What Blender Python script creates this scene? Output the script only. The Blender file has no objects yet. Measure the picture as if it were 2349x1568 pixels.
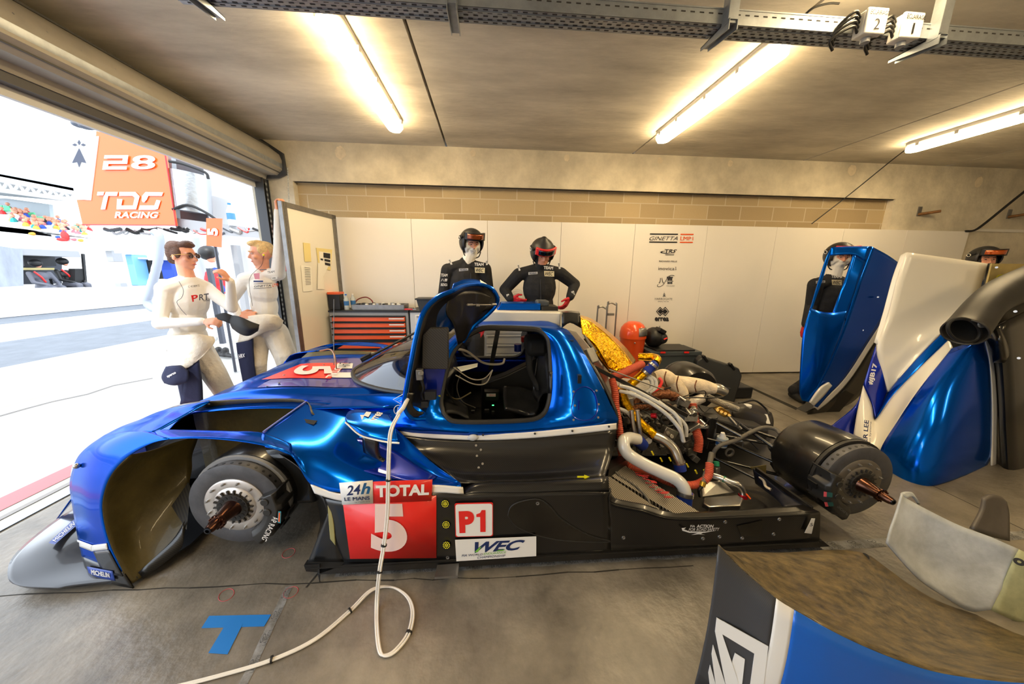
import bpy, bmesh, math, random
import numpy as np
from mathutils import Vector, Matrix
random.seed(7)
SC = bpy.context.scene
COL = SC.collection
# ------------------------------------------------------------------ camera
IW, IH, FPX = 2349, 1568, 747.3
CAMH = 1.4
_y, _p, _r = 7.52545176e-02, 2.12439346e-01, 1.12003065e-02
_cy, _sy, _cp, _sp = math.cos(_y), math.sin(_y), math.cos(_p), math.sin(_p)
CF = Vector((_sy*_cp, _cy*_cp, -_sp)); _r0 = Vector((_cy, -_sy, 0)); _u0 = _r0.cross(CF)
CR = math.cos(_r)*_r0 + math.sin(_r)*_u0
CU = -math.sin(_r)*_r0 + math.cos(_r)*_u0
cd = bpy.data.cameras.new('camera'); cam = bpy.data.objects.new('camera', cd); COL.objects.link(cam)
cd.sensor_width = 36; cd.lens = FPX/IW*36; cd.clip_start = 0.02; cd.clip_end = 400
cam.matrix_world = Matrix(((CR.x, CU.x, -CF.x, 0), (CR.y, CU.y, -CF.y, 0), (CR.z, CU.z, -CF.z, CAMH), (0, 0, 0, 1)))
SC.camera = cam
# ------------------------------------------------------------------ sky, sun, exposure
w = bpy.data.worlds.new('sky'); SC.world = w; w.use_nodes = True
bg = w.node_tree.nodes['Background']; bg.inputs[0].default_value = (0.83, 0.91, 1.0, 1); bg.inputs[1].default_value = 1.7
sd = bpy.data.lights.new('sun', 'SUN'); sd.energy = 1.2; sd.angle = 0.03; sd.color = (1, 0.96, 0.9)
sun = bpy.data.objects.new('sun', sd); COL.objects.link(sun)
sun.rotation_euler = Vector((0.12, 0.9, -1.25)).to_track_quat('-Z', 'Y').to_euler()
SC.view_settings.view_transform = 'Standard'; SC.view_settings.look = 'None'
SC.view_settings.exposure = 1.25; SC.view_settings.gamma = 1.0
SC.view_settings.use_curve_mapping = False
SC.cycles.max_bounces = 7; SC.cycles.diffuse_bounces = 4; SC.cycles.glossy_bounces = 4
SC.cycles.transparent_max_bounces = 8; SC.cycles.caustics_reflective = False; SC.cycles.caustics_refractive = False
SC.cycles.sample_clamp_indirect = 6

def V(*a): return Vector(a)
def PX(x, y, X=None, Y=None, Z=None):
    """the point of a plane X=, Y= or Z= seen at photo position x, y"""
    d = CF + (x-IW/2)/FPX*CR - (y-IH/2)/FPX*CU
    t = X/d.x if X is not None else (Y/d.y if Y is not None else (Z-CAMH)/d.z)
    return Vector((0, 0, CAMH)) + float(t)*d
def PXL(pts): return [PX(a, b, Y=c) for a, b, c in pts]
# ------------------------------------------------------------------ materials
def lin(c):
    return tuple((v/12.92 if v <= .04045 else ((v+.055)/1.055)**2.4) for v in [q/255 for q in c])+(1,)
MATS = {}
def mat(name, c, rough=.5, metal=0, coat=0, var=0, vs=6, bump=0, bs=80, em=0, alpha=1, trans=0, spec=None, c2=None, stretch=None, world=False, vdet=6, ior=None, bd=.01):
    if name in MATS: return MATS[name]
    m = bpy.data.materials.new(name); m.use_nodes = True; nt = m.node_tree; b = nt.nodes['Principled BSDF']
    b.inputs['Base Color'].default_value = lin(c); b.inputs['Roughness'].default_value = rough
    b.inputs['Metallic'].default_value = metal; b.inputs['Coat Weight'].default_value = coat
    b.inputs['Coat Roughness'].default_value = .05
    if spec is not None: b.inputs['Specular IOR Level'].default_value = spec
    if ior: b.inputs['IOR'].default_value = ior
    if alpha < 1: b.inputs['Alpha'].default_value = alpha
    if trans: b.inputs['Transmission Weight'].default_value = trans
    if em: b.inputs['Emission Color'].default_value = lin(c); b.inputs['Emission Strength'].default_value = em
    co = None
    if var or bump:
        if world: co = nt.nodes.new('ShaderNodeNewGeometry').outputs['Position']
        else: co = nt.nodes.new('ShaderNodeTexCoord').outputs['Object']
        if stretch:
            mp = nt.nodes.new('ShaderNodeMapping'); mp.inputs['Scale'].default_value = stretch
            nt.links.new(co, mp.inputs[0]); co = mp.outputs[0]
    if var:
        n = nt.nodes.new('ShaderNodeTexNoise'); n.inputs['Scale'].default_value = vs; n.inputs['Detail'].default_value = vdet; n.inputs['Roughness'].default_value = .65
        nt.links.new(co, n.inputs['Vector'])
        r = nt.nodes.new('ShaderNodeValToRGB')
        k = lin(c); d = lin(c2) if c2 else tuple(max(0, q*(1-var)) for q in k[:3])+(1,)
        r.color_ramp.elements[0].position = .3; r.color_ramp.elements[0].color = d
        r.color_ramp.elements[1].position = .7; r.color_ramp.elements[1].color = k if c2 else tuple(min(1, q*(1+var*.6)) for q in k[:3])+(1,)
        nt.links.new(n.outputs['Fac'], r.inputs[0]); nt.links.new(r.outputs[0], b.inputs['Base Color'])
    if bump:
        n = nt.nodes.new('ShaderNodeTexNoise'); n.inputs['Scale'].default_value = bs; n.inputs['Detail'].default_value = 4
        nt.links.new(co, n.inputs['Vector'])
        bp = nt.nodes.new('ShaderNodeBump'); bp.inputs['Strength'].default_value = bump; bp.inputs['Distance'].default_value = bd
        nt.links.new(n.outputs['Fac'], bp.inputs['Height']); nt.links.new(bp.outputs[0], b.inputs['Normal'])
    MATS[name] = m
    return m
def stripes(name, c1, c2, scale, direction=(1, 1, 1), rough=.4, coat=0, sharp=.2, metal=0, bump=0):
    """fine parallel bands, e.g. carbon weave or radiator fins"""
    if name in MATS: return MATS[name]
    m = mat(name, c1, rough, metal, coat); nt = m.node_tree; b = nt.nodes['Principled BSDF']
    tc = nt.nodes.new('ShaderNodeTexCoord'); dt = nt.nodes.new('ShaderNodeVectorMath'); dt.operation = 'DOT_PRODUCT'
    nt.links.new(tc.outputs['Object'], dt.inputs[0]); dt.inputs[1].default_value = direction
    mu = nt.nodes.new('ShaderNodeMath'); mu.operation = 'MULTIPLY'; mu.inputs[1].default_value = scale
    nt.links.new(dt.outputs['Value'], mu.inputs[0])
    si = nt.nodes.new('ShaderNodeMath'); si.operation = 'SINE'; nt.links.new(mu.outputs[0], si.inputs[0])
    r = nt.nodes.new('ShaderNodeValToRGB'); r.color_ramp.elements[0].position = .5-sharp; r.color_ramp.elements[1].position = .5+sharp
    r.color_ramp.elements[0].color = lin(c1); r.color_ramp.elements[1].color = lin(c2)
    ma = nt.nodes.new('ShaderNodeMath'); ma.operation = 'MULTIPLY_ADD'; ma.inputs[1].default_value = .5; ma.inputs[2].default_value = .5
    nt.links.new(si.outputs[0], ma.inputs[0]); nt.links.new(ma.outputs[0], r.inputs[0]); nt.links.new(r.outputs[0], b.inputs['Base Color'])
    if bump:
        bp = nt.nodes.new('ShaderNodeBump'); bp.inputs['Strength'].default_value = bump; bp.inputs['Distance'].default_value = .002
        nt.links.new(ma.outputs[0], bp.inputs['Height']); nt.links.new(bp.outputs[0], b.inputs['Normal'])
    return m
M_BLUE = mat('blue_chrome_paint', (0, 88, 204), .2, .75, .15)
M_BLUE.node_tree.nodes['Principled BSDF'].inputs['Specular Tint'].default_value = (.02, .4, 1, 1)
M_BLUED = mat('deep_blue_paint', (12, 40, 160), .25, .45, .8)
M_WHITE = mat('white_paint', (236, 234, 230), .3, 0, .3)
M_CREAM = mat('cream_white_paint', (232, 228, 218), .3, 0, .5)
M_CARB = stripes('carbon_weave', (8, 8, 9), (27, 26, 26), 900, (.7, 0.2, .7), .3, .35)
M_CARBD = mat('dark_carbon', (12, 12, 13), .35, 0, .4, bump=.15, bs=300)
M_CARBM = mat('matt_carbon', (34, 33, 32), .5, 0, 0, var=.3, vs=20)
M_BLACK = mat('black_plastic', (18, 18, 19), .45)
M_RUBBER = mat('black_rubber', (24, 24, 25), .7)
M_OLIVE = mat('olive_composite', (86, 76, 40), .5, 0, .15, var=.35, vs=9, bump=.2, bs=60)
M_RED = mat('signal_red', (228, 38, 34), .35, 0, .3)
M_PINKW = mat('faded_white_vinyl', (240, 214, 208), .4)
M_YEL = mat('yellow_tape', (240, 232, 30), .5)
M_STEEL = mat('steel', (170, 168, 165), .3, .9)
M_ALU = mat('brushed_aluminium', (190, 188, 184), .28, .95, var=.1, vs=30)
M_ALUD = mat('dull_aluminium', (140, 138, 136), .45, .8, var=.2, vs=12)
M_GALV = mat('galvanised_steel', (160, 166, 172), .42, .75, var=.18, vs=14)
M_GOLD = mat('gold_foil', (236, 178, 22), .22, 1, 0, bump=.9, bs=38)
M_COPP = mat('bronze_spindle', (98, 66, 52), .25, .95)
M_ORNG = mat('orange_paint', (232, 92, 30), .4, 0, .2)
M_NAVY = mat('navy_cloth', (26, 32, 62), .85, bump=.4, bs=30)
M_INK = mat('black_ink', (22, 22, 28), .6)
M_GREY = mat('grey_paint', (150, 152, 156), .45)
M_LGREY = mat('light_grey_paint', (205, 206, 208), .45)
M_SKIN = mat('skin', (224, 158, 128), .5, var=.08, vs=25)
# ------------------------------------------------------------------ mesh builder
class MB:
    def __init__(s): s.v = []; s.f = []; s.mi = []
    def add(s, vs, fs, mi=0):
        o = len(s.v); s.v += [Vector(q) for q in vs]; s.f += [tuple(i+o for i in f) for f in fs]; s.mi += [mi]*len(fs); return s
    def box(s, c, d, rot=None, mi=0):
        x, y, z = [q/2 for q in d]
        vs = [Vector((a*x, b*y, e*z)) for a in (-1, 1) for b in (-1, 1) for e in (-1, 1)]
        if rot is not None: vs = [rot @ q for q in vs]
        c = Vector(c); return s.add([q+c for q in vs], [(0, 1, 3, 2), (4, 6, 7, 5), (0, 4, 5, 1), (2, 3, 7, 6), (0, 2, 6, 4), (1, 5, 7, 3)], mi)
    def bar(s, a, b, wd, h, up=(0, 0, 1), mi=0):
        a = Vector(a); b = Vector(b); d = (b-a); L = d.length; d.normalize(); u = Vector(up); sd_ = d.cross(u)
        if sd_.length < 1e-4: sd_ = d.cross(Vector((0, 1, 0)))
        sd_.normalize(); u = sd_.cross(d)
        R = Matrix((d, sd_, u)).transposed(); return s.box((a+b)/2, (L, wd, h), R, mi)
    def tube(s, pts, r, n=10, cap=True, mi=0, closed=False, smooth=0, rib=0):
        pts = [Vector(p) for p in pts]
        if smooth: 
            rr = r if isinstance(r, (list, tuple)) else None
            if rr: 
                q = crn([tuple(p)+(rr[i],) for i, p in enumerate(pts)], smooth); pts = [Vector(a[:3]) for a in q]; r = [a[3] for a in q]
            else: pts = [Vector(a) for a in crn([tuple(p) for p in pts], smooth)]
        N = len(pts); rs = r if isinstance(r, (list, tuple)) else [r]*N
        if rib: rs = [a*(1+rib*(1 if i % 2 else -1)) for i, a in enumerate(rs)]
        t0 = (pts[1]-pts[0]).normalized(); ref = Vector((0, 0, 1)) if abs(t0.z) < .9 else Vector((1, 0, 0))
        u = t0.cross(ref).normalized(); vs = []
        for i, p in enumerate(pts):
            t = (pts[min(i+1, N-1)]-pts[max(i-1, 0)])
            if closed: t = pts[(i+1) % N]-pts[i-1]
            if t.length < 1e-9: t = t0
            t.normalize(); u = (u-u.dot(t)*t).normalized(); w_ = t.cross(u)
            for k in range(n):
                a = 2*math.pi*k/n; vs.append(p+rs[i]*(math.cos(a)*u+math.sin(a)*w_))
        fs = [(i*n+k, i*n+(k+1) % n, (i+1)*n+(k+1) % n, (i+1)*n+k) for i in range(N-1) for k in range(n)]
        if closed: fs += [((N-1)*n+k, (N-1)*n+(k+1) % n, (k+1) % n, k) for k in range(n)]
        elif cap: fs += [tuple(range(n-1, -1, -1)), tuple((N-1)*n+k for k in range(n))]
        return s.add(vs, fs, mi)
    def cyl(s, a, b, r0, r1=None, n=24, cap=True, mi=0): return s.tube([a, b], [r0, r0 if r1 is None else r1], n, cap, mi)
    def lathe(s, o, ax, prof, n=32, mi=0, ang=(0, 2*math.pi), ref=None):
        """prof: (distance along axis, radius)"""
        o = Vector(o); ax = Vector(ax).normalized(); rf = Vector(ref) if ref else (Vector((0, 0, 1)) if abs(ax.z) < .9 else Vector((1, 0, 0)))
        u = (rf-rf.dot(ax)*ax).normalized(); w_ = ax.cross(u); full = abs(ang[1]-ang[0]-2*math.pi) < 1e-6; m = n if full else n+1; vs = []
        for d, r in prof:
            for k in range(m):
                a = ang[0]+(ang[1]-ang[0])*k/n; vs.append(o+ax*d+r*(math.cos(a)*u+math.sin(a)*w_))
        fs = []
        for i in range(len(prof)-1):
            for k in range(n):
                k2 = (k+1) % m; fs.append((i*m+k, i*m+k2, (i+1)*m+k2, (i+1)*m+k))
        return s.add(vs, fs, mi)
    def ball(s, c, r, n=16, m=10, rot=None, mi=0):
        r = (r, r, r) if not isinstance(r, (tuple, list)) else r; vs = []; c = Vector(c)
        for i in range(m+1):
            t = math.pi*i/m
            for k in range(n):
                a = 2*math.pi*k/n; q = Vector((r[0]*math.sin(t)*math.cos(a), r[1]*math.sin(t)*math.sin(a), r[2]*math.cos(t)))
                vs.append(c+(rot @ q if rot is not None else q))
        return s.add(vs, [(i*n+k, (i+1)*n+k, (i+1)*n+(k+1) % n, i*n+(k+1) % n) for i in range(m) for k in range(n)], mi)
    def prism(s, poly, ex, mi=0):
        ex = Vector(ex); p = [Vector(q) for q in poly]; n = len(p)
        return s.add(p+[q+ex for q in p], [tuple(range(n))[::-1], tuple(range(n, 2*n))]+[(i, (i+1) % n, n+(i+1) % n, n+i) for i in range(n)], mi)
    def grid(s, rows, mi=0, closed=False):
        R, C_ = len(rows), len(rows[0]); vs = [q for r in rows for q in r]
        fs = [(i*C_+j, i*C_+(j+1) % C_, (i+1)*C_+(j+1) % C_, (i+1)*C_+j) for i in range(R-1) for j in range(C_ if closed else C_-1)]
        return s.add(vs, fs, mi)
    def patch(s, rows, n=4, m=4, mi=0):
        rr = [crn([tuple(q) for q in r], n) for r in rows]
        if len(rr) > 1: cols = [crn([tuple(r[j]) for r in rr], m) for j in range(len(rr[0]))]
        return s.grid([[cols[j][i] for j in range(len(cols))] for i in range(len(cols[0]))], mi)
    def move(s, d): d = Vector(d); s.v = [q+d for q in s.v]; return s
    def xf(s, M): s.v = [M @ q for q in s.v]; return s
def crn(pts, n):
    """Catmull-Rom through the points, n steps per span"""
    P = np.array(pts, float); N = len(P)
    if N == 2: return [tuple(map(float, P[0]+(P[1]-P[0])*i/n)) for i in range(n+1)]
    out = []
    for i in range(N-1):
        a = P[i-1] if i else 2*P[0]-P[1]; b = P[i]; c = P[i+1]; d = P[i+2] if i+2 < N else 2*P[-1]-P[-2]
        for k in range(n):
            t = k/n; out.append(.5*(2*b+(c-a)*t+(2*a-5*b+4*c-d)*t*t+(3*b-3*c+d-a)*t**3))
    out.append(P[-1]); return [tuple(map(float, q)) for q in out]
def obj(name, mb, m, parent=None, sharp=38, solid=0, bevel=0, label=None, flat=False):
    me = bpy.data.meshes.new(name); off = Vector((0, 0, 0)); q = parent
    while q is not None: off = off+q.location; q = q.parent
    me.from_pydata([tuple(v-off) for v in mb.v], [], mb.f)
    for a in (m if isinstance(m, (list, tuple)) else [m]): me.materials.append(a)
    if any(mb.mi): me.polygons.foreach_set('material_index', mb.mi)
    bm = bmesh.new(); bm.from_mesh(me); bmesh.ops.remove_doubles(bm, verts=bm.verts, dist=1e-5); bmesh.ops.recalc_face_normals(bm, faces=bm.faces); bm.to_mesh(me); bm.free()
    me.polygons.foreach_set('use_smooth', [not flat]*len(me.polygons)); me.set_sharp_from_angle(angle=math.radians(sharp))
    o = bpy.data.objects.new(name, me); COL.objects.link(o); o.parent = parent
    if solid: d = o.modifiers.new('solidify', 'SOLIDIFY'); d.thickness = abs(solid); d.offset = 0; d.use_even_offset = False
    if bevel: d = o.modifiers.new('bevel', 'BEVEL'); d.width = bevel; d.segments = 2; d.limit_method = 'ANGLE'
    if label: o['label'] = label
    return o
def thing(name, loc, label, cat, group=None):
    o = bpy.data.objects.new(name, None); COL.objects.link(o); o.location = loc; o.empty_display_size = .05
    o['label'] = label; o['category'] = cat
    if group: o['group'] = group
    return o
def tag(o, label, cat, group=None, kind=None):
    o['label'] = label; o['category'] = cat
    if group: o['group'] = group
    if kind: o['kind'] = kind
    return o
def struct(o, label=None, cat=None):
    o['kind'] = 'structure'
    if label: o['label'] = label
    if cat: o['category'] = cat
    return o
def copytree(o, parent=None):
    c = o.copy(); COL.objects.link(c); c.parent = parent
    for ch in list(o.children): copytree(ch, c)
    return c
def rebase(o):
    """put a one-mesh thing's origin at its base"""
    me = o.data; co = [v.co.copy() for v in me.vertices]; mn = [min(c[i] for c in co) for i in range(3)]; mx = [max(c[i] for c in co) for i in range(3)]
    d = Vector(((mn[0]+mx[0])/2, (mn[1]+mx[1])/2, mn[2])); me.transform(Matrix.Translation(-d)); o.location = o.location+d; return o
def bil(q, u, v):
    a = q[0].lerp(q[1], u); b = q[3].lerp(q[2], u); return a.lerp(b, v)
def _lift(q, lift):
    n = (q[1]-q[0]).cross(q[3]-q[0]).normalized(); c = (q[0]+q[2])/2
    if n.dot(Vector((0, 0, CAMH))-c) < 0: n = -n
    return n*lift
def words(t, quad, m, parent, name='lettering', lift=.002, bold=0.0, shear=0.0, mb=None, mi=0, on=None):
    """text stretched over a four-cornered area: top left, top right, bottom right, bottom left"""
    cu = bpy.data.curves.new('t', 'FONT'); cu.body = t; cu.shear = shear; cu.resolution_u = 8 if len(t) < 3 else 4; cu.offset = 0 if 'M' in t else bold; cu.fill_mode = 'FRONT'
    to = bpy.data.objects.new('t', cu); COL.objects.link(to)
    dg = bpy.context.evaluated_depsgraph_get(); dg.update(); me = bpy.data.meshes.new_from_object(to.evaluated_get(dg))
    vs = [v.co.copy() for v in me.vertices]; fs = [tuple(p.vertices) for p in me.polygons]
    bpy.data.objects.remove(to); bpy.data.curves.remove(cu); bpy.data.meshes.remove(me)
    if not vs: return None
    if bold > 0 and 'M' in t:
        b_ = bold*.9; n0 = len(vs); v0 = vs[:]; f0 = fs[:]; vs = []; fs = []
        for k, (ox, oy) in enumerate(((-b_, -b_), (b_, -b_), (b_, b_), (-b_, b_), (0, 0))): vs += [Vector((v.x+ox, v.y+oy, k*3e-4)) for v in v0]; fs += [tuple(i+k*n0 for i in f) for f in f0]
    x0 = min(v.x for v in vs); x1 = max(v.x for v in vs); y0 = min(v.y for v in vs); y1 = max(v.y for v in vs)
    if on is not None:
        q = [Vector((a, b, 0)) for a, b in quad]; c = [bil(q, (v.x-x0)/(x1-x0), (y1-v.y)/(y1-y0)) for v in vs]; pts = [hit(on, p.x, p.y, lift+v.z) for p, v in zip(c, vs)]
        if None in pts: print('NO HIT', t); return None
        return obj(name, MB().add(pts, fs), m, parent, flat=True)
    q = [Vector(p) for p in quad]; L = _lift(q, 1)
    pts = [bil(q, (v.x-x0)/(x1-x0), (y1-v.y)/(y1-y0))+L*(lift+v.z) for v in vs]
    if mb is not None: mb.add(pts, fs, mi); return mb
    b = MB().add(pts, fs); return obj(name, b, m, parent, flat=True)
def shp(polys, quad, m=None, parent=None, name='emblem', lift=.002, mb=None, mi=0, th=0):
    """flat polygons given in 0..1 coordinates (y down) of a four-cornered area"""
    q = [Vector(p) for p in quad]; L = _lift(q, lift); b = mb if mb is not None else MB()
    for i_, p in enumerate(polys):
        pts = [bil(q, u, v)+L*(1+(.12*i_ if len(polys) < 9 else 0)) for u, v in p]
        if th: b.prism(pts, -L.normalized()*th, mi)
        else: b.add(pts, [tuple(range(len(pts)))], mi)
    return b if mb is not None else obj(name, b, m, parent, flat=True)
from mathutils.bvhtree import BVHTree
def bvh(*obs):
    vs, fs = [], []
    for o in obs:
        off = Vector(o.location); q = o.parent
        while q is not None: off = off+q.location; q = q.parent
        n = len(vs); vs += [v.co+off for v in o.data.vertices]; fs += [tuple(i+n for i in p.vertices) for p in o.data.polygons]
    return BVHTree.FromPolygons(vs, fs)
def hit(t, x, y, lift=.005):
    d = (CF + (x-IW/2)/FPX*CR - (y-IH/2)/FPX*CU).normalized(); r = t.ray_cast(Vector((0, 0, CAMH)), d)
    return None if r[0] is None else r[0]+(r[1] if r[1].dot(d) < 0 else -r[1])*lift
def onto(name, t, px, m, par, n=10, k=6, lift=.005, solid=.002):
    """a sticker following a surface; px: its corners in the photo, top left round to bottom left"""
    q = [Vector((a, b, 0)) for a, b in px]; rows = []
    for j in range(k+1): rows.append([hit(t, *bil(q, i/n, j/k)[:2], lift) for i in range(n+1)])
    ok = [p for r in rows for p in r if p]
    if not ok: print('NO HIT', name); return None
    g = MB(); C_ = n+1; g.v = [p or ok[0] for r in rows for p in r]
    for j in range(k):
        for i in range(n):
            if rows[j][i] and rows[j][i+1] and rows[j+1][i+1] and rows[j+1][i]: g.f.append((j*C_+i, j*C_+i+1, (j+1)*C_+i+1, (j+1)*C_+i)); g.mi.append(0)
    return obj(name, g, m, par, solid=solid)
def R4(x0, y0, x1, y1): return [(x0, y0), (x1, y0), (x1, y1), (x0, y1)]
def ring2(cx, cy, rx, ry, w_, n=24):
    return [[(cx+rx*math.cos(a), cy+ry*math.sin(a)), (cx+rx*math.cos(b), cy+ry*math.sin(b)), (cx+(rx-w_)*math.cos(b), cy+(ry-w_*ry/rx)*math.sin(b)), (cx+(rx-w_)*math.cos(a), cy+(ry-w_*ry/rx)*math.sin(a))] for a, b in [(2*math.pi*k/n, 2*math.pi*(k+1)/n) for k in range(n)]]
def qd(x0, y0, x1, y1, Y): return [PX(x0, y0, Y=Y), PX(x1, y0, Y=Y), PX(x1, y1, Y=Y), PX(x0, y1, Y=Y)]
def Q4(pts, Y): return [PX(a, b, Y=Y) for a, b in pts]
# ================================================================== room
M_CEIL = mat('cast_concrete_ceiling', (214, 207, 192), .85, var=.36, vs=1.1, bump=.35, bs=14, world=True, stretch=(.7, 2.2, 1), vdet=9)
M_CONC = mat('cast_concrete', (218, 208, 186), .85, var=.3, vs=2.2, bump=.4, bs=22, world=True)
M_FLOOR = mat('stained_concrete_floor', (128, 121, 110), .38, var=.6, vs=2.8, bump=.3, bs=30, world=True, vdet=10)
M_JOINT = mat('joint_grime_and_shadow', (44, 41, 36), .9)
ZC = 2.83; YW = 4.28
# floor with joints
f = MB(); f.box((3.2, 1.0, -.06), (11.6, 7.2, .12)); fl = struct(obj('floor', f, M_FLOOR))
fj = MB()
def crack(pts, wd=.006):
    P_ = [Vector(p) for p in pts]; out = []
    for a, b in zip(P_, P_[1:]):
        for k in range(8): t = k/8; out.append(a.lerp(b, t)+Vector((0, random.uniform(-.006, .006), 0)))
    out.append(P_[-1])
    for a, b in zip(out, out[1:]): 
        ww = wd*random.uniform(.5, 1.3); fj.add([a+V(0, -ww/2, .0008), b+V(0, -ww/2, .0008), b+V(0, ww/2, .0008), a+V(0, ww/2, .0008)], [(0, 1, 2, 3)])
crack([(-2.5, 1.315, 0), (-1.55, 1.305, 0), (-.7, 1.285, 0), (0, 1.262, 0), (1.0, 1.262, 0)])
for xx in (3.03,): fj.box((xx, 2.3, .0008), (.006, 4, .0004))
fj.add([PX(a, b, Z=.0009) for a, b in [(1690, 872), (1830, 935), (1826, 940), (1686, 874)]], [(0, 1, 2, 3)])
fj.add([PX(a, b, Z=.0009) for a, b in [(700, 1347), (735, 1305), (739, 1305), (705, 1347)]], [(0, 1, 2, 3)])
obj('floor_joint', fj, M_JOINT, fl)
# ceiling: cast slabs with open joints
js = [-2.86, -.478, 1.785, 4.04, 6.05, 9.0]
c = MB()
for a, b in zip(js, js[1:]): c.box(((a+b)/2, .84, ZC+.1), (b-a-.022, 6.9, .2))
ce = struct(obj('ceiling', c, M_CEIL)); obj('slab_joint', MB().box((3.1, .84, ZC+.12), (12, 7.4, .1)), M_JOINT, ce)
# back wall: concrete frame, beam and recessed blockwork
b = MB()
b.box((3.1, YW+.1, (2.405+ZC)/2), (11.8, .2, ZC-2.405)); b.box((7.3, YW+.1, 1.2), (3.7, .2, 2.41)); b.box((-2.49, YW+.1, 1.2), (.46, .2, 2.41))
wb = struct(obj('wall_back', b, M_CONC))
bm_ = mat('concrete_blocks', (196, 172, 124), .9, bump=.5, bs=60, world=True); nt = bm_.node_tree
ge = nt.nodes.new('ShaderNodeNewGeometry'); sx = nt.nodes.new('ShaderNodeSeparateXYZ'); cx = nt.nodes.new('ShaderNodeCombineXYZ')
nt.links.new(ge.outputs['Position'], sx.inputs[0])
a1 = nt.nodes.new('ShaderNodeMath'); a1.inputs[1].default_value = 5.15; nt.links.new(sx.outputs[0], a1.inputs[0]); nt.links.new(a1.outputs[0], cx.inputs[0])
a2 = nt.nodes.new('ShaderNodeMath'); a2.inputs[1].default_value = .032; nt.links.new(sx.outputs[2], a2.inputs[0]); nt.links.new(a2.outputs[0], cx.inputs[1])
bt = nt.nodes.new('ShaderNodeTexBrick'); nt.links.new(cx.outputs[0], bt.inputs['Vector'])
for k, v in (('Scale', 1), ('Brick Width', .46), ('Row Height', .178), ('Mortar Size', .007), ('Mortar Smooth', .3), ('Bias', 0)): bt.inputs[k].default_value = v
bt.inputs['Color1'].default_value = lin((190, 170, 134)); bt.inputs['Color2'].default_value = lin((168, 148, 114)); bt.inputs['Mortar'].default_value = lin((200, 188, 162))
nt.links.new(bt.outputs['Color'], nt.nodes['Principled BSDF'].inputs['Base Color'])
obj('blockwork', MB().box((1.6, YW+.16, 1.2), (7.8, .14, 2.41)), bm_, wb)
M_GROUT = mat('pale_grout', (226, 212, 186), .9, var=.15, vs=20)
for i, (px, py, r) in enumerate([(780, 350, .062), (1085, 352, .035), (1300, 362, .034), (1514, 368, .034), (1675, 375, .034), (1954, 390, .06), (2245, 417, .06)]):
    p = PX(px, py, Y=YW); g = MB(); n = 18
    g.prism([p+V(r*math.cos(6.2832*k/n)*random.uniform(.85, 1.1), -.002, r*1.12*math.sin(6.2832*k/n)*random.uniform(.85, 1.1)) for k in range(n)], (0, .004, 0)); obj('grout_patch', g, M_GROUT, wb)
obj('edge_strip', MB().box((7.9, YW-.01, 2.035), (2.3, .02, .035)), M_CREAM, wb)
obj('edge_shadow_strip', MB().box((1.6, YW+.03, 2.4), (7.7, .02, .006)), M_JOINT, wb)  # dark strip drawn in place of the shadow under the beam edge
struct(obj('wall_right', MB().box((9.05, .84, 1.41), (.1, 6.9, 2.84)), M_CONC))
struct(obj('wall_front', MB().box((3.2, -2.65, 1.41), (11.6, .1, 2.84)), mat('white_wall_paint', (226, 222, 212), .7)))
# pit lane side: lintel over the opening, jamb
struct(obj('wall_left', MB().box((-2.78, .84, 2.62), (.13, 6.9, .42)), M_CONC))
# fluted jamb rail and shutter housing
rl = thing('shutter_guide_rail', (-2.58, 4.16, 0), 'dark upright guide rail for the roller shutter, beside the bare concrete pillar', 'rail')
g = MB(); g.box((-2.6, 4.2, 1.2), (.02, .1, 2.4)); g.box((-2.56, 4.245, 1.2), (.1, .01, 2.4)); g.box((-2.56, 4.15, 1.2), (.1, .008, 2.4)); obj('channel', g, mat('dark_steel', (74, 76, 80), .5, .5), rl)
g = MB()
for k in range(82): z = .05+k*.0285; g.add([V(-2.512, 4.215, z), V(-2.512, 4.185, z), V(-2.512, 4.185, z+.0285), V(-2.512, 4.215, z+.0285)], [(0, 1, 2, 3)], k % 2)
obj('slot_strip', g, [M_GALV, MATS['dark_steel']], rl)
sh = thing('roller_shutter', (-2.45, 1, 2.4), 'long grey steel roller shutter box along the top of the open garage front', 'shutter')
prof = [(-2.64, 2.83), (-2.52, 2.80), (-2.34, 2.66), (-2.32, 2.6), (-2.33, 2.50), (-2.39, 2.445), (-2.5, 2.445), (-2.52, 2.40), (-2.60, 2.40), (-2.64, 2.42)]
def ext(poly, y0, y1, m, par, name): return obj(name, MB().prism([V(x, y0, z) for x, z in poly], (0, y1-y0, 0)), m, par)
M_SHG = mat('shutter_grey', (158, 152, 140), .5, .2, var=.15, vs=3)
ext(prof, -2.5, 4.22, M_SHG, sh, 'housing')
g = MB()
for (x, z) in ((-2.45, 2.752), (-2.334, 2.55), (-2.36, 2.475)): g.bar((x, -2.5, z), (x, 4.22, z), .012, .012)
obj('seam', g, mat('seam_dark', (70, 68, 64), .6), sh)
g = MB().prism([V(-2.325, -2.5, 2.60), V(-2.322, -2.5, 2.53), V(-2.345, -2.5, 2.49), V(-2.35, -2.5, 2.6)], (0, 6.72, 0)); obj('cover_strip', g, M_GALV, sh)
g = MB().box((-2.56, .86, 2.375), (.06, 6.7, .05)); obj('dark_slat', g, mat('slat_dark', (66, 64, 66), .5), sh)
g = MB().box((-2.61, .86, 2.335), (.03, 6.7, .075)); obj('bottom_bar', g, M_LGREY, sh)
g = MB().prism([V(x, 4.22, z) for x, z in [(-2.66, 2.82), (-2.5, 2.81), (-2.3, 2.68), (-2.29, 2.46), (-2.38, 2.42), (-2.66, 2.4)]], (0, .03, 0)); obj('end_plate', g, mat('dark_steel', (74, 76, 80)), sh)
g = MB()
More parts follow.
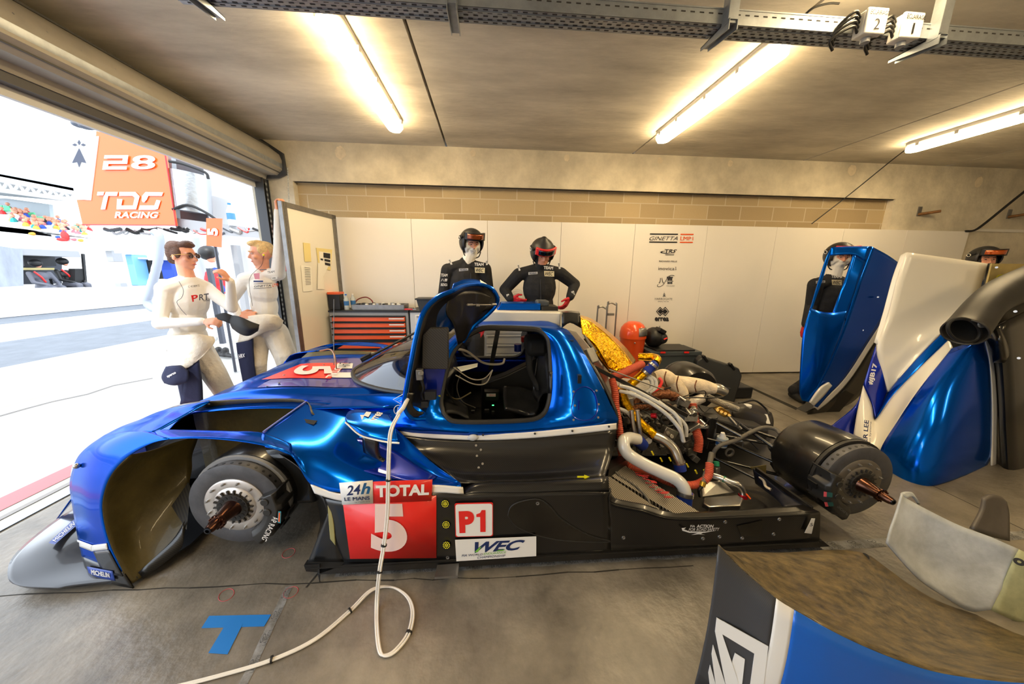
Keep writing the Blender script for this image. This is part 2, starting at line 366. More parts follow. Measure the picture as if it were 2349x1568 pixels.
for k in range(8): p = PX(20+k*80, 10+k*47, X=-2.335); g.ball((-2.328, p.y, 2.615), .006, 6, 4)
obj('rivet', g, M_STEEL, sh)
ch = MB(); a = V(-2.235, 4.16, 2.5); bb = V(-2.25, 4.12, 2.06)
for k in range(17):
    p = a.lerp(bb, k/16); t = [p+V((.006*math.cos(q)) if k % 2 else 0, 0 if k % 2 else .006*math.cos(q), .016*math.sin(q)) for q in [6.2832*j/8 for j in range(8)]]; ch.tube(t, .0022, 4, closed=True)
obj('chain', ch, M_GALV, sh)
# left partition leaf with aluminium frame
pl = thing('partition_leaf', (-1.86, 3.8, 0), 'cream partition panel in an aluminium frame with papers taped on, by the opening', 'partition')
A = V(-1.925, 3.43, 0); B = V(-1.80, 4.2, 0); D = (B-A).normalized(); N_ = V(D.y, -D.x, 0)
g = MB().bar(A+V(0, 0, 1.0), B+V(0, 0, 1.0), .02, 1.98); obj('panel', g, M_CREAM, pl)
def post(p, nm='post'):
    g = MB()
    for q, wd in ((0, .026), (.022, .018), (.042, .026)): g.bar(p+D*q+V(0, 0, .0), p+D*q+V(0, 0, 2.02), wd*.8, .04, up=N_)
    return obj(nm, g, M_ALUD, pl)
post(A-D*.03); post(B-D*.05)
obj('top_rail', MB().bar(A+V(0, 0, 2.0), B+V(0, 0, 2.0), .04, .045), M_ALUD, pl); obj('bottom_rail', MB().bar(A+V(0, 0, .03), B+V(0, 0, .03), .04, .05), M_ALUD, pl)
def onleaf(x, y):
    d = CF + (x-IW/2)/FPX*CR - (y-IH/2)/FPX*CU; o = V(0, 0, CAMH); n = N_; t = (A+N_*.014-o).dot(n)/d.dot(n); return o+d*t
M_PAP = mat('paper', (240, 238, 230), .7); M_PAPY = mat('yellow_tape_paper', (232, 216, 150), .7)
def sheet(nm, pts, m, lab, lift=0, fold=0):
    q = [onleaf(*p)+N_*lift for p in pts]
    g = MB().prism(q, N_*.0015); return tag(obj(nm, g, m), lab, 'paper', 'papers taped to the partition leaf')
sheet('note_sheet', [(695, 556), (711, 558), (714, 600), (699, 600)], M_PAPY, 'small yellowed note taped highest on the cream partition leaf')
s1 = sheet('photo_sheet', [(725, 568), (762, 572), (758, 620), (731, 613)], M_PAPY, 'sheet with black car pictures and yellow tape on the partition leaf')
q = [onleaf(*p)+N_*.003 for p in [(731, 576), (758, 580), (758, 612), (733, 606)]]
obj('print', MB().add(q, [(0, 1, 2, 3)]), M_PAP, s1)
for r in (R4(.35, .05, .95, .42), R4(.42, .5, .95, .68), R4(.45, .76, .95, .95), R4(.08, .52, .3, .66)): shp([r], q, M_INK, s1, 'picture')
s2 = sheet('list_sheet', [(690, 608), (714, 611), (717, 667), (695, 669)], M_PAP, 'white printed list taped lower left on the partition leaf')
q = [onleaf(*p)+N_*.003 for p in [(696, 612), (712, 614), (714, 655), (699, 656)]]
shp([R4(.1, k*.09, .9, k*.09+.03) for k in range(11)], q, mat('faint_print', (150, 150, 150)), s2, 'print')
s3 = sheet('folded_sheet', [(728, 602), (752, 610), (738, 640), (727, 662)], M_PAP, 'white paper with its corner folded over, hanging below the car pictures', lift=.006)
obj('under_sheet', MB().prism([onleaf(*p)+N_*.002 for p in [(735, 620), (741, 625), (744, 663), (727, 663)]], N_*.001), M_PAP, s3)
# white wall panels along the back
sx_ = [-1.80, -.922, 0, .923, 1.877, 2.842, 3.80, 4.757, 5.68, 6.62]
PL = ['behind the orange drawer cabinet', 'behind the white cabinet and the open car door', 'between the two helmeted mechanics', 'right of the middle mechanic', 'carrying the column of sponsor logos',
      'just right of the sponsor logos', 'behind the mechanic at the right', 'behind the blue body panel', 'last on the right, beside the bare concrete']
M_PAN = mat('white_panel', (236, 231, 224), .42, 0, .1, var=.02, vs=1.5)
PAN = []
for i, (x0, x1) in enumerate(zip(sx_, sx_[1:])):
    t = tag(obj('wall_panel', MB().box(((x0+x1)/2, 4.25, 1.015), (x1-x0-.004, .03, 1.99)), M_PAN, bevel=.001), 'white wall panel '+PL[i], 'wall panel', 'white panels along the back wall')
    PAN.append(rebase(t))
LP = PAN[4]
def onw(x, y): return PX(x, y, Y=4.232)
def wq(x0, y0, x1, y1, sk=0): return [onw(x0, y0), onw(x1, y0+sk), onw(x1, y1+sk), onw(x0, y1)]
lq = wq
words('GINETTA', [onw(1491, 542), onw(1556, 542), onw(1554, 551), onw(1489, 551)], M_INK, LP, shear=.25, bold=-.004)
shp([R4(0, 0, .64, .13), R4(0, .87, .64, 1)], [onw(1491, 535), onw(1591, 536), onw(1589, 557), onw(1489, 556)], M_INK, LP)
words('LMP1', [onw(1561, 542), onw(1590, 543), onw(1590, 551), onw(1560, 551)], M_ORNG, LP, bold=.01)
shp([R4(.7, 0, 1, .13), R4(.7, .87, 1, 1)], [onw(1491, 535), onw(1591, 536), onw(1589, 557), onw(1489, 556)], M_ORNG, LP)
words('TRS', [onw(1524, 571), onw(1553, 572), onw(1550, 580), onw(1527, 580)], M_INK, LP, shear=.35, bold=.02)
shp([[(0, .55), (.1, .42), (.4, .3), (.15, .5), (.12, .62), (.5, .75), (.9, .68), (.4, .85), (.05, .72)], R4(.3, .95, .8, 1.05)], wq(1514, 570, 1554, 584), M_INK, LP)
words('RICHARD MILLE', wq(1512, 597, 1553, 600.5, .5), M_INK, LP, bold=.01)
words('inovica', wq(1510, 612, 1547, 619, .5), M_INK, LP); shp([R4(0, 0, 1, .2), R4(0, .35, 1, .55), R4(0, .75, 1, .95)], wq(1549, 612, 1551, 619), M_INK, LP)
words('八', wq(1511, 637, 1523, 650), M_INK, LP, bold=.02); words('喜', wq(1529, 633, 1544, 651), M_INK, LP, bold=.02)
g = MB(); g.tube([onw(*p) for p in [(1510, 652), (1508, 656), (1514, 657), (1522, 652), (1528, 642), (1533, 634), (1540, 631), (1547, 632)]], .003, 5, smooth=4); obj('swirl', g, M_INK, LP)
words('牛奶冰淇淋', wq(1529, 654, 1547, 657), mat('faint_ink', (110, 110, 112)), LP)
words('HARROGATE', wq(1502, 682.5, 1542, 687.5, .5), mat('faint_ink', (110, 110, 112)), LP); words('SPRING WATER', wq(1509, 690, 1534, 692.5), MATS['faint_ink'], LP)
shp([R4(.25, .55, .75, .9), R4(.1, .9, .9, 1), [(.2, .5), (.5, .25), (.8, .5)], R4(.47, 0, .53, .3)], wq(1519, 669, 1528, 680), MATS['faint_ink'], LP)
dm = [[(.5, .5), (.27, .12), (.0, .5), (.27, .88)], [(.5, .5), (.73, .12), (1, .5), (.73, .88)], [(.27, .12), (.5, .42), (.73, .12), (.5, .9)]]
shp([[(.05, .5), (.3, .12), (.5, .4), (.7, .12), (.95, .5), (.7, .88), (.5, .6), (.3, .88)]], wq(1507, 706, 1533, 722), M_INK, LP)
for e in [[(0, .5), (.3, -.04), (.34, .02), (.06, .5)], [(.3, -.04), (.5, .25), (.5, .35), (.27, .05)], [(.7, -.04), (.5, .25), (.5, .35), (.73, .05)], [(1, .5), (.7, -.04), (.66, .02), (.94, .5)], [(0, .5), (.3, 1.04), (.34, .98), (.06, .5)], [(.3, 1.04), (.5, .75), (.5, .65), (.27, .95)], [(.7, 1.04), (.5, .75), (.5, .65), (.73, .95)], [(1, .5), (.7, 1.04), (.66, .98), (.94, .5)]]: shp([e], wq(1505, 704, 1535, 724), M_INK, LP)
words('errea', wq(1502, 727, 1534, 736, .5), M_INK, LP, bold=.035)
shp([R4(.42, 0, .58, .85), R4(0, .85, 1, .95)], wq(1507, 747, 1519, 768), MATS['faint_ink'], LP)
words('ONE TOOL', wq(1505, 770, 1520, 773), MATS['faint_ink'], LP)
# fluorescent lamps
M_GLOW = mat('lit_diffuser', (255, 226, 174), .4, em=18)
def lamp_fixture(loc, lab):
    t = thing('ceiling_lamp', loc, lab, 'lamp', 'twin tube ceiling lamps')
    x, y, z = loc; L = 1.46; W_ = .16
    def sec(w_, z0, z1, yy): return [V(x+a*w_/2, yy, z+bz) for a, bz in ((-1, z1), (-1, z0+.02), (-.75, z0), (.75, z0), (1, z0+.02), (1, z1))]
    g = MB().grid([sec(W_*s_, -.005, .05, y+yy) for yy, s_ in ((-L/2, .6), (-L/2+.05, 1), (L/2-.05, 1), (L/2, .6))]); obj('housing', g, M_GREY, t)
    g = MB().grid([sec(W_*s_, -.055, -.005, y+yy) for yy, s_ in ((-L/2-.0, .5), (-L/2+.04, .93), (L/2-.04, .93), (L/2, .5))], closed=False)
    g.add(sec(W_*.5, -.055, -.005, y-L/2), [(0, 1, 2, 3, 4, 5)]); g.add(sec(W_*.5, -.055, -.005, y+L/2), [(0, 1, 2, 3, 4, 5)]); obj('diffuser', g, M_GLOW, t)
    for yy in (-.45, -.1, .3, .6):
        for s_ in (-1, 1): obj('clip', MB().box((x+s_*W_*.5, y+yy, z-.008), (.012, .03, .03)), M_GREY, t)
    obj('cable_gland', MB().cyl((x, y-L/2-.03, z+.02), (x, y-L/2+.02, z+.02), .014), M_BLACK, t)
    return t
lamp_fixture((-.897, 2.95, 2.79), 'lit twin tube lamp on the ceiling nearest the roller shutter')
lamp_fixture((1.82, 2.94, 2.79), 'lit twin tube lamp in the middle of the ceiling, beyond the cable tray')
lamp_fixture((4.66, 2.92, 2.79), 'lit twin tube lamp cut by the right edge, over the right body parts')
lamp_fixture((1.86, 1.06, 2.79), 'lit lamp whose end peeks in above the cable tray by the white boxes')
lamp_fixture((-.897, -.6, 2.79), 'added twin tube lamp out of view behind the camera on the shutter side')  # unseen lamp, added to light the near half of the garage
lamp_fixture((4.66, -.6, 2.79), 'added twin tube lamp out of view behind the camera on the far right')  # second unseen lamp, added for light on the right
# cable tray
M_SLOT = mat('slot_dark', (50, 48, 46), .8)
ct = thing('cable_tray', (1.4, 1.79, 2.55), 'long perforated galvanised cable tray hung under the ceiling across the garage', 'cable tray')
g = MB(); X0, X1 = -1.35, 8.9
g.bar((X0, 1.79, 2.552), (X1, 1.79, 2.552), .1, .004); 
obj('tray_floor', g, M_GALV, ct)
def sl(yy, zz, vert=0):
    g = MB(); x = X0+.03
    while x < 5.2:
        g.add([V(x, yy-(0 if vert else .006), zz-(.005 if vert else 0)), V(x+.022, yy-(0 if vert else .006), zz-(.005 if vert else 0)), V(x+.022, yy+(0 if vert else .006), zz+(.005 if vert else 0)), V(x, yy+(0 if vert else .006), zz+(.005 if vert else 0))], [(0, 1, 2, 3)]); x += .045
    return g
def slx(g, yy, zz, off):
    x = X0+.03+off
    while x < 5.2: g.add([V(x, yy-.004, zz), V(x+.022, yy-.004, zz), V(x+.022, yy+.004, zz), V(x, yy+.004, zz)], [(0, 1, 2, 3)]); x += .045
g = MB()
for k, yy in enumerate((1.752, 1.771, 1.79, 1.81, 1.829)): slx(g, yy, 2.5493, .02*(k % 2))
x = X0
while x < 5.2: g.add([V(x, 1.7385, 2.587), V(x+.022, 1.7385, 2.587), V(x+.022, 1.7385, 2.593), V(x, 1.7385, 2.593)], [(0, 1, 2, 3)]); x += .045
obj('slots', g, M_SLOT, ct)
obj('near_side', MB().bar((X0, 1.741, 2.58), (X1, 1.741, 2.58), .004, .06).bar((X0, 1.743, 2.61), (X1, 1.743, 2.61), .012, .006), M_GALV, ct)
obj('far_side', MB().bar((X0, 1.841, 2.58), (X1, 1.841, 2.58), .004, .06), M_GALV, ct)
for yy in (1.765, 1.818): obj('rib', MB().bar((X0, yy, 2.549), (X1, yy, 2.549), .004, .004), M_GALV, ct)
for i, (x, lab) in enumerate([(-1.24, 'galvanised tray bracket nearest the roller shutter'), (-.15, 'galvanised tray bracket above the open car door'), (1.13, 'galvanised tray bracket above the middle lamp'), (2.2, 'galvanised tray bracket just right of the white junction boxes')]):
    t = thing('tray_bracket', (x, 1.79, 2.53), lab, 'bracket', 'brackets of the cable tray')
    obj('drop_channel', MB().box((x, 1.70, 2.68), (.045, .006, .3)).box((x-.022, 1.72, 2.68), (.004, .045, .3)).box((x+.022, 1.72, 2.68), (.004, .045, .3)), M_GALV, t)
    obj('arm', MB().prism([V(x-.022, 1.69, 2.545), V(x-.022, 1.69, 2.50), V(x-.022, 1.9, 2.53), V(x-.022, 1.9, 2.545)], (.004, 0, 0)).prism([V(x+.018, 1.69, 2.545), V(x+.018, 1.69, 2.50), V(x+.018, 1.9, 2.53), V(x+.018, 1.9, 2.545)], (.004, 0, 0)).box((x, 1.795, 2.543), (.044, .21, .004)), M_GALV, t)
    obj('foot_plate', MB().box((x, 1.72, 2.825), (.1, .1, .008)), M_GALV, t)
# junction boxes with hand written covers
for n_, (px, py, tx, lab) in enumerate([(2002, 53, '2', 'white junction box lettered ECLAIRAGE 2, the left one of the pair on the tray'), (2084, 63, '1', 'white junction box lettered ECLAIRAGE 1, next to the tray bracket')]):
    c = PX(px, py, Y=1.70); t = thing('junction_box', c-V(0, 0, .045), lab, 'junction box', 'white boxes on the cable tray')
    obj('box', MB().box(c+V(0, .02, 0), (.1, .05, .1)), M_CREAM, t, bevel=.006); obj('lid', MB().box(c+V(0, -.012, 0), (.104, .014, .104)), M_WHITE, t, bevel=.005)
    y = c.y-.021
    words('ECLAIRAGE', [V(c.x-.044, y, c.z+.04), V(c.x+.05, y, c.z+.036), V(c.x+.05, y, c.z+.02), V(c.x-.044, y, c.z+.02)], M_INK, t, lift=.001, bold=.01)
    ww = .014 if tx == '2' else .005; words(tx, [V(c.x-ww, y, c.z+.005), V(c.x+ww, y, c.z+.005), V(c.x+ww, y, c.z-.038), V(c.x-ww, y, c.z-.038)], M_INK, t, lift=.001)
    for k in range(4):
        z = c.z+.03-k*.02; g = MB().tube([c+V(-.05, .02, z-c.z), c+V(-.1, .0, z-c.z+.01), c+V(-.14-.01*k, .03, z-c.z-.03), c+V(-.13, .05, z-c.z-.06)], .006, 8, smooth=5); obj('cable', g, M_BLACK, t)
    obj('knob', MB().cyl(c+V(0, .02, -.07), c+V(0, .02, -.05), .018), M_GREY, t)
g = MB().tube([PX(1838, 45, Z=2.74), PX(1862, 20, Z=2.76), PX(1900, 8, Z=2.78), PX(1925, 8, Z=2.78)], .005, 8, smooth=5)
rebase(tag(obj('supply_cable', g, M_BLACK), 'thin black cable looping to the lamp end above the tray', 'cable'))
g = MB().tube([(4.66, 3.66, 2.8), (4.95, 3.95, 2.75), (4.25, 4.2, 2.03)], .006, 8)
g = MB().tube([PX(2075, 345, Y=3.72), PX(2040, 372, Y=3.9), PX(1950, 445, Y=4.1), PX(1862, 513, Y=4.2)], .006, 8, smooth=3)
rebase(tag(obj('hanging_cable', g, M_BLACK), 'thin black cable running slantwise from the right lamp down to the panel top', 'cable'))
g = MB().tube([onw(2215, 530), PX(2235, 528, Y=4.22), PX(2262, 510, Y=4.2), PX(2349, 440, Y=4.1), PX(2420, 390, Y=4.0), V(8.2, 4.0, 2.72), V(8.3, 4.0, 2.83)], .014, 8, smooth=4)
rebase(tag(obj('black_hose', g, M_RUBBER), 'thick black cable rising to the right edge from the last wall panel', 'cable'))
M_RUST = mat('rusty_steel', (126, 88, 50), .6, .3, var=.3, vs=30)
for (a, b_, lab) in [((2102, 490), (2158, 484), 'rusty steel peg on the concrete above the last wall panel'), ((2308, 496), (2362, 490), 'rusty steel peg on the concrete at the right edge')]:
    p = PX(*a, Y=YW); q = PX(*b_, Y=YW-.13); t = thing('wall_peg', p-V(0, 0, .07), lab, 'peg', 'rusty wall pegs')
    obj('plate', MB().box(p+V(.03, -.005, .03), (.05, .012, .12)), M_ALUD, t); obj('rod', MB().cyl(p+V(.02, 0, -.01), q, .018, n=14), M_RUST, t)
# floor marks
M_TAPEG = mat('grey_printed_tape', (150, 152, 154), .6, var=.5, vs=22, c2=(96, 92, 84), world=True)
def strip(nm, a, b_, wd, txt, lab, n):
    a = Vector(a); b_ = Vector(b_); d = (b_-a).normalized(); s_ = V(d.y, -d.x, 0); g = MB(); k = 0; L = (b_-a).length; rr = random.Random(3)
    xs = 0
    up = []; dn = []
    while xs < L:
        up.append(a+d*xs-s_*(wd/2*rr.uniform(.85, 1.0))); dn.append(a+d*xs+s_*(wd/2*rr.uniform(.75, 1.0))); xs += .04
    g.grid([[p+V(0, 0, .0012) for p in dn], [p+V(0, 0, .0012) for p in up]]); o = tag(obj(nm, g, M_TAPEG), lab, 'tape')
    ink = mat('tape_print', (74, 76, 80), .7); gl = MB()
    for i in range(n):
        c = a+d*(L*(i+.5)/n); h = wd*.5; w_ = L/n*.32
        q = [c-d*w_+s_*h*.1+V(0, 0, .0016), c+d*w_+s_*h*.1+V(0, 0, .0016), c+d*w_+s_*h*.8+V(0, 0, .0016), c-d*w_+s_*h*.8+V(0, 0, .0016)]
        words(txt, q, ink, o, mb=gl, lift=.0004)
        shp(ring2(.5, .5, .5, .5, .09, 14)+[[(.2, .55), (.8, .35), (.6, .6), (.4, .7)]], [c-d*w_*.6-s_*h*.85+V(0, 0, .0016), c+d*w_*.6-s_*h*.85+V(0, 0, .0016), c+d*w_*.6-s_*h*.05+V(0, 0, .0016), c-d*w_*.6-s_*h*.05+V(0, 0, .0016)], mb=gl, lift=.0004)
    obj('lettering', gl, ink, o); return o
strip('floor_tape', (-.72, 1.335, 0), (3.3, 1.33, 0), .06, 'LA POSTE', 'worn grey printed floor tape running alongside the near edge of the race car', 34)
strip('floor_tape', (-.835, .84, 0), (-.90, 1.28, 0), .035, 'LA POSTE', 'worn white floor tape running from the car towards the bottom of the view', 5)
M_BT = mat('blue_masking_tape', (24, 118, 200), .6)
t = thing('blue_tape_mark', (-1.02, 1.08, 0), 'bright blue tape letter T stuck on the floor in front of the wheel', 'tape')
obj('cross_piece', MB().prism([PX(a, b_, Z=.0012) for a, b_ in [(480, 1412), (622, 1409), (606, 1436), (462, 1440)]], (0, 0, .0008)), M_BT, t)
obj('stem_piece', MB().prism([PX(a, b_, Z=.002) for a, b_ in [(517, 1432), (556, 1432), (522, 1500), (478, 1497)]], (0, 0, .0008)), M_BT, t)
M_RM = mat('red_marker', (190, 60, 70), .6)
for i, (cx_, cy_, rx, ry) in enumerate([(662, 1268, 15, 10), (519, 1364, 18, 13), (667, 1358, 17, 12)]):
    g = MB().tube([PX(cx_+rx*math.cos(a), cy_-ry*math.sin(a)-.35*rx*math.cos(a), Z=.001) for a in [6.2832*k/28 for k in range(28)]], .0012, 4, closed=True)
    tag(obj('floor_mark', g, M_RM), 'thin red circle drawn on the floor '+['inside the wheel arch shadow', 'above the blue T', 'beside the white floor tape'][i], 'mark', 'red circles on the floor')
# ================================================================== race car
YC = 2.27
car = thing('race_car', (0, YC, 0), 'blue and white prototype race car number 5 with raised door and bare engine bay', 'race car')
def mir(mb):
    m = MB(); m.v = [V(q.x, 2*YC-q.y, q.z) for q in mb.v]; m.f = list(mb.f); m.mi = list(mb.mi); return m
def both(name, mb, m, **k):
    a = obj(name, mb, m, car, **k); obj(name, mir(mb), m, car, **k); return a
def prow(pts): return PXL(pts)
def pch(rows, n=5, m=4): return MB().patch([prow(r) for r in rows], n, m)
# front fender
F1 = [[(203, 1318, 1.355), (250, 1336, 1.32), (307, 1348, 1.305)], [(189, 1275, 1.40), (228, 1290, 1.345), (282, 1310, 1.31)], [(179, 1229, 1.45), (210, 1240, 1.37), (250, 1240, 1.32)],
      [(168, 1165, 1.50), (198, 1170, 1.38), (235, 1169, 1.33)], [(161, 1112, 1.50), (198, 1112, 1.38), (242, 1119, 1.33)], [(169, 1073, 1.50), (210, 1070, 1.385), (262, 1079, 1.33)],
      [(181, 1046, 1.50), (232, 1035, 1.39), (299, 1043, 1.33)], [(205, 1022, 1.51), (275, 1006, 1.40), (349, 1016, 1.33)], [(240, 998, 1.54), (318, 987, 1.42), (390, 1006, 1.33)]]
fa = prow([r[0] for r in F1])
ff_ = both('front_fender', MB().patch([prow(r) for r in F1[1:]], 6, 5), M_BLUE, solid=.004)
F0 = F1[:2]
f0 = [[(197, 1300, 1.465), (242, 1320, 1.365), (297, 1336, 1.306)], F1[1], [(182, 1245, 1.485), (215, 1256, 1.377), (258, 1258, 1.317)]]
def lerp3(a, b, t): return tuple(a[i]+(b[i]-a[i])*t for i in range(3))
fo_ = both('fender_foot', MB().patch([prow(F1[0]), prow(F1[1])], 6, 4), M_CARB, solid=.006)
FB_ = bvh(ff_, fo_)
for q in ([(181, 1236), (215, 1248), (215, 1262), (183, 1250)], [(215, 1248), (253, 1243), (256, 1257), (215, 1262)]): onto('stripe', FB_, q, M_WHITE, car, 8, 3)
onto('carbon_patch', FB_, [(218, 1263), (258, 1258), (292, 1320), (240, 1312)], M_CARB, car, 8, 8)
st = onto('sponsor_sticker', FB_, [(206, 1296), (264, 1306), (270, 1328), (212, 1318)], mat('sticker_blue', (28, 62, 150), .4), car, 10, 3, .008)
words('MICHELIN', [(216, 1301), (258, 1309), (261, 1320), (219, 1313)], M_WHITE, st, bold=.03, shear=.2, on=FB_, lift=.011)
# white stripe and black base lying on the fender nose
def band(rowA, rowB, lift=.004, m=M_WHITE, name='stripe', n=6):
    g = MB().patch([[p+(V(0, 0, CAMH)-p).normalized()*lift for p in prow(rowA)], [p+(V(0, 0, CAMH)-p).normalized()*lift for p in prow(rowB)]], n, 2); return obj(name, g, m, car)
lf = lambda P_, d=.012: [p+(V(0, 0, CAMH)-p).normalized()*d for p in P_]
# headlight
M_GLASS = mat('clear_glass', (235, 240, 242), .04, trans=.96, ior=1.25, alpha=.35)
hl = obj('headlight', MB().patch([lf(prow(r), .006) for r in [[(172, 1046, 1.54), (186, 1050, 1.475), (194, 1052, 1.45)], [(163, 1080, 1.53), (176, 1082, 1.47), (185, 1082, 1.44)], [(160, 1125, 1.53), (168, 1128, 1.48), (174, 1128, 1.46)]]], 4, 4), mat('lamp_lens', (226, 226, 222), .1, 0, 1), car)
obj('bulb', MB().ball(PX(176, 1068, Y=1.44), .012), M_STEEL, hl)
# fender top ahead of the louvre opening, inner fender, strip outside the opening
FT = [[(240, 998, 1.54), (280, 978, 1.58), (320, 963, 1.63), (365, 944, 1.67), (420, 930, 1.70), (478, 919, 1.72)],
      [(300, 992, 1.44), (335, 974, 1.50), (370, 958, 1.56), (400, 944, 1.62), (440, 930, 1.67), (481, 920, 1.71)],
      [(358, 990, 1.415), (385, 976, 1.475), (410, 962, 1.535), (435, 948, 1.60), (458, 935, 1.66), (482, 922, 1.715)]]
both('fender_crown', pch(FT), M_BLUE, solid=.004)
both('fender_shoulder', pch([[(240, 998, 1.54), (270, 993, 1.49), (300, 992, 1.44), (358, 990, 1.415)], [(240, 998, 1.54), (300, 1000, 1.44), (345, 1003, 1.38), (375, 1003, 1.36)], [(240, 998, 1.54), (290, 998, 1.44), (318, 990, 1.41), (390, 1006, 1.33)]]), M_BLUE, solid=.004)
both('fender_edge', pch([[(355, 990, 1.415), (372, 986, 1.42), (450, 987, 1.42), (530, 989, 1.42), (603, 993, 1.42), (668, 1018, 1.40)], [(360, 996, 1.38), (385, 994, 1.38), (450, 994, 1.39), (530, 996, 1.39), (606, 1005, 1.39), (670, 1030, 1.37)], [(370, 1009, 1.33), (400, 1006, 1.33), (450, 1004, 1.33), (530, 1009, 1.33), (610, 1022, 1.33), (668, 1043, 1.33)]]), M_BLUE, solid=.005)
obj('fender_flap', pch([[(352, 950, 1.72), (410, 929, 1.74), (482, 917, 1.75)], [(400, 940, 1.67), (440, 932, 1.70), (482, 928, 1.715)]]), M_CARBD, car, solid=.004)
obj('colour_streak', MB().patch([lf(prow(r), .005) for r in [[(318, 985, 1.49), (370, 958, 1.57), (420, 938, 1.66)], [(375, 980, 1.48), (410, 962, 1.54), (445, 942, 1.63)]]], 6, 3), mat('magenta_vinyl', (170, 60, 140), .3, .3, .6), car)
# rear of the louvre opening: fender back sweeping into the sidepod
FR = [[(701, 923, 1.715), (745, 926, 1.72), (790, 934, 1.72), (850, 950, 1.68), (905, 980, 1.60), (985, 1055, 1.48), (1056, 1107, 1.33)],
      [(655, 956, 1.58), (715, 972, 1.56), (780, 990, 1.54), (840, 1010, 1.55), (905, 1040, 1.50), (985, 1085, 1.42), (1058, 1110, 1.32)],
      [(603, 993, 1.42), (668, 1018, 1.40), (735, 1050, 1.38), (800, 1072, 1.38), (870, 1092, 1.37), (960, 1108, 1.33), (1058, 1114, 1.31)],
      [(608, 1024, 1.33), (668, 1043, 1.33), (714, 1112, 1.315), (775, 1128, 1.305), (850, 1126, 1.3), (960, 1118, 1.3), (1058, 1118, 1.305)]]
both('fender_rear', pch(FR, 6, 6), M_BLUE, solid=.004)
both('side_scoop', pch([[(772, 1012, 1.545), (800, 1003, 1.55), (850, 1008, 1.56), (912, 1034, 1.52), (960, 1066, 1.46), (1005, 1090, 1.41)], [(768, 1030, 1.51), (800, 1035, 1.49), (850, 1052, 1.47), (905, 1072, 1.43), (950, 1090, 1.39), (990, 1100, 1.36)], [(775, 1050, 1.47), (805, 1065, 1.42), (850, 1082, 1.39), (890, 1092, 1.37), (930, 1100, 1.35), (975, 1107, 1.34)]]).move((0, -.014, .006)), M_BLUED, solid=.002)
obj('fender_crease', MB().tube(lf(prow([(768, 1040, 1.50), (766, 1020, 1.535), (778, 1007, 1.55), (800, 1001, 1.555), (850, 1006, 1.565)]), .006), .004, 8, smooth=4), M_BLUE, car)
WS = [[(713, 1110, 1.315), (745, 1122, 1.31), (785, 1132, 1.303), (850, 1131, 1.298), (920, 1122, 1.298), (990, 1112, 1.298), (1062, 1117, 1.303)], [(722, 1130, 1.313), (752, 1140, 1.308), (790, 1148, 1.30), (850, 1148, 1.295), (920, 1140, 1.295), (990, 1130, 1.295), (1064, 1132, 1.30)]]
both('stripe', pch(WS), M_WHITE, solid=.006)
obj('lilac_edge_strip', MB().tube(prow([(604, 990, 1.42), (650, 957, 1.57), (701, 921, 1.712)]), .004, 6, smooth=4), mat('lilac_vinyl', (120, 130, 215), .4), car)
obj('louvre_slot', MB().prism(lf(PXL([(676, 959, 1.60), (728, 966, 1.58), (720, 975, 1.555), (686, 967, 1.575)]), .008), (0, 0, .004)), M_BLACK, car)
obj('arrow_tape', MB().add(lf(PXL([(648, 961, 1.60), (665, 957, 1.62), (678, 961, 1.60)]), .012), [(0, 1, 2)]), M_YEL, car)
# fender inner: liner, inner wall, arch
liner = [[(300, 1340, 1.31), (350, 1305, 1.37), (392, 1262, 1.41), (420, 1238, 1.44)], [(282, 1310, 1.31), (330, 1270, 1.39), (380, 1225, 1.45), (428, 1185, 1.50)], [(250, 1240, 1.32), (300, 1210, 1.42), (370, 1160, 1.52), (434, 1112, 1.62)],
         [(235, 1169, 1.33), (290, 1140, 1.43), (370, 1105, 1.56), (440, 1075, 1.68)], [(242, 1119, 1.33), (290, 1095, 1.44), (370, 1062, 1.58), (440, 1045, 1.72)], [(262, 1079, 1.33), (320, 1055, 1.46), (390, 1030, 1.62), (450, 1015, 1.76)], [(299, 1043, 1.33), (350, 1032, 1.46), (400, 1015, 1.62), (455, 1000, 1.78)]]
both('wheel_arch_liner', pch(liner), M_OLIVE, solid=.004)
g = MB(); z0 = .12
wl = [V(-1.62, 1.80, .2), V(-1.62, 1.80, .40), V(-1.60, 1.77, .62), V(-1.53, 1.73, .71)], [V(-1.3, 1.82, .2), V(-1.3, 1.82, .40), V(-1.3, 1.78, .62), V(-1.3, 1.725, .722)], [V(-1.0, 1.82, .2), V(-1.0, 1.82, .40), V(-1.0, 1.78, .62), V(-1.0, 1.725, .714)], [V(-.82, 1.72, .2), V(-.82, 1.70, .40), V(-.84, 1.66, .60), V(-.9, 1.62, .68)]
both('inner_wall', MB().patch(wl, 4, 4), M_OLIVE, solid=.004)
both('carbon_kick', MB().patch([prow([(322, 1308, 1.345), (398, 1236, 1.43), (428, 1190, 1.48)]), prow([(335, 1322, 1.35), (412, 1262, 1.42), (425, 1240, 1.44)])], 4, 2).move((0, -.01, 0)), M_CARB, solid=.003)
mg = MB()
P0 = PXL([(432, 1105, 1.60), (438, 1120, 1.58), (428, 1215, 1.46), (393, 1160, 1.53)])
obj('mesh_screen', MB().add(lf(P0), [(0, 1, 2, 3)]), stripes('mesh_black', (12, 12, 12), (40, 36, 26), 420, (1, 0, 1), .6, sharp=.3), car)
both('rear_liner', pch([[(640, 1040, 1.40), (690, 1075, 1.38), (720, 1120, 1.36), (748, 1150, 1.34), (758, 1200, 1.34), (735, 1275, 1.34)], [(640, 1040, 1.62), (680, 1075, 1.60), (712, 1120, 1.60), (730, 1160, 1.60), (735, 1200, 1.60), (725, 1240, 1.56)]]), M_CARBD, solid=.004)
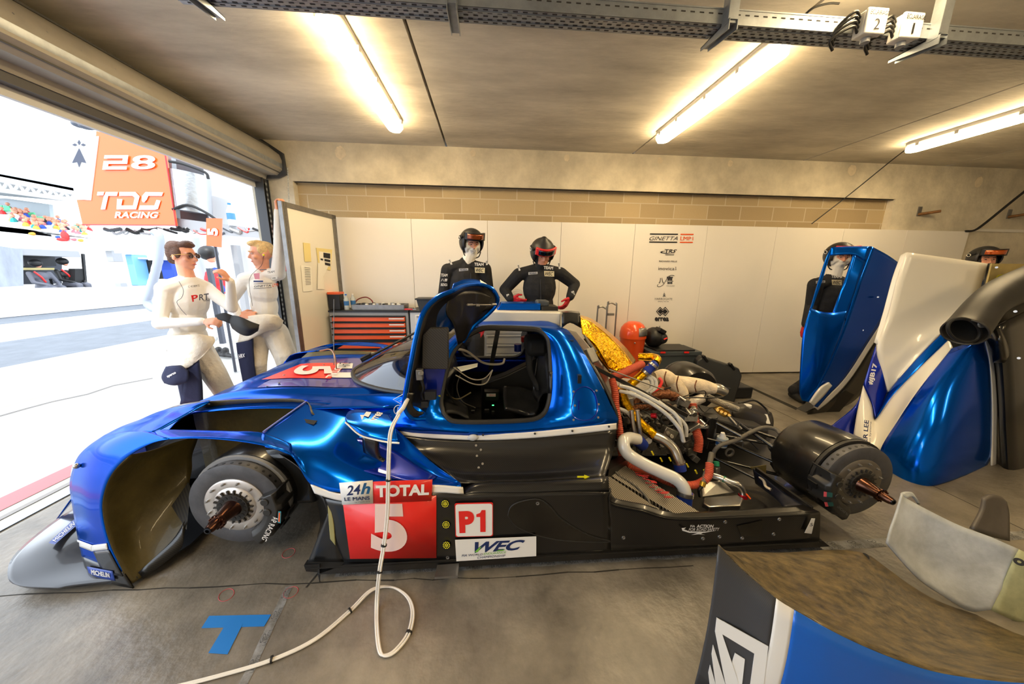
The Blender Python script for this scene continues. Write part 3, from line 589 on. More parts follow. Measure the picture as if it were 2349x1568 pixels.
# nose deck: a height field, symmetric about the middle of the car
XS = [-2.3, -2.16, -1.98, -1.82, -1.68, -1.56, -1.43, -1.25, -1.08, -.9, -.7, -.5]
ZS = [.17, .33, .475, .57, .64, .685, .71, .722, .722, .715, .715, .71]
def deckrow(x, z):
    o = []
    for dy, dz in ((-.60, -.03 if x > -1.6 else -.09), (-.5, -.028), (-.43, -.02), (-.385, .0), (-.34, -.006), (-.2, -.002), (0, 0), (.2, -.002), (.34, -.006), (.385, .0), (.43, -.02), (.5, -.028), (.60, -.03 if x > -1.6 else -.09)):
        o.append(V(x, YC+dy, z+dz))
    return o
deck = obj('nose_deck', MB().patch([deckrow(x, z) for x, z in zip(XS, ZS)], 4, 3), M_BLUE, car, solid=.005)
def dz(x, y): return float(np.interp(x, XS, ZS))+.006+(-.006 if abs(y-YC) > .3 else 0)
def dk(px, py):
    z = .71
    for _ in range(8): p = PX(px, py, Z=z); z = dz(p.x, p.y)
    p.z += .003; return p
def deckpatch(name, q, m, n=10, up=.003):
    c = [dk(*a) for a in q]; g = MB().grid([[(lambda p: V(p.x, p.y, dz(p.x, p.y)+up))(bil(c, i/n, j/n)) for i in range(n+1)] for j in range(n+1)]); return obj(name, g, m, car)
deckpatch('purple_vinyl', [(715, 826), (828, 822), (842, 889), (590, 889)], mat('violet_blue_vinyl', (62, 62, 168), .25, .4, .8))
dp = deckpatch('number_panel', [(690, 836), (800, 834), (758, 870), (600, 872)], M_RED, up=.006)
def dq(pts, l=.011): return [dk(*a)+V(0, 0, l) for a in pts]
words('5', dq([(757, 842), (764, 863), (664, 864), (688, 843)]), M_PINKW, dp, bold=.03)
words('TOTAL', dq([(792, 840), (768, 871), (746, 871), (777, 841)]), M_WHITE, dp, bold=.02)
deckpatch('white_band', [(760, 856), (812, 856), (808, 868), (762, 868)], M_WHITE, 4, .0075)
d2 = deckpatch('race_badge', [(775, 835), (810, 835), (808, 847), (768, 847)], M_WHITE, 4, .0075); words('24h', dq([(806, 836), (803, 846), (776, 846), (780, 836)]), M_INK, d2)
obj('tow_loop', MB().tube([dk(772, 850)+V(0, 0, .0), dk(771, 848)+V(0, 0, .10), dk(765, 845)+V(-.01, 0, .135), dk(735, 850)+V(0, .02, .13)], .005, 8, smooth=4), mat('bronze_tube', (176, 140, 120), .3, .8), car)
p = dk(766, 838); obj('antenna', MB().cyl(p, PX(766, 686, Y=p.y), .0035, .002, 8), M_ALUD, car)
for (x, y) in ((652, 862), (700, 852), (743, 838), (640, 880), (755, 855), (612, 888)): obj('stud', MB().cyl(dk(x, y), dk(x, y)+V(0, 0, .006), .007, n=12), M_STEEL, car)
# deck shoulder falling to the sidepod
both('deck_shoulder', pch([[(690, 908, 1.84), (760, 905, 1.84), (840, 904, 1.80), (900, 902, 1.74), (945, 905, 1.68)], [(695, 915, 1.80), (760, 916, 1.79), (835, 924, 1.75), (900, 938, 1.68), (960, 955, 1.64)], [(700, 923, 1.715), (745, 926, 1.72), (800, 937, 1.71), (870, 962, 1.65), (910, 985, 1.60)]]), M_BLUE, solid=.004)
# cockpit shell with door opening
HO = [(1013, 949), (1025, 964), (1047, 972), (1114, 973), (1206, 969), (1240, 961), (1258, 940), (1266, 903), (1267, 854), (1263, 793), (1257, 772), (1243, 759), (1221, 754), (1145, 751), (1114, 751), (1096, 756), (1071, 769), (1053, 787), (1035, 811), (1022, 848), (1013, 885), (1008, 925)]
OU = [(906, 960, 1.61), (906, 985, 1.60), (1047, 997, 1.585), (1114, 999, 1.58), (1206, 994, 1.58), (1310, 984, 1.58), (1413, 974, 1.58), (1398, 925, 1.63), (1377, 880, 1.68), (1342, 815, 1.76), (1312, 770, 1.84), (1288, 753, 1.90), (1221, 748, 1.93), (1145, 745, 1.93), (1105, 746, 1.93), (1078, 751, 1.90), (1052, 764, 1.87), (1028, 785, 1.82), (1000, 815, 1.78), (965, 860, 1.72), (940, 893, 1.69), (920, 925, 1.65)]
hY = lambda y: 1.59+max(0, (972-y))/220*.24
H3 = [PX(x, y, Y=hY(y)) for x, y in HO]; O3 = PXL(OU)
M3 = [(a+b)/2+V(0, -.012, 0) for a, b in zip(H3, O3)]
def ringpatch(A, B, C): return MB().grid([[*c] for c in zip(*[[V(*q) for q in crn([tuple(x) for x in r+[r[0]]], 3)] for r in (A, B, C)])])
cs_ = both('cockpit_side', ringpatch(O3, M3, H3), M_BLUE, solid=.012)
c = sum(H3, V(0, 0, 0))/len(H3)
both('door_seal', MB().tube([V(*q) for q in crn([tuple(x+(c-x)*.015+V(0, .012, 0)) for x in H3+[H3[0]]], 3)][:-1], .016, 8, closed=True), M_CARBM)
both('white_waist_stripe', pch([[(908, 984, 1.598), (985, 992, 1.588), (1100, 995, 1.576), (1206, 991, 1.572), (1310, 981, 1.572), (1414, 970, 1.572)], [(912, 997, 1.594), (985, 1004, 1.582), (1100, 1009, 1.570), (1206, 1005, 1.566), (1310, 996, 1.566), (1414, 984, 1.566)]]), M_WHITE, solid=.004)
for x, y in ((1108, 997), (1227, 994), (1313, 988), (1397, 978)): obj('stud', MB().cyl(PX(x, y, Y=1.566), PX(x, y, Y=1.558), .006, n=10), M_BLACK, car)
obj('stripe_fairing', MB().ball(PX(1085, 1003, Y=1.57), (.028, .012, .018)), M_LGREY, car)
# recessed jack cover on the rear quarter
CB = bvh(cs_); hc_ = lambda x, y, l=.010: hit(CB, x, y, l) or PX(x, y, Y=1.6)
obj('jack_cover_ring', MB().tube([V(*q) for q in crn([tuple(hc_(x, y, .008)) for x, y in [(1310, 935), (1318, 900), (1340, 887), (1362, 900), (1370, 935), (1360, 958), (1335, 963), (1315, 955), (1310, 935)]], 4)][:-1], .0025, 6, closed=True), M_BLUED, car)
obj('jack_handle', MB().box(hc_(1326, 930), (.006, .012, .06)), M_BLUED, car)
for x, y in ((1315, 898), (1367, 896), (1318, 930), (1372, 927), (1315, 963), (1371, 957)): obj('stud', MB().cyl(hc_(x, y, .002), hc_(x, y, .010), .006, n=10), M_STEEL, car)
# roof
rf = [[V(-.13, 1.93, 1.045), V(-.17, 2.05, 1.06), V(-.2, YC, 1.065), V(-.17, 2.49, 1.06), V(-.13, 2.61, 1.045)], [V(.0, 1.92, 1.06), V(.0, 2.05, 1.075), V(.0, YC, 1.08), V(.0, 2.49, 1.075), V(.0, 2.62, 1.06)], [V(.25, 1.92, 1.06), V(.25, 2.05, 1.075), V(.25, YC, 1.08), V(.25, 2.49, 1.075), V(.25, 2.62, 1.06)], [V(.41, 1.91, 1.045), V(.44, 2.05, 1.06), V(.45, YC, 1.065), V(.44, 2.49, 1.06), V(.41, 2.63, 1.045)],
      [V(.60, 1.76, .86), V(.66, 1.98, .88), V(.68, YC, .88), V(.66, 2.56, .88), V(.60, 2.78, .86)]]
obj('roof', MB().patch(rf, 4, 4), M_BLUE, car, solid=.01)
fn = MB(); x0, x1 = PX(1130, 716, Y=2.1).x, PX(1288, 716, Y=2.1).x
zt = PX(1200, 714, Y=2.12).z
fn.prism([V(-.12, 2.11, 1.06), V(x1, 2.11, 1.03), V(x1, 2.11, zt-.005), V(.02, 2.11, zt)], (0, .32, 0)); obj('roof_scoop', fn, M_CREAM, car, bevel=.008)
g = MB().prism([V(PX(1140, 714, Y=2.2).x, 2.2, zt), V(PX(1240, 714, Y=2.2).x, 2.2, zt), V(PX(1240, 701, Y=2.2).x, 2.2, zt+.045), V(PX(1150, 700, Y=2.2).x, 2.2, zt+.045)], (0, .14, 0)); obj('roof_light_pod', g, M_BLUE, car, bevel=.004)
cbx = MB().box(PX(1257, 708, Y=2.27)+V(0, 0, 0), (.115, .14, .05)); obj('camera_mount', cbx, M_BLACK, car, bevel=.004)
obj('camera_pod', MB().box(PX(1243, 695, Y=2.27), (.085, .11, .045)), mat('slate_plastic', (58, 64, 72), .5), car, bevel=.012)
# windscreen
wr = [[(-.42, -.56, .745), (-.62, -.45, .735), (-.8, -.3, .73), (-.90, -.12, .728), (-.92, 0, .728), (-.90, .12, .728), (-.8, .3, .73), (-.62, .45, .735), (-.42, .56, .745)],
      [(-.30, -.52, .87), (-.46, -.40, .875), (-.57, -.26, .88), (-.63, -.1, .885), (-.64, 0, .885), (-.63, .1, .885), (-.57, .26, .88), (-.46, .40, .875), (-.30, .52, .87)],
      [(-.13, -.38, 1.03), (-.17, -.30, 1.04), (-.19, -.2, 1.05), (-.2, -.08, 1.055), (-.2, 0, 1.055), (-.2, .08, 1.055), (-.19, .2, 1.05), (-.17, .30, 1.04), (-.13, .38, 1.03)]]
W3 = [[V(a, YC+b_, c_) for a, b_, c_ in r] for r in wr]
M_SCR = bpy.data.materials.new('windscreen_glass'); M_SCR.use_nodes = True; n_ = M_SCR.node_tree; n_.nodes.remove(n_.nodes['Principled BSDF'])
mx, tr_, gl_ = n_.nodes.new('ShaderNodeMixShader'), n_.nodes.new('ShaderNodeBsdfTransparent'), n_.nodes.new('ShaderNodeBsdfGlossy'); lw = n_.nodes.new('ShaderNodeFresnel'); lw.inputs[0].default_value = 1.9
tr_.inputs[0].default_value = (.82, .86, .88, 1); gl_.inputs['Roughness'].default_value = .04
n_.links.new(lw.outputs[0], mx.inputs[0]); n_.links.new(tr_.outputs[0], mx.inputs[1]); n_.links.new(gl_.outputs[0], mx.inputs[2]); n_.links.new(mx.outputs[0], n_.nodes['Material Output'].inputs[0])
obj('windscreen', MB().patch(W3, 4, 6), M_SCR, car)
obj('windscreen_trim', MB().tube([V(*q)+V(0, 0, -.002) for q in crn([tuple(p) for p in W3[0]], 5)], .014, 8), M_CARBM, car)
g = MB(); 
for s_ in (0, -1): g.tube([V(*q) for q in crn([tuple(r[s_]) for r in W3], 5)], .016, 8)
obj('windscreen_pillar', g, M_CARBM, car)
obj('wiper', MB().bar(V(-.93, 2.42, .745), V(-.55, 2.62, .93), .03, .01).bar(V(-.95, 2.44, .74), V(-.88, 2.46, .775), .045, .03), M_BLACK, car)
# dashboard and rim seen through the glass
obj('dashboard', MB().patch([[V(-.55, 1.9, .70), V(-.6, YC, .74), V(-.55, 2.64, .70)], [V(-.32, 1.85, .76), V(-.35, YC, .80), V(-.32, 2.69, .76)], [V(-.25, 1.85, .60), V(-.25, YC, .62), V(-.25, 2.69, .60)]], 4, 4), M_CARBD, car, solid=.004)
obj('switch_panel', MB().box((-.42, 2.30, .81), (.14, .20, .03)), M_BLACK, car, bevel=.003)
for k, cc in enumerate(((200, 60, 60), (230, 190, 60), (60, 170, 90), (60, 110, 200), (200, 60, 60))): obj('button', MB().cyl((-.47, 2.22+k*.04, .825), (-.47, 2.22+k*.04, .83), .007, n=10), mat('button_%s' % k, cc, .4), car)
# winglet carrying the apparel brand
wg = obj('mirror_winglet', MB().patch([PXL(r) for r in [[(792, 958, 1.47), (798, 946, 1.53), (815, 940, 1.56), (850, 943, 1.57), (895, 948, 1.58)], [(792, 966, 1.45), (820, 975, 1.44), (850, 978, 1.45), (880, 978, 1.46), (905, 975, 1.47)], [(793, 968, 1.445), (825, 995, 1.42), (860, 1006, 1.41), (890, 1012, 1.405), (914, 1015, 1.405)]]], 5, 5), M_BLUE, car, solid=.006)
obj('white_edge', MB().tube(PXL([(792, 968, 1.44), (825, 997, 1.415), (860, 1008, 1.405), (890, 1014, 1.40), (916, 1016, 1.40)]), .004, 6, smooth=4), M_WHITE, wg)
shp([[(0, .55), (.3, .25), (.5, .4), (.75, 0), (1, .3), (.7, .9), (.5, .55), (.25, 1)]], lf(PXL([(812, 951, 1.53), (850, 942, 1.565), (856, 955, 1.52), (822, 966, 1.48)]), .008), M_WHITE, wg)
words('errea', lf(PXL([(847, 966, 1.49), (866, 943, 1.565), (879, 948, 1.56), (860, 968, 1.49)]), .008), M_WHITE, wg, bold=.03)
obj('winglet_strut', pch([[(832, 998, 1.47), (868, 1006, 1.47)], [(836, 1030, 1.48), (870, 1045, 1.46)], [(840, 1036, 1.49), (884, 1058, 1.45)]]), M_CARB, car, solid=.02)
# maker's roundel and shield
g = lf(PXL([(903, 928, 1.66), (927, 928, 1.66), (927, 952, 1.64), (903, 952, 1.64)]), .012)
em = shp(ring2(.5, .5, .5, .5, .07, 24), g, M_WHITE, car); words('N', [bil(g, .3, .22), bil(g, .7, .22), bil(g, .7, .78), bil(g, .3, .78)], M_WHITE, em, shear=.3)
obj('shield_outline', MB().tube(lf(PXL([(940, 895, 1.69), (902, 916, 1.70), (925, 929, 1.67)]), .006), .0025, 6), M_WHITE, car)
obj('red_shield_patch', MB().add(lf(PXL([(933, 905, 1.68), (926, 916, 1.68), (918, 921, 1.68), (934, 926, 1.66)]), .006), [(0, 1, 2, 3)]), M_RED, car)
# tub side in bare carbon, and the lower sidepod
both('tub_side', pch([[(912, 996, 1.594), (985, 1004, 1.582), (1085, 1009, 1.575), (1206, 1005, 1.566), (1310, 996, 1.566), (1414, 985, 1.566)], [(950, 1030, 1.56), (1010, 1035, 1.55), (1090, 1040, 1.545), (1206, 1040, 1.54), (1310, 1035, 1.53), (1408, 1030, 1.53)], [(1010, 1072, 1.47), (1050, 1080, 1.46), (1100, 1085, 1.45), (1206, 1085, 1.44), (1300, 1078, 1.43), (1396, 1066, 1.43)], [(1050, 1108, 1.37), (1075, 1108, 1.365), (1100, 1106, 1.36), (1206, 1103, 1.355), (1300, 1098, 1.35), (1388, 1092, 1.35)]]), M_CARB, solid=.005)
for x, y, Y in ((1092, 1021, 1.558), (1103, 1031, 1.55), (1094, 1045, 1.54), (1107, 1063, 1.50), (1098, 1072, 1.485)): obj('stud', MB().cyl(PX(x, y, Y=Y), PX(x, y, Y=Y-.008), .006, n=10), M_STEEL, car)
obj('arrow_tape', MB().add(PXL([(1324, 1091, 1.34), (1340, 1091, 1.34), (1340, 1088, 1.34), (1353, 1093, 1.34), (1340, 1098, 1.34), (1340, 1095, 1.34), (1324, 1095, 1.34)]), [tuple(range(7))]), M_YEL, car)
SP = [[(1064, 1120, 1.36), (1100, 1106, 1.365), (1206, 1103, 1.36), (1300, 1097, 1.355), (1396, 1092, 1.35)], [(1064, 1128, 1.32), (1100, 1112, 1.33), (1206, 1110, 1.325), (1300, 1106, 1.32), (1396, 1103, 1.32)], [(1064, 1134, 1.30), (1100, 1130, 1.30), (1206, 1130, 1.30), (1300, 1127, 1.30), (1397, 1124, 1.30)]]
both('sidepod_shoulder', pch(SP), M_CARB, solid=.005)
SD = [[(744, 1142, 1.33), (785, 1149, 1.297), (860, 1149, 1.292), (990, 1130, 1.293), (1062, 1133, 1.297), (1100, 1130, 1.298), (1206, 1130, 1.298), (1300, 1127, 1.298), (1397, 1128, 1.298)],
      [(757, 1190, 1.33), (795, 1190, 1.298), (860, 1190, 1.292), (990, 1180, 1.292), (1062, 1178, 1.293), (1100, 1175, 1.293), (1206, 1170, 1.30), (1300, 1170, 1.30), (1400, 1165, 1.30)],
      [(770, 1240, 1.32), (805, 1240, 1.297), (860, 1240, 1.294), (990, 1235, 1.294), (1062, 1232, 1.294), (1100, 1230, 1.294), (1206, 1225, 1.296), (1300, 1225, 1.298), (1400, 1222, 1.298)],
      [(790, 1288, 1.31), (815, 1287, 1.30), (870, 1286, 1.296), (990, 1282, 1.296), (1062, 1284, 1.296), (1100, 1283, 1.296), (1206, 1279, 1.296), (1300, 1272, 1.298), (1400, 1267, 1.298)]]
both('sidepod_side', pch(SD), M_CARB, solid=.006)
SR = [[(1397, 1128, 1.298), (1402, 1152, 1.298), (1470, 1168, 1.298), (1548, 1188, 1.298), (1700, 1183, 1.298), (1880, 1174, 1.298)], [(1400, 1180, 1.299), (1405, 1190, 1.299), (1470, 1200, 1.299), (1548, 1210, 1.299), (1700, 1208, 1.299), (1880, 1200, 1.299)], [(1400, 1267, 1.298), (1420, 1266, 1.298), (1480, 1263, 1.298), (1560, 1259, 1.298), (1700, 1250, 1.298), (1878, 1240, 1.298)]]
both('sidepod_rear_side', pch(SR), M_CARB, solid=.006)
# teardrop recess on the side
rc = prow([(1165, 1180, 1.298), (1172, 1160, 1.298), (1195, 1148, 1.298), (1235, 1143, 1.298), (1262, 1160, 1.298), (1290, 1190, 1.298), (1350, 1225, 1.298), (1400, 1240, 1.298), (1300, 1238, 1.298), (1230, 1225, 1.298), (1185, 1205, 1.298)])
rc = [V(*q) for q in crn([tuple(p) for p in rc+[rc[0]]], 4)][:-1]; cc = sum(rc, V(0, 0, 0))/len(rc)
obj('side_recess', MB().grid([[p+V(0, -.0045, 0) for p in rc], [p.lerp(cc, .25)+V(0, -.0049, 0) for p in rc], [p.lerp(cc, .99)+V(0, -.0052, 0) for p in rc]], closed=True), mat('deep_gloss_black', (5, 5, 5), .18, 0, .6), car)
obj('side_recess_rim', MB().tube([p+V(0, -.004, 0) for p in rc], .003, 6, closed=True), M_CARBM, car)
both('sill', MB().prism([V(-.66, 1.29, .085), V(1.70, 1.29, .075), V(1.74, 1.285, .045), V(-.78, 1.285, .045)], (0, .2, 0)), M_CARBD)
both('splitter_edge', MB().prism(PXL([(697, 1296, 1.30), (1878, 1240, 1.30), (1880, 1244, 1.285), (700, 1306, 1.285)]), (0, .03, 0)), M_CARBM)
obj('turning_vane', pch([[(757, 1165, 1.335), (770, 1185, 1.33)], [(730, 1230, 1.33), (775, 1240, 1.32)], [(703, 1296, 1.32), (790, 1290, 1.31)]]), M_CARB, car, solid=.006)
obj('vane_fin', MB().prism(PXL([(698, 1295, 1.29), (733, 1293, 1.29), (733, 1336, 1.285), (728, 1312, 1.29), (702, 1310, 1.29)]), (0, .006, 0)), M_CARBD, car)
obj('kevlar_strip', pch([[(752, 1155, 1.325), (759, 1165, 1.322)], [(755, 1200, 1.322), (766, 1200, 1.318)], [(758, 1235, 1.32), (770, 1250, 1.315)]]), mat('kevlar', (150, 142, 90), .6), car, solid=.004)
# stickers on the side
SY = 1.285
pn = obj('number_panel', MB().add(PXL([(786, 1149, SY), (1001, 1136, SY), (1001, 1279, SY), (803, 1281, SY+.005)]), [(0, 1, 2, 3)]), M_RED, car, solid=.001)
tp = obj('race_title_panel', MB().add(PXL([(778, 1107, SY+.0), (992, 1099, SY+.0), (990, 1148, SY-.002), (785, 1157, SY-.002)]), [(0, 1, 2, 3)]), M_RED, car, solid=.001)
w4 = PXL([(778, 1107, SY-.003), (855, 1101, SY-.003), (856, 1154, SY-.005), (785, 1157, SY-.005)])
wp = obj('race_badge', MB().add(w4, [(0, 1, 2, 3)]), M_WHITE, car, solid=.001)
M_TEAL = mat('teal_ink', (20, 84, 130), .4); M_NAVI = mat('navy_ink', (24, 44, 96), .4)
words('24', [bil(w4, .2, .15), bil(w4, .62, .12), bil(w4, .62, .56), bil(w4, .18, .58)], M_NAVI, wp, bold=.015, shear=.2)
words('h', [bil(w4, .64, .08), bil(w4, .93, .08), bil(w4, .93, .56), bil(w4, .62, .56)], M_TEAL, wp, bold=.03, shear=.25)
words('LE MANS', [bil(w4, .1, .66), bil(w4, .9, .66), bil(w4, .9, .82), bil(w4, .1, .82)], M_NAVI, wp, bold=.01)
words('16-17 JUIN 2018', [bil(w4, .42, .88), bil(w4, .9, .87), bil(w4, .9, .94), bil(w4, .42, .95)], MATS['faint_ink'], wp)
w5 = PXL([(862, 1112, SY-.004), (985, 1109, SY-.004), (984, 1134, SY-.005), (863, 1140, SY-.005)]); words('TOTAL', w5, M_WHITE, tp, bold=.045)
words('5', PXL([(853, 1155, SY-.004), (928, 1154, SY-.004), (937, 1265, SY-.004), (851, 1263, SY-.004)]), M_PINKW, pn, bold=.06)
def rrect(q, r, asp=1, n=6):
    o = []
    for cx_, cy_, a0 in ((1-r, r*asp, -90), (1-r, 1-r*asp, 0), (r, 1-r*asp, 90), (r, r*asp, 180)):
        for k in range(n+1): a = math.radians(a0+90*k/n); o.append((cx_+r*math.cos(a), cy_+r*asp*math.sin(a)))
    return o
p4 = PXL([(1043, 1153, SY), (1131, 1151, SY), (1131, 1228, SY), (1045, 1230, SY)])
pp = shp([rrect(0, .05)], p4, M_RED, car, 'class_panel', lift=.003, th=.002)
shp([rrect(0, .07)], [bil(p4, .02, .022), bil(p4, .98, .022), bil(p4, .98, .978), bil(p4, .02, .978)], M_WHITE, pp, 'white_field', lift=.0045)
words('P', [bil(p4, .1, .22), bil(p4, .50, .21), bil(p4, .50, .86), bil(p4, .11, .87)], M_RED, pp, bold=.06, lift=.006)
shp([[(.56, .32), (.66, .28), (.70, .2), (.80, .2), (.80, .85), (.66, .85), (.66, .40), (.56, .40)]], p4, M_RED, pp, 'lettering', lift=.006)
w6 = PXL([(1044, 1237, SY-.002), (1230, 1229, SY-.002), (1230, 1274, SY-.002), (1047, 1286, SY-.002)])
wc = shp([R4(0, 0, 1, 1)], w6, M_WHITE, car, 'series_panel', lift=.002, th=.001)
lg = [bil(w6, .23, .12), bil(w6, .86, .12), bil(w6, .84, .62), bil(w6, .23, .64)]
words('WEC', lg, M_NAVI, wc, bold=.03, shear=.45, lift=.004)
shp([[(0, .9), (.1, .5), (.14, .45), (.06, .95)], [(.42, .95), (.5, .85), (.62, .85), (.58, .95)]], lg, mat('lime_ink', (120, 190, 70), .4), wc, lift=.0045)
words('FIA WORLD', [bil(w6, .07, .68), bil(w6, .33, .68), bil(w6, .33, .77), bil(w6, .07, .79)], M_NAVI, wc, lift=.004, shear=.2)
words('ENDURANCE', [bil(w6, .34, .66), bil(w6, .62, .64), bil(w6, .62, .74), bil(w6, .34, .77)], mat('green_ink', (120, 180, 90), .4), wc, lift=.004, shear=.2)
words('CHAMPIONSHIP', [bil(w6, .26, .82), bil(w6, .61, .80), bil(w6, .61, .91), bil(w6, .26, .93)], M_NAVI, wc, lift=.004, shear=.2)
af = PXL([(1563, 1199, SY), (1650, 1199, SY), (1650, 1226, SY), (1563, 1226, SY)])
words('ACTION', PXL([(1597, 1202, SY), (1637, 1202, SY), (1636, 1209, SY), (1597, 1209, SY)]), M_WHITE, car, bold=.03, shear=.15)
words('FIA', PXL([(1583, 1203, SY), (1594, 1203, SY), (1594, 1208, SY), (1583, 1208, SY)]), M_WHITE, car, bold=.02)
words('FOR ROAD SAFETY', PXL([(1580, 1210, SY), (1650, 1209, SY), (1649, 1216, SY), (1579, 1217, SY)]), M_WHITE, car, bold=.005, shear=.15)
shp([[(0, .4), (.12, .35), (.06, .5), (.2, .68), (.6, .7), (.9, .62), (.6, .8), (.2, .8), (.02, .62)], [(.25, .98), (.5, .72), (.62, .7), (.5, .9), (.62, .98), (.45, .92)]], af, M_WHITE, car)
t5 = PXL([(1861, 1188, SY), (1869, 1188, SY), (1861, 1223, SY), (1845, 1221, SY)]); nt5 = shp([R4(0, 0, 1, 1)], t5, M_WHITE, car, 'number_tag', th=.001); words('5', [bil(t5, .2, .3), bil(t5, .8, .3), bil(t5, .8, .5), bil(t5, .25, .5)], M_INK, nt5, lift=.003)
for (x, y) in ((1021, 1155), (1023, 1203), (1024, 1250)):
    g = MB()
    for rr_, nn in ((0, 1), (3.4, 6), (7.2, 12)):
        for k in range(nn): a = 6.2832*(k+.5)/nn; g.box(PX(x+rr_*math.cos(a), y+rr_*math.sin(a), Y=1.279), (.003, .002, .003))
    lp = obj('leader_light', MB().lathe(PX(x, y, Y=1.290), (0, -1, 0), [(.007, 0), (.007, .021), (.0, .022)], 20), M_BLACK, car); obj('led_dots', g, mat('led_yellow', (220, 205, 40), .5, em=.3), lp)
for (x, y) in ((1027, 1277), (1233, 1153), (1663, 1196), (1787, 1190), (1612, 1234), (1702, 1233), (1774, 1224), (1430, 1232), (1650, 1230)): obj('stud', MB().lathe(PX(x, y, Y=1.296), (0, -1, 0), [(0, .009), (.005, .008), (.004, .004), (.002, .003), (.002, 0)], 14), M_ALUD, car)
ob = PXL([(1690, 1205, 1.294), (1748, 1192, 1.294), (1743, 1230, 1.294), (1700, 1228, 1.294)]); obj('side_outlet', MB().prism(ob, (0, -.0025, 0)), mat('deep_gloss_black', (5, 5, 5)), car)
shp([rrect(0, .2)], PXL([(1012, 1306, 1.262), (1045, 1303, 1.262), (1044, 1318, 1.225), (1009, 1320, 1.225)]), M_FLOOR, car, 'plate_slot', lift=.012)
obj('jack_plate', MB().prism(PXL([(1003, 1300, 1.28), (1053, 1296, 1.28), (1050, 1325, 1.20), (997, 1328, 1.20)]), (0, 0, .012)), M_ALUD, car)
# splitter
spl = [[(-2.31, 1.9, .075), (-2.27, 1.65, .09), (-2.18, 1.44, .10), (-2.10, 1.34, .085), (-2.02, 1.30, .055), (-1.85, 1.29, .04)], [(-2.15, 1.9, .10), (-2.10, 1.65, .12), (-2.05, 1.48, .125), (-2.0, 1.38, .09), (-1.93, 1.33, .058), (-1.80, 1.30, .042)], [(-1.9, 1.9, .13), (-1.85, 1.7, .12), (-1.85, 1.55, .09), (-1.80, 1.44, .05), (-1.74, 1.38, .04), (-1.58, 1.33, .03)]]
M_SPL = mat('satin_splitter_carbon', (52, 54, 60), .28, .2, .6)
both('front_splitter', MB().patch([[V(*a) for a in r] for r in spl], 5, 6), M_SPL, solid=.02)
obj('front_splitter', MB().patch([[V(-2.31, y, .075) for y in (1.9, YC, 2.64)], [V(-2.15, y, .10) for y in (1.9, YC, 2.64)], [V(-1.9, y, .14) for y in (1.9, YC, 2.64)]], 3, 4), M_SPL, car, solid=.02)
both('splitter_underlay', MB().prism([V(-2.06, 1.34, .03), V(-2.25, 1.6, .04), V(-2.3, 1.9, .04), V(-2.3, YC, .04), V(-1.5, YC, .04), V(-1.5, 1.5, .03), V(-1.6, 1.31, .02)], (0, 0, .012)), M_CARBD)
w7 = PXL([(118, 1235, 1.56), (168, 1205, 1.64), (172, 1216, 1.62), (122, 1246, 1.54)])
w7 = [PX(a, b_, Z=.145) for a, b_ in [(112, 1246), (170, 1192), (176, 1206), (126, 1250)]]
s7 = shp([R4(0, 0, 1, 1)], w7, MATS['sticker_blue'], car, 'sponsor_sticker', lift=.004); words('MICHELIN', [bil(w7, .1, .2), bil(w7, .95, .2), bil(w7, .95, .8), bil(w7, .1, .8)], M_WHITE, s7, lift=.006)
obj('nose_bulkhead', MB().box((-1.75, YC, .3), (.5, .8, .3)).box((-1.2, YC, .35), (.8, .7, .5)), M_CARBD, car, bevel=.02)
obj('car_floor', MB().prism([V(-.8, 1.34, .05), V(1.7, 1.32, .05), V(1.85, 1.62, .05), V(2.5, 1.72, .07), V(2.5, 2.82, .07), V(1.85, 2.92, .05), V(1.7, 3.22, .05), V(-.8, 3.2, .05), V(-.9, 2.8, .05), V(-.9, 1.74, .05)], (0, 0, .02)), M_CARBD, car)
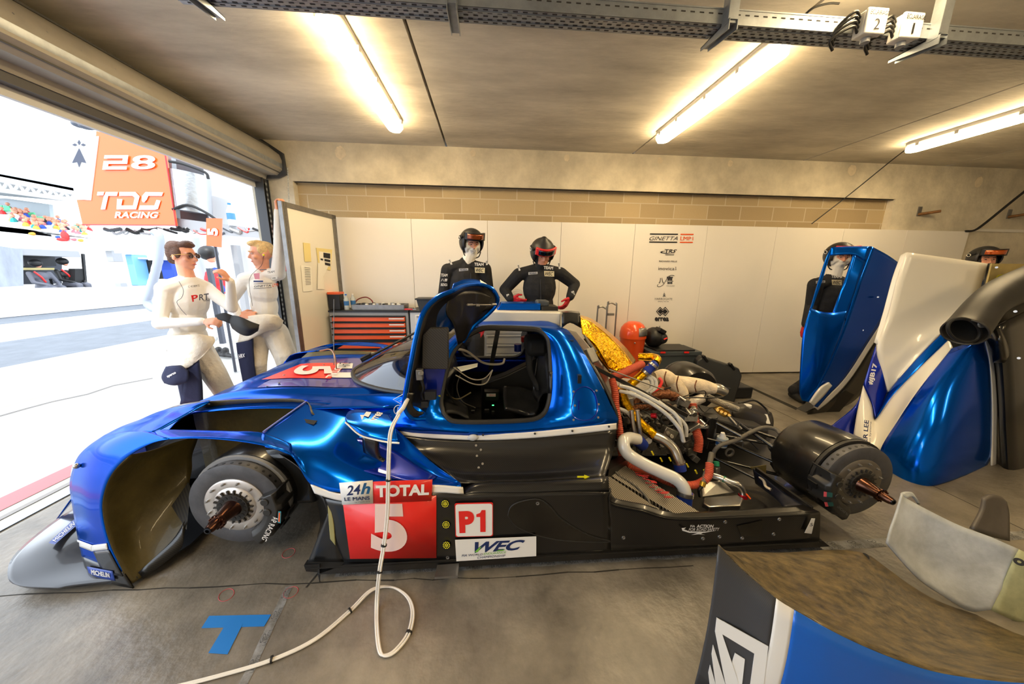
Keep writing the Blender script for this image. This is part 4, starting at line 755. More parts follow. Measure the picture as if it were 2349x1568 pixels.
# ------------------------------------------------------------------ hubs and brakes
M_DISC = mat('carbon_disc', (84, 84, 88), .5, .3, var=.25, vs=18)
M_BELL = mat('brake_bell', (206, 200, 194), .32, .75, var=.1, vs=12)
M_CAL = mat('caliper_grey', (66, 65, 64), .4, .6)
def hub(c, s_, cal, R_=.205, name='wheel_hub', dark=False):
    """c centre of disc outer face, s_ outward y direction, cal start and end angle of the caliper"""
    out = V(0, s_, 0); c = Vector(c)
    dr = obj('brake_drum', MB().lathe(c, out, [(-.34, .06), (-.34, R_*.92), (-.30, R_*1.06), (-.10, R_*1.10), (-.065, R_*1.08), (-.06, R_*.98)], 40), M_CARB, car)
    obj('drum_lip', MB().lathe(c, out, [(-.062, R_*1.07), (-.045, R_*1.07), (-.045, R_*.99), (-.062, R_*.99)], 40), M_GREY if not dark else M_CARBM, dr)
    g = MB().lathe(c, out, [(-.04, R_*.62), (-.04, R_), (0, R_), (.002, R_*.985), (.002, R_*.66), (0, R_*.64), (0, R_*.62)], 56)
    for k in range(36):
        a = 6.2832*k/36; p = c+V(math.cos(a)*R_*1.0005, -.018*s_, math.sin(a)*R_*1.0005); d = V(math.cos(a), 0, math.sin(a)); g.cyl(p-d*.004, p+d*.0012, .0065, n=8, mi=1)
    ds = obj('brake_disc', g, [M_DISC, M_BLACK], car)
    bl = obj('disc_bell', MB().lathe(c, out, [(-.01, R_*.67), (.006, R_*.66), (.010, R_*.62), (.008, R_*.46), (.014, R_*.42), (.014, R_*.1)], 48), M_BELL if not dark else mat('dusty_bell', (120, 114, 106), .5, .6), car)
    for k in range(12):
        a = 6.2832*(k+.5)/12; p = c+V(math.cos(a)*R_*.575, 0, math.sin(a)*R_*.575); obj('bell_bolt', MB().cyl(p, p+out*.018, .0062, n=6).cyl(p, p+out*.024, .003, n=6), M_STEEL, bl)
    g = MB().lathe(c, out, [(.012, R_*.34), (.026, R_*.33), (.026, R_*.12)], 40)
    for k in range(18): a = 6.2832*k/18; d = V(math.cos(a), 0, math.sin(a)); g.bar(c+out*.016+d*R_*.33, c+out*.016+d*R_*.42, .006, .012, up=(0, 1, 0))
    hf = obj('hub_flange', g, mat('flange_dark', (62, 60, 58), .5, .5), car); g = MB()
    for k in range(16): a = 6.2832*k/16; p = c+V(math.cos(a)*R_*.265, 0, math.sin(a)*R_*.265); g.cyl(p+out*.02, p+out*.0275, .0085, n=12)
    obj('drive_hole', g, M_BLACK, hf)
    sp = obj('spindle', MB().lathe(c, out, [(.02, .045), (.03, .038), (.07, .031), (.10, .024), (.105, .024)], 28), M_COPP, car)
    g = MB().lathe(c, out, [(.10, .03), (.102, .033), (.112, .033), (.113, .022), (.15, .0185), (.152, .017), (.16, .015)], 28)
    for k in range(12): a = 6.2832*k/12; g.bar(c+out*.107+V(math.cos(a), 0, math.sin(a))*.026, c+out*.118+V(math.cos(a), 0, math.sin(a))*.032, .004, .005)
    obj('spindle_nut', g, M_COPP, sp); obj('spindle_tip', MB().lathe(c, out, [(.155, .016), (.163, .014), (.164, .008), (.15, .007), (.15, 0)], 20), mat('dark_steel_tip', (52, 54, 60), .25, .9), sp)
    # caliper
    a0, a1 = [math.radians(q) for q in cal]; prof = [(-.075, R_*1.10), (-.075, R_*.66), (.03, R_*.68), (.045, R_*.80), (.045, R_*1.0), (.03, R_*1.10)]
    g = MB(); n = 14; rows = []
    for k in range(n+1):
        a = a0+(a1-a0)*k/n; d = V(math.cos(a), 0, math.sin(a)); wv = 1-.1*math.sin(math.pi*k/n*4)**2
        rows.append([c+out*y+d*(r*(wv if r > R_ else 1)) for y, r in prof])
    g.grid([r+[r[0]] for r in rows]); g.add(rows[0], [(0, 1, 2, 3, 4, 5)]); g.add(rows[-1], [(0, 1, 2, 3, 4, 5)])
    cl = obj('brake_caliper', g, M_CAL, car, bevel=.004)
    for f_ in ((.15, .42) if dark else (.68, .9)):
        a = a0+(a1-a0)*f_; d = V(math.cos(a), 0, math.sin(a)); p = c+d*R_*.80; obj('piston_cap', MB().cyl(p+out*.02, p+out*.050, .020, .017, n=20), M_CAL, cl, bevel=.002)
    for f_ in (.3, .54): 
        a = a0+(a1-a0)*f_; d = V(math.cos(a), 0, math.sin(a)); obj('caliper_window', MB().bar(c+d*R_*1.09-out*.03+V(0, 0, 0), c+d*R_*1.13-out*.03, .03, .05, up=(0, 1, 0)), M_BLACK, cl)
    return c, cl
fc, fcl = hub((-1.178, 1.42, .322), -1, (-62, 22))
rr0 = lambda c, a, r, y: c+V(math.cos(math.radians(a))*r, y, math.sin(math.radians(a))*r)
def arctext(c, cl, txt, a0, a1, r0, r1, y, m, flip=False):
    q = [rr0(c, a0, r0, y), rr0(c, a1, r0, y), rr0(c, a1, r1, y), rr0(c, a0, r1, y)]
    words(txt, q, m, cl, bold=.01, lift=.003)
arctext(fc, fcl, 'AP RACING', -10, -50, .218, .192, -.048, M_WHITE)
shp([R4(0, 0, 1, 1)], [rr0(fc, -2, .228, -.047), rr0(fc, -18, .228, -.047), rr0(fc, -18, .215, -.047), rr0(fc, -2, .215, -.047)], mat('sticker_teal', (60, 150, 170), .4), fcl, 'heat_sticker', lift=.003)
shp([R4(.1, .25, .9, .75)], [rr0(fc, -2, .228, -.047), rr0(fc, -18, .228, -.047), rr0(fc, -18, .215, -.047), rr0(fc, -2, .215, -.047)], M_ORNG, fcl, 'heat_sticker', lift=.004)
rc_, rcl = hub((1.985, 1.42, .312), -1, (158, 252), R_=.203, dark=True)
arctext(rc_, rcl, 'AP RACING', 246, 216, .170, .185, -.047, MATS['faint_ink'])
for f_, a in ((0, 190), (1, 207)):
    q = [rr0(rc_, a-4, .225, -.03), rr0(rc_, a+4, .225, -.03), rr0(rc_, a+4, .195, -.048), rr0(rc_, a-4, .195, -.048)]
    shp([R4(0, 0, 1, 1)], q, mat('sticker_green', (40, 90, 84), .5), rcl, 'heat_sticker', lift=.004); shp([R4(0, 0, 1, .35)], q, mat('sticker_pink', (230, 90, 100), .5), rcl, 'heat_sticker', lift=.005)
hub((-1.178, 2*YC-1.42, .322), 1, (-62, 22)); hub((1.985, 2*YC-1.42, .312), 1, (158, 252), R_=.203, dark=True)
# brake ducts feeding the drums
obj('brake_duct', MB().box((-1.0, 1.62, .38), (.26, .22, .30)), M_CARBD, car, bevel=.03)
g = MB().bar(PX(1815, 1020, Y=1.75), PX(1770, 1035, Y=1.8), .1, .09).bar(PX(1780, 1060, Y=1.75), PX(1830, 1075, Y=1.7), .12, .1); obj('brake_duct', g, M_CARBD, car)
# ------------------------------------------------------------------ suspension links
def link(a, b_, r=.011, m=M_BLACK, name='suspension_link', par=None): return obj(name, MB().cyl(a, b_, r, n=10), m, par or car)
M_GBLK = mat('gloss_black_tube', (14, 14, 15), .2, 0, .8)
lk = [((1610, 990, 2.0), (1845, 1032, 1.72)), ((1640, 1052, 1.9), (1812, 1095, 1.70)), ((1660, 1010, 2.0), (1775, 1060, 1.75)), ((1680, 960, 2.0), (1780, 1030, 1.74)), ((1560, 925, 2.1), (1700, 1000, 1.8)), ((1720, 985, 2.0), (1830, 1022, 1.74)), ((1640, 1050, 1.9), (1740, 1100, 1.7))]
for a, b_ in lk: a = PX(a[0], a[1], Y=a[2]); b_ = PX(b_[0], b_[1], Y=b_[2]); link(a, b_, .010, M_GBLK); link(V(a.x, 2*YC-a.y, a.z), V(b_.x, 2*YC-b_.y, b_.z), .010, M_GBLK)
for (x0, z0, x1, z1) in ((-1.05, .42, -1.2, .42), (-1.35, .22, -1.22, .24), (-1.0, .2, -1.15, .24)): link(V(x0, 1.9, z0), V(x1, 1.6, z1), .012, M_GBLK)
# ------------------------------------------------------------------ engine bay
def pipe(name, pts, r, m, lab=None, n=14, smooth=6, rib=0, par=None):
    """pts are photo x, y with the depth of the pipe in the car"""
    o = obj(name, MB().tube(PXL(pts), r, n, smooth=smooth, rib=rib), m, par or car, label=lab, sharp=60); return o
M_WP = mat('white_enamel', (214, 214, 212), .2, 0, .8); M_HOSE = mat('orange_ribbed_hose', (198, 88, 62), .55, bump=.1); M_BLT = mat('heat_blanket', (222, 204, 176), .8, var=.25, vs=14, bump=.8, bs=34)
M_BRZ = mat('bronze_foil', (120, 76, 50), .4, .8, bump=1, bs=60); M_SIL = mat('silicone_blue', (30, 58, 160), .35); M_SLV = mat('white_sleeve', (206, 206, 204), .6, bump=.5, bs=90)
M_ENG = mat('engine_casting', (186, 184, 178), .3, .6, var=.45, vs=18, bump=.6, bs=50); M_GREYH = mat('grey_braided_hose', (92, 88, 82), .6, bump=.4, bs=200)
wpi = pipe('boost_pipe', [(1462, 1007, 1.70), (1442, 1004, 1.66), (1430, 1015, 1.60), (1440, 1040, 1.57), (1478, 1064, 1.55), (1515, 1082, 1.53), (1550, 1098, 1.51), (1568, 1118, 1.49), (1572, 1140, 1.48)], .034, M_WP, 'white boost pipe')
pipe('blue_coupler', [(1571, 1128, 1.485), (1569, 1150, 1.475), (1563, 1170, 1.47)], .040, M_SIL, smooth=2)
def clampband(pts, r, k=20, m=None):
    g = MB().tube(PXL(pts), r, 24); o = obj('hose_clamp', g, m or M_STEEL, car); return o
clampband([(1572, 1128, 1.485), (1571, 1137, 1.48)], .0425); clampband([(1567, 1156, 1.475), (1566, 1165, 1.47)], .0425)
pipe('boost_pipe_outlet', [(1563, 1168, 1.47), (1552, 1176, 1.46), (1530, 1176, 1.46), (1500, 1165, 1.47)], [.034, .034, .028, .016], M_ALU, smooth=5)
pipe('blue_coupler', [(1458, 1007, 1.70), (1466, 1012, 1.72), (1474, 1020, 1.74)], .036, M_SIL, smooth=2)
pipe('gold_wrapped_pipe', [(1424, 888, 1.86), (1430, 915, 1.86), (1446, 945, 1.84), (1468, 970, 1.80), (1500, 998, 1.76)], .031, M_GOLD, smooth=8)
pipe('silver_pipe', [(1500, 998, 1.76), (1525, 1010, 1.73), (1545, 1030, 1.70), (1556, 1055, 1.67), (1560, 1070, 1.66)], .031, M_ALU, 'bare aluminium intake pipe')
pipe('blue_coupler', [(1558, 1063, 1.665), (1561, 1078, 1.655)], .034, M_SIL, smooth=0); clampband([(1557, 1058, 1.67), (1558, 1062, 1.668)], .036)
for pts, r in (([(1404, 868, 1.85), (1411, 900, 1.80), (1413, 935, 1.76), (1419, 970, 1.73), (1423, 1005, 1.70), (1428, 1045, 1.66), (1450, 1070, 1.62), (1490, 1085, 1.60), (1530, 1103, 1.57), (1565, 1112, 1.55), (1600, 1110, 1.55), (1624, 1092, 1.56), (1628, 1062, 1.6)], .021),
               ([(1588, 925, 1.98), (1592, 955, 1.94), (1597, 985, 1.90), (1603, 1010, 1.88), (1600, 1036, 1.86)], .026), ([(1405, 865, 1.86), (1425, 858, 1.9), (1450, 845, 1.95), (1474, 834, 2.0)], .024)):
    pipe('ribbed_hose', pts, r, M_HOSE, 'orange ribbed cooling hose', rib=.09, smooth=16)
obj('gold_heat_shield', MB().patch([PXL(r) for r in [[(1330, 728, 2.12), (1360, 742, 2.12), (1400, 775, 2.10), (1432, 810, 2.08), (1452, 838, 2.06)], [(1333, 745, 2.05), (1362, 765, 2.04), (1392, 800, 2.02), (1412, 828, 2.0), (1440, 848, 2.0)], [(1336, 765, 2.0), (1365, 790, 1.98), (1385, 822, 1.96), (1400, 845, 1.96), (1432, 855, 1.97)]]], 8, 8), M_GOLD, car, solid=.004)
obj('gold_heat_shield', MB().patch([PXL(r) for r in [[(1330, 728, 2.12), (1360, 742, 2.12), (1400, 775, 2.10), (1432, 810, 2.08), (1452, 838, 2.06)], [(1330, 722, 2.4), (1362, 734, 2.4), (1405, 768, 2.38), (1438, 800, 2.36), (1458, 826, 2.34)]]], 8, 8), M_GOLD, car, solid=.004)
g = MB()
for k in range(5): g.tube(PXL([(1342+k*5, 775+k*3, 2.02), (1362+k*6, 800+k*3, 2.0), (1382+k*8, 828+k*2, 2.0), (1400+k*8, 850+k, 2.02)]), .012, 8, smooth=4)
obj('gold_runner', g, M_GOLD, car)
pipe('gold_tube', [(1438, 888, 1.95), (1470, 862, 1.98), (1502, 834, 2.0)], .027, M_GOLD, smooth=6)
pipe('blue_coupler', [(1478, 856, 1.985), (1504, 833, 2.0)], .030, M_SIL, smooth=4, rib=.07)
for p, q in (((1478, 856), (1482, 852)), ((1497, 840), (1501, 836))): clampband([(p[0], p[1], 1.985), (q[0], q[1], 1.985)], .033)
pipe('gold_elbow', [(1503, 832, 2.0), (1508, 824, 2.03), (1498, 819, 2.08), (1466, 818, 2.14)], .027, M_GOLD, smooth=6)
tb = pipe('turbo_blanket', [(1500, 866, 2.1), (1522, 866, 2.1), (1545, 876, 2.1), (1580, 882, 2.08), (1612, 886, 2.06), (1640, 892, 2.04)], [.040, .062, .052, .056, .050, .036], M_BLT, 'cream heat blanket over the turbo and tailpipe', smooth=6)
pipe('turbo_blanket', [(1545, 878, 2.08), (1562, 900, 2.04), (1566, 918, 2.02)], [.052, .048, .036], M_BLT, smooth=6)
for pts in ([(1528, 852, 2.05), (1524, 868, 2.02), (1530, 886, 2.03)], [(1556, 862, 2.05), (1552, 880, 2.03), (1556, 898, 2.03)], [(1598, 872, 2.03), (1594, 885, 2.01), (1597, 899, 2.02)]): obj('blanket_tie', MB().tube(PXL([(a, b_, Y-.03) for a, b_, Y in pts]), .004, 6, smooth=4), M_BRZ, tb)
pipe('tailpipe', [(1636, 890, 2.05), (1650, 892, 2.04), (1664, 900, 2.03)], [.034, .036, .030], M_ALU, smooth=3)
for pts in ([(1452, 930, 1.98), (1480, 912, 1.98), (1515, 905, 1.98), (1545, 908, 1.98), (1565, 922, 1.98)], [(1448, 940, 1.95), (1475, 932, 1.94), (1505, 930, 1.92), (1535, 936, 1.92)], [(1500, 898, 2.0), (1520, 896, 2.0), (1545, 912, 1.98)]): pipe('wrapped_manifold', pts, .030, M_BRZ, smooth=6)
for pts in ([(1420, 884, 1.82), (1450, 892, 1.80), (1495, 915, 1.78), (1540, 942, 1.77), (1558, 965, 1.75), (1566, 1008, 1.75)], [(1420, 896, 1.82), (1450, 903, 1.79), (1490, 922, 1.77), (1530, 950, 1.75), (1560, 985, 1.73), (1568, 1012, 1.73)], [(1510, 920, 1.80), (1545, 948, 1.78), (1572, 975, 1.77), (1574, 1000, 1.77)], [(1415, 935, 1.8), (1438, 945, 1.8), (1452, 965, 1.8), (1458, 1000, 1.8)]): pipe('sleeved_hose', pts, .0115, M_SLV, smooth=6)
# engine block with casting details
eb = obj('engine_block', MB().box((1.05, 2.27, .32), (.75, .46, .42)).prism([V(.72, 2.0, .42), V(1.38, 2.0, .36), V(1.38, 2.12, .54), V(.72, 2.12, .60)], (0, .35, 0)), M_ENG, car, bevel=.02)
rnd = random.Random(11)
M_ENG2 = [M_ENG, M_ALU, M_BLACK, M_ALUD, M_CARBM, mat('bright_casting', (178, 174, 168), .25, .85)]
for k in range(95):
    x = rnd.uniform(.72, 1.42); y = 2.02-rnd.uniform(0, .13); z = rnd.uniform(.24, .60)-(.06 if x > 1.3 else 0)
    if k % 2: g = MB().cyl((x, y, z), (x+rnd.uniform(-.02, .02), y-rnd.uniform(.02, .06), z+rnd.uniform(-.02, .02)), rnd.uniform(.008, .024), n=14)
    else: g = MB().box((x, y, z), (rnd.uniform(.03, .1), rnd.uniform(.03, .08), rnd.uniform(.02, .06)), Matrix.Rotation(rnd.uniform(-.6, .6), 3, 'Y'))
    obj(rnd.choice(['bracket', 'fitting', 'casting_boss']), g, rnd.choice(M_ENG2+([M_ENG2[5]]*5 if .85 < x < 1.35 else [])), eb, bevel=.003)
for k in range(26):
    x = rnd.uniform(.72, 1.6); z = rnd.uniform(.3, .6); y = rnd.uniform(1.86, 2.0); p = V(x, y, z); pts = [p]
    for j in range(3): p = p+V(rnd.uniform(-.04, .16), rnd.uniform(-.05, .05), rnd.uniform(-.13, .06)); pts.append(p)
    obj('wiring', MB().tube(pts, rnd.choice([.003, .004, .005]), 6, smooth=4), rnd.choice([M_BLACK, M_BLACK, M_RUBBER, M_CARBM, M_STEEL]), eb)
for k in range(7):
    p = PX(1495+k*20, 1035+k*7+(k % 2)*8, Y=1.66); obj('yellow_plug', MB().bar(p, p+V(.012, 0, -.022), .010, .008), mat('plug_yellow', (222, 212, 40), .5), eb)
obj('red_fitting', MB().cyl(PX(1494, 953, Y=1.84), PX(1506, 953, Y=1.82), .016, n=14), mat('anodised_red', (200, 30, 50), .25, .6), eb)
obj('red_hose', MB().tube(PXL([(1512, 866, 2.0), (1518, 876, 1.98), (1508, 892, 1.96), (1492, 899, 1.95)]), .010, 10, smooth=5), M_RED, car)
for dx in (0, 9): obj('grey_hose', MB().tube(PXL([(1480+dx, 862, 2.0), (1494+dx, 872, 1.98), (1494+dx, 890, 1.96), (1480+dx, 900, 1.95)]), .013, 10, smooth=5), M_SLV, car)
for dx in (0, 14): pipe('coolant_pipe', [(1448+dx, 940, 1.78), (1452+dx, 975, 1.76), (1456+dx, 1008, 1.75)], .013, M_ALU, smooth=5)
# braces
obj('carbon_brace', MB().bar(PX(1357, 838, Y=1.86), PX(1575, 952, Y=1.80), .026, .022), M_CARBD, car)
link(PX(1397, 847, Y=1.82), PX(1520, 893, Y=1.9), .004, M_STEEL, 'stay_rod')
obj('intake_block', MB().patch([PXL(r) for r in [[(1288, 718, 2.1), (1310, 718, 2.1), (1330, 720, 2.1)], [(1289, 752, 2.08), (1308, 740, 2.08), (1333, 752, 2.08)]]], 3, 3).patch([PXL(r) for r in [[(1288, 716, 2.4), (1310, 714, 2.4), (1328, 716, 2.4)], [(1288, 718, 2.1), (1310, 718, 2.1), (1330, 720, 2.1)]]], 3, 3), M_CARBD, car, solid=.012)
obj('rear_bulkhead', MB().patch([PXL(r) for r in [[(1295, 756, 1.95), (1330, 800, 1.82), (1372, 862, 1.72), (1412, 945, 1.62), (1413, 985, 1.60)], [(1320, 762, 2.27), (1358, 808, 2.27), (1392, 862, 2.27), (1420, 930, 2.27), (1425, 975, 2.27)]]], 5, 4), M_CARBD, car, solid=.01)
obj('control_box', MB().bar(PX(1348, 800, Y=1.88), PX(1362, 832, Y=1.84), .07, .04), M_ALUD, car, bevel=.004)
for k in range(5): obj('grey_rib', MB().tube(PXL([(1340+k*3, 768+k*4, 1.98), (1352+k*4, 790+k*4, 1.96)]), .006, 6), M_STEEL, car)
# gearbox, damper tank, oil tank, drive parts
obj('gearbox', MB().prism([V(1.45, 2.08, .16), V(2.15, 2.15, .14), V(2.15, 2.15, .24), V(1.9, 2.12, .30), V(1.45, 2.08, .42)], (0, .32, 0)), M_CARBM, car, bevel=.02)
obj('carbon_canister', MB().cyl(PX(1629, 952, Y=1.95), PX(1624, 1004, Y=1.95), .046, n=24), M_CARB, car, bevel=.004)
ot = obj('oil_tank', MB().patch([PXL(r) for r in [[(1675, 930, 2.45), (1700, 922, 2.5), (1740, 932, 2.55), (1768, 948, 2.6)], [(1680, 942, 2.3), (1705, 935, 2.32), (1740, 948, 2.35), (1772, 962, 2.4)], [(1682, 965, 2.28), (1705, 968, 2.28), (1738, 980, 2.3), (1770, 985, 2.36)]]], 5, 5), mat('black_moulding', (44, 41, 38), .4), car, solid=.02)
obj('tank_cap', MB().cyl(PX(1714, 933, Y=2.36), PX(1714, 931, Y=2.36)+V(0, 0, .01), .03, n=20), M_LGREY, ot); obj('tank_strap', MB().bar(PX(1755, 950, Y=2.38), PX(1762, 972, Y=2.32), .03, .012), M_LGREY, ot)
pipe('tank_hose', [(1695, 925, 2.4), (1730, 918, 2.5), (1755, 935, 2.5), (1765, 950, 2.45)], .008, M_BLACK)
obj('gold_rocker', MB().prism([PX(a, b_, Y=2.05) for a, b_ in [(1640, 938), (1655, 933), (1675, 945), (1680, 955), (1662, 957), (1650, 950)]], (0, .03, 0)), mat('gold_anodised', (206, 168, 90), .3, .9), car, bevel=.004)
for k in range(4): obj('rocker_bolt', MB().cyl(PX(1646+k*9, 940+k*4, Y=2.05), PX(1646+k*9, 940+k*4, Y=2.03), .01, n=10), MATS['gold_anodised'], car)
g = MB()
for k in range(3): g.bar(PX(1672+k*5, 956+k*4, Y=2.0), PX(1690+k*5, 976+k*4, Y=1.95), .018, .014)
obj('damper', g, M_STEEL, car)
pipe('wrapped_tube', [(1615, 905, 2.1), (1640, 918, 2.1), (1670, 930, 2.1), (1690, 938, 2.1)], .024, mat('dimpled_foil', (190, 184, 170), .3, .9, bump=1, bs=120), smooth=5)
pipe('foil_collar', [(1572, 930, 2.02), (1590, 922, 2.0), (1612, 912, 2.0)], [.03, .034, .03], mat('crumpled_foil', (216, 208, 194), .4, .5, bump=1, bs=50), smooth=4)
obj('reservoir', MB().cyl(PX(1654, 1022, Y=1.9), PX(1658, 1003, Y=1.9), .034, n=24), mat('reservoir_plastic', (190, 200, 206), .3), car); obj('reservoir_band', MB().cyl(PX(1655, 1018, Y=1.9), PX(1656, 1012, Y=1.9), .0355, n=24), mat('reservoir_blue', (40, 90, 160), .4), car)
obj('reservoir_cap', MB().cyl(PX(1658, 1003, Y=1.9), PX(1658, 992, Y=1.9), .022, .012, n=20), M_WHITE, car)
obj('drive_flange', MB().lathe(PX(1672, 1036, Y=1.85), (0, -1, 0), [(0, .03), (.01, .032), (.012, .022), (0, .02)], 24), M_GREYH, car)
pipe('breather_hose', [(1636, 1048, 1.80), (1638, 1036, 1.80), (1652, 1021, 1.80), (1688, 1009, 1.82), (1724, 990, 1.86), (1753, 980, 1.88), (1779, 984, 1.86), (1791, 996, 1.80)], .0125, M_GREYH, 'dark grey rubber hose')
pipe('lower_hose', [(1632, 1040, 1.70), (1628, 1060, 1.64), (1620, 1085, 1.58), (1611, 1112, 1.53)], .015, M_GREYH); pipe('brass_ferrule', [(1613, 1105, 1.535), (1610, 1115, 1.525)], .0165, mat('brass', (196, 160, 60), .3, .8), smooth=0); pipe('black_elbow', [(1610, 1115, 1.525), (1604, 1124, 1.52), (1606, 1138, 1.52)], .009, M_BLACK)
obj('green_collar', MB().cyl(PX(1642, 1058, Y=1.68), PX(1643, 1068, Y=1.67), .018, n=18), mat('green_tape', (20, 130, 96), .5), car); obj('ribbed_connector', MB().tube([PX(1643, 1068+k*3, Y=1.67) for k in range(7)], .019, 18, rib=.08), M_STEEL, car)
pipe('silver_elbow_pipe', [(1636, 1090, 1.63), (1655, 1096, 1.60), (1675, 1105, 1.57), (1694, 1112, 1.55), (1704, 1126, 1.54), (1704, 1142, 1.53)], .017, M_ALU); pipe('green_band', [(1658, 1097, 1.596), (1664, 1100, 1.588)], .0185, MATS['green_tape'], smooth=0); pipe('red_clamp', [(1704, 1134, 1.535), (1704, 1142, 1.53)], .023, MATS['anodised_red'], smooth=0)
obj('cooler', MB().prism(PXL([(1616, 1140, 1.54), (1692, 1134, 1.54), (1706, 1142, 1.50), (1700, 1158, 1.44), (1628, 1162, 1.44), (1612, 1152, 1.48)]), (0, .0, -.035)), M_ALU, car, bevel=.006)
obj('cooler_plate', MB().prism(PXL([(1610, 1108, 1.62), (1655, 1100, 1.62), (1684, 1128, 1.56), (1612, 1138, 1.55)]), (0, 0, -.01)), M_ALU, car)
obj('orange_tag', MB().bar(PX(1712, 1132, Y=1.52), PX(1722, 1144, Y=1.50), .01, .003), M_ORNG, car)
# finned radiators lying in the sidepod
M_FIN = stripes('radiator_fins', (40, 38, 35), (150, 142, 130), 560, (1, .35, 0), .4, sharp=.3, metal=.5)
both('radiator', MB().prism(PXL([(1392, 1085, 1.50), (1435, 1068, 1.58), (1612, 1178, 1.33), (1545, 1176, 1.325), (1520, 1162, 1.35)]), (0, 0, -.02)), M_FIN)
both('radiator', MB().prism(PXL([(1392, 1088, 1.48), (1516, 1170, 1.325), (1460, 1158, 1.318), (1400, 1148, 1.312)]), (0, 0, -.02)), M_FIN)
g = MB(); rn = random.Random(5)
for k in range(26):
    t = k/26; a = PX(1455+t*80+rn.uniform(-6, 6), 1085+t*62+rn.uniform(-5, 5), Y=1.53-t*.15); g.bar(a+V(0, 0, .01), a+V(.03, -.004, .008), .004, .002)
obj('red_paint_stroke', g, mat('red_paint_dull', (176, 40, 40), .6), car)
pipe('radiator_hose', [(1400, 1068, 1.54), (1420, 1090, 1.50), (1450, 1108, 1.46), (1475, 1130, 1.41), (1490, 1152, 1.36), (1482, 1160, 1.345)], .006, M_GREYH)
# ledge around the rear tray, and the fence ahead of the rear wheel
both('tray_ledge', pch([[(1397, 1128, 1.298), (1402, 1152, 1.298), (1470, 1168, 1.298), (1548, 1188, 1.298), (1700, 1183, 1.298), (1880, 1174, 1.298)], [(1400, 1118, 1.32), (1410, 1142, 1.325), (1475, 1156, 1.33), (1550, 1174, 1.335), (1700, 1170, 1.335), (1842, 1158, 1.345)]]), M_CARB, solid=.006)
both('wheel_fence', pch([[(1728, 1074, 1.68), (1785, 1115, 1.52), (1850, 1162, 1.34)], [(1734, 1108, 1.66), (1775, 1140, 1.50), (1800, 1166, 1.34)]]), stripes('honeycomb', (10, 10, 14), (30, 36, 56), 700, (1, 1, .6), .35, .4), solid=.008)
obj('fence_tab', MB().prism(PXL([(1720, 1072, 1.70), (1758, 1066, 1.70), (1757, 1090, 1.69), (1740, 1086, 1.69)]), (0, .004, 0)), M_OLIVE, car)
pipe('bent_bracket', [(1742, 1092, 1.64), (1752, 1102, 1.60), (1757, 1115, 1.57), (1768, 1122, 1.54)], .008, M_BLT)
obj('ledge_strut', MB().bar(PX(1735, 1075, Y=1.66), PX(1862, 1166, Y=1.32), .016, .02), M_CARB, car)
obj('bay_brace', MB().bar(PX(1430, 1060, Y=1.62), PX(1385, 1085, Y=1.48), .05, .06), M_CARB, car)
# ------------------------------------------------------------------ cockpit interior
M_SEAT = mat('scuffed_seat_shell', (52, 53, 56), .3, 0, .3, var=.5, vs=9); M_INT = mat('interior_carbon', (20, 20, 21), .5)
obj('cockpit_tub', MB().patch([[V(-.3, 1.66, .55), V(-.3, 1.68, .2), V(-.3, 2.27, .14), V(-.3, 2.86, .2), V(-.3, 2.88, .55)], [V(.1, 1.64, .55), V(.1, 1.66, .2), V(.1, 2.27, .14), V(.1, 2.88, .2), V(.1, 2.9, .55)], [V(.45, 1.66, .55), V(.45, 1.70, .2), V(.45, 2.27, .14), V(.45, 2.84, .2), V(.45, 2.88, .55)]], 4, 3), M_INT, car, solid=.006)
obj('foot_bulkhead', MB().box((-.33, YC, .4), (.02, 1.2, .5)), M_INT, car); obj('seat_bulkhead', MB().box((.50, YC, .5), (.02, 1.2, .7)), M_INT, car)
obj('centre_console', MB().prism([V(-.05, 2.2, .2), V(.45, 2.2, .2), V(.45, 2.2, .80), V(.33, 2.2, .80), V(.28, 2.2, .76), V(.12, 2.2, .68), V(-.05, 2.2, .62)], (0, .1, 0)), M_INT, car, bevel=.01)
obj('driver_seat', MB().patch([PXL(r) for r in [[(1228, 858, 2.1), (1236, 800, 2.15), (1252, 790, 2.1)], [(1222, 900, 2.1), (1235, 860, 2.1), (1258, 850, 1.95)], [(1235, 925, 2.05), (1245, 905, 2.0), (1262, 900, 1.85)]]], 4, 4), M_SEAT, car, solid=.01)
obj('seat_pad', MB().patch([PXL(r) for r in [[(1155, 887, 2.1), (1190, 887, 2.15), (1222, 897, 2.15), (1236, 915, 2.1)], [(1155, 912, 2.0), (1190, 915, 2.05), (1225, 925, 2.05), (1236, 935, 2.0)], [(1158, 938, 1.9), (1185, 945, 1.9), (1210, 952, 1.9), (1228, 950, 1.88)]]], 5, 5), M_SEAT, car, solid=.02)
obj('seat_belt', MB().patch([PXL(r) for r in [[(1204, 800, 2.15), (1222, 808, 2.12)], [(1208, 845, 2.1), (1222, 848, 2.08)], [(1222, 880, 2.0), (1234, 878, 1.98)], [(1230, 898, 1.98), (1236, 896, 1.96)]]], 3, 4), M_RUBBER, car, solid=.003)
obj('headrest', MB().box(PX(1228, 790, Y=2.15), (.14, .22, .12)), M_RUBBER, car, bevel=.03)
obj('roof_hoop', MB().bar(V(.02, 2.62, .60), PX(1142, 757, Y=2.62), .05, .035, up=(1, 0, 0)).bar(V(.47, 1.8, 1.0), V(.47, 2.74, 1.0), .04, .04), M_CARBD, car)
obj('red_cap', MB().cyl(PX(1208, 783, Y=2.5), PX(1208, 772, Y=2.5), .045, n=20), M_RED, car); obj('blue_cap', MB().cyl(PX(1188, 805, Y=2.4), PX(1188, 789, Y=2.4), .028, n=20), mat('cap_blue', (30, 60, 170), .35), car)
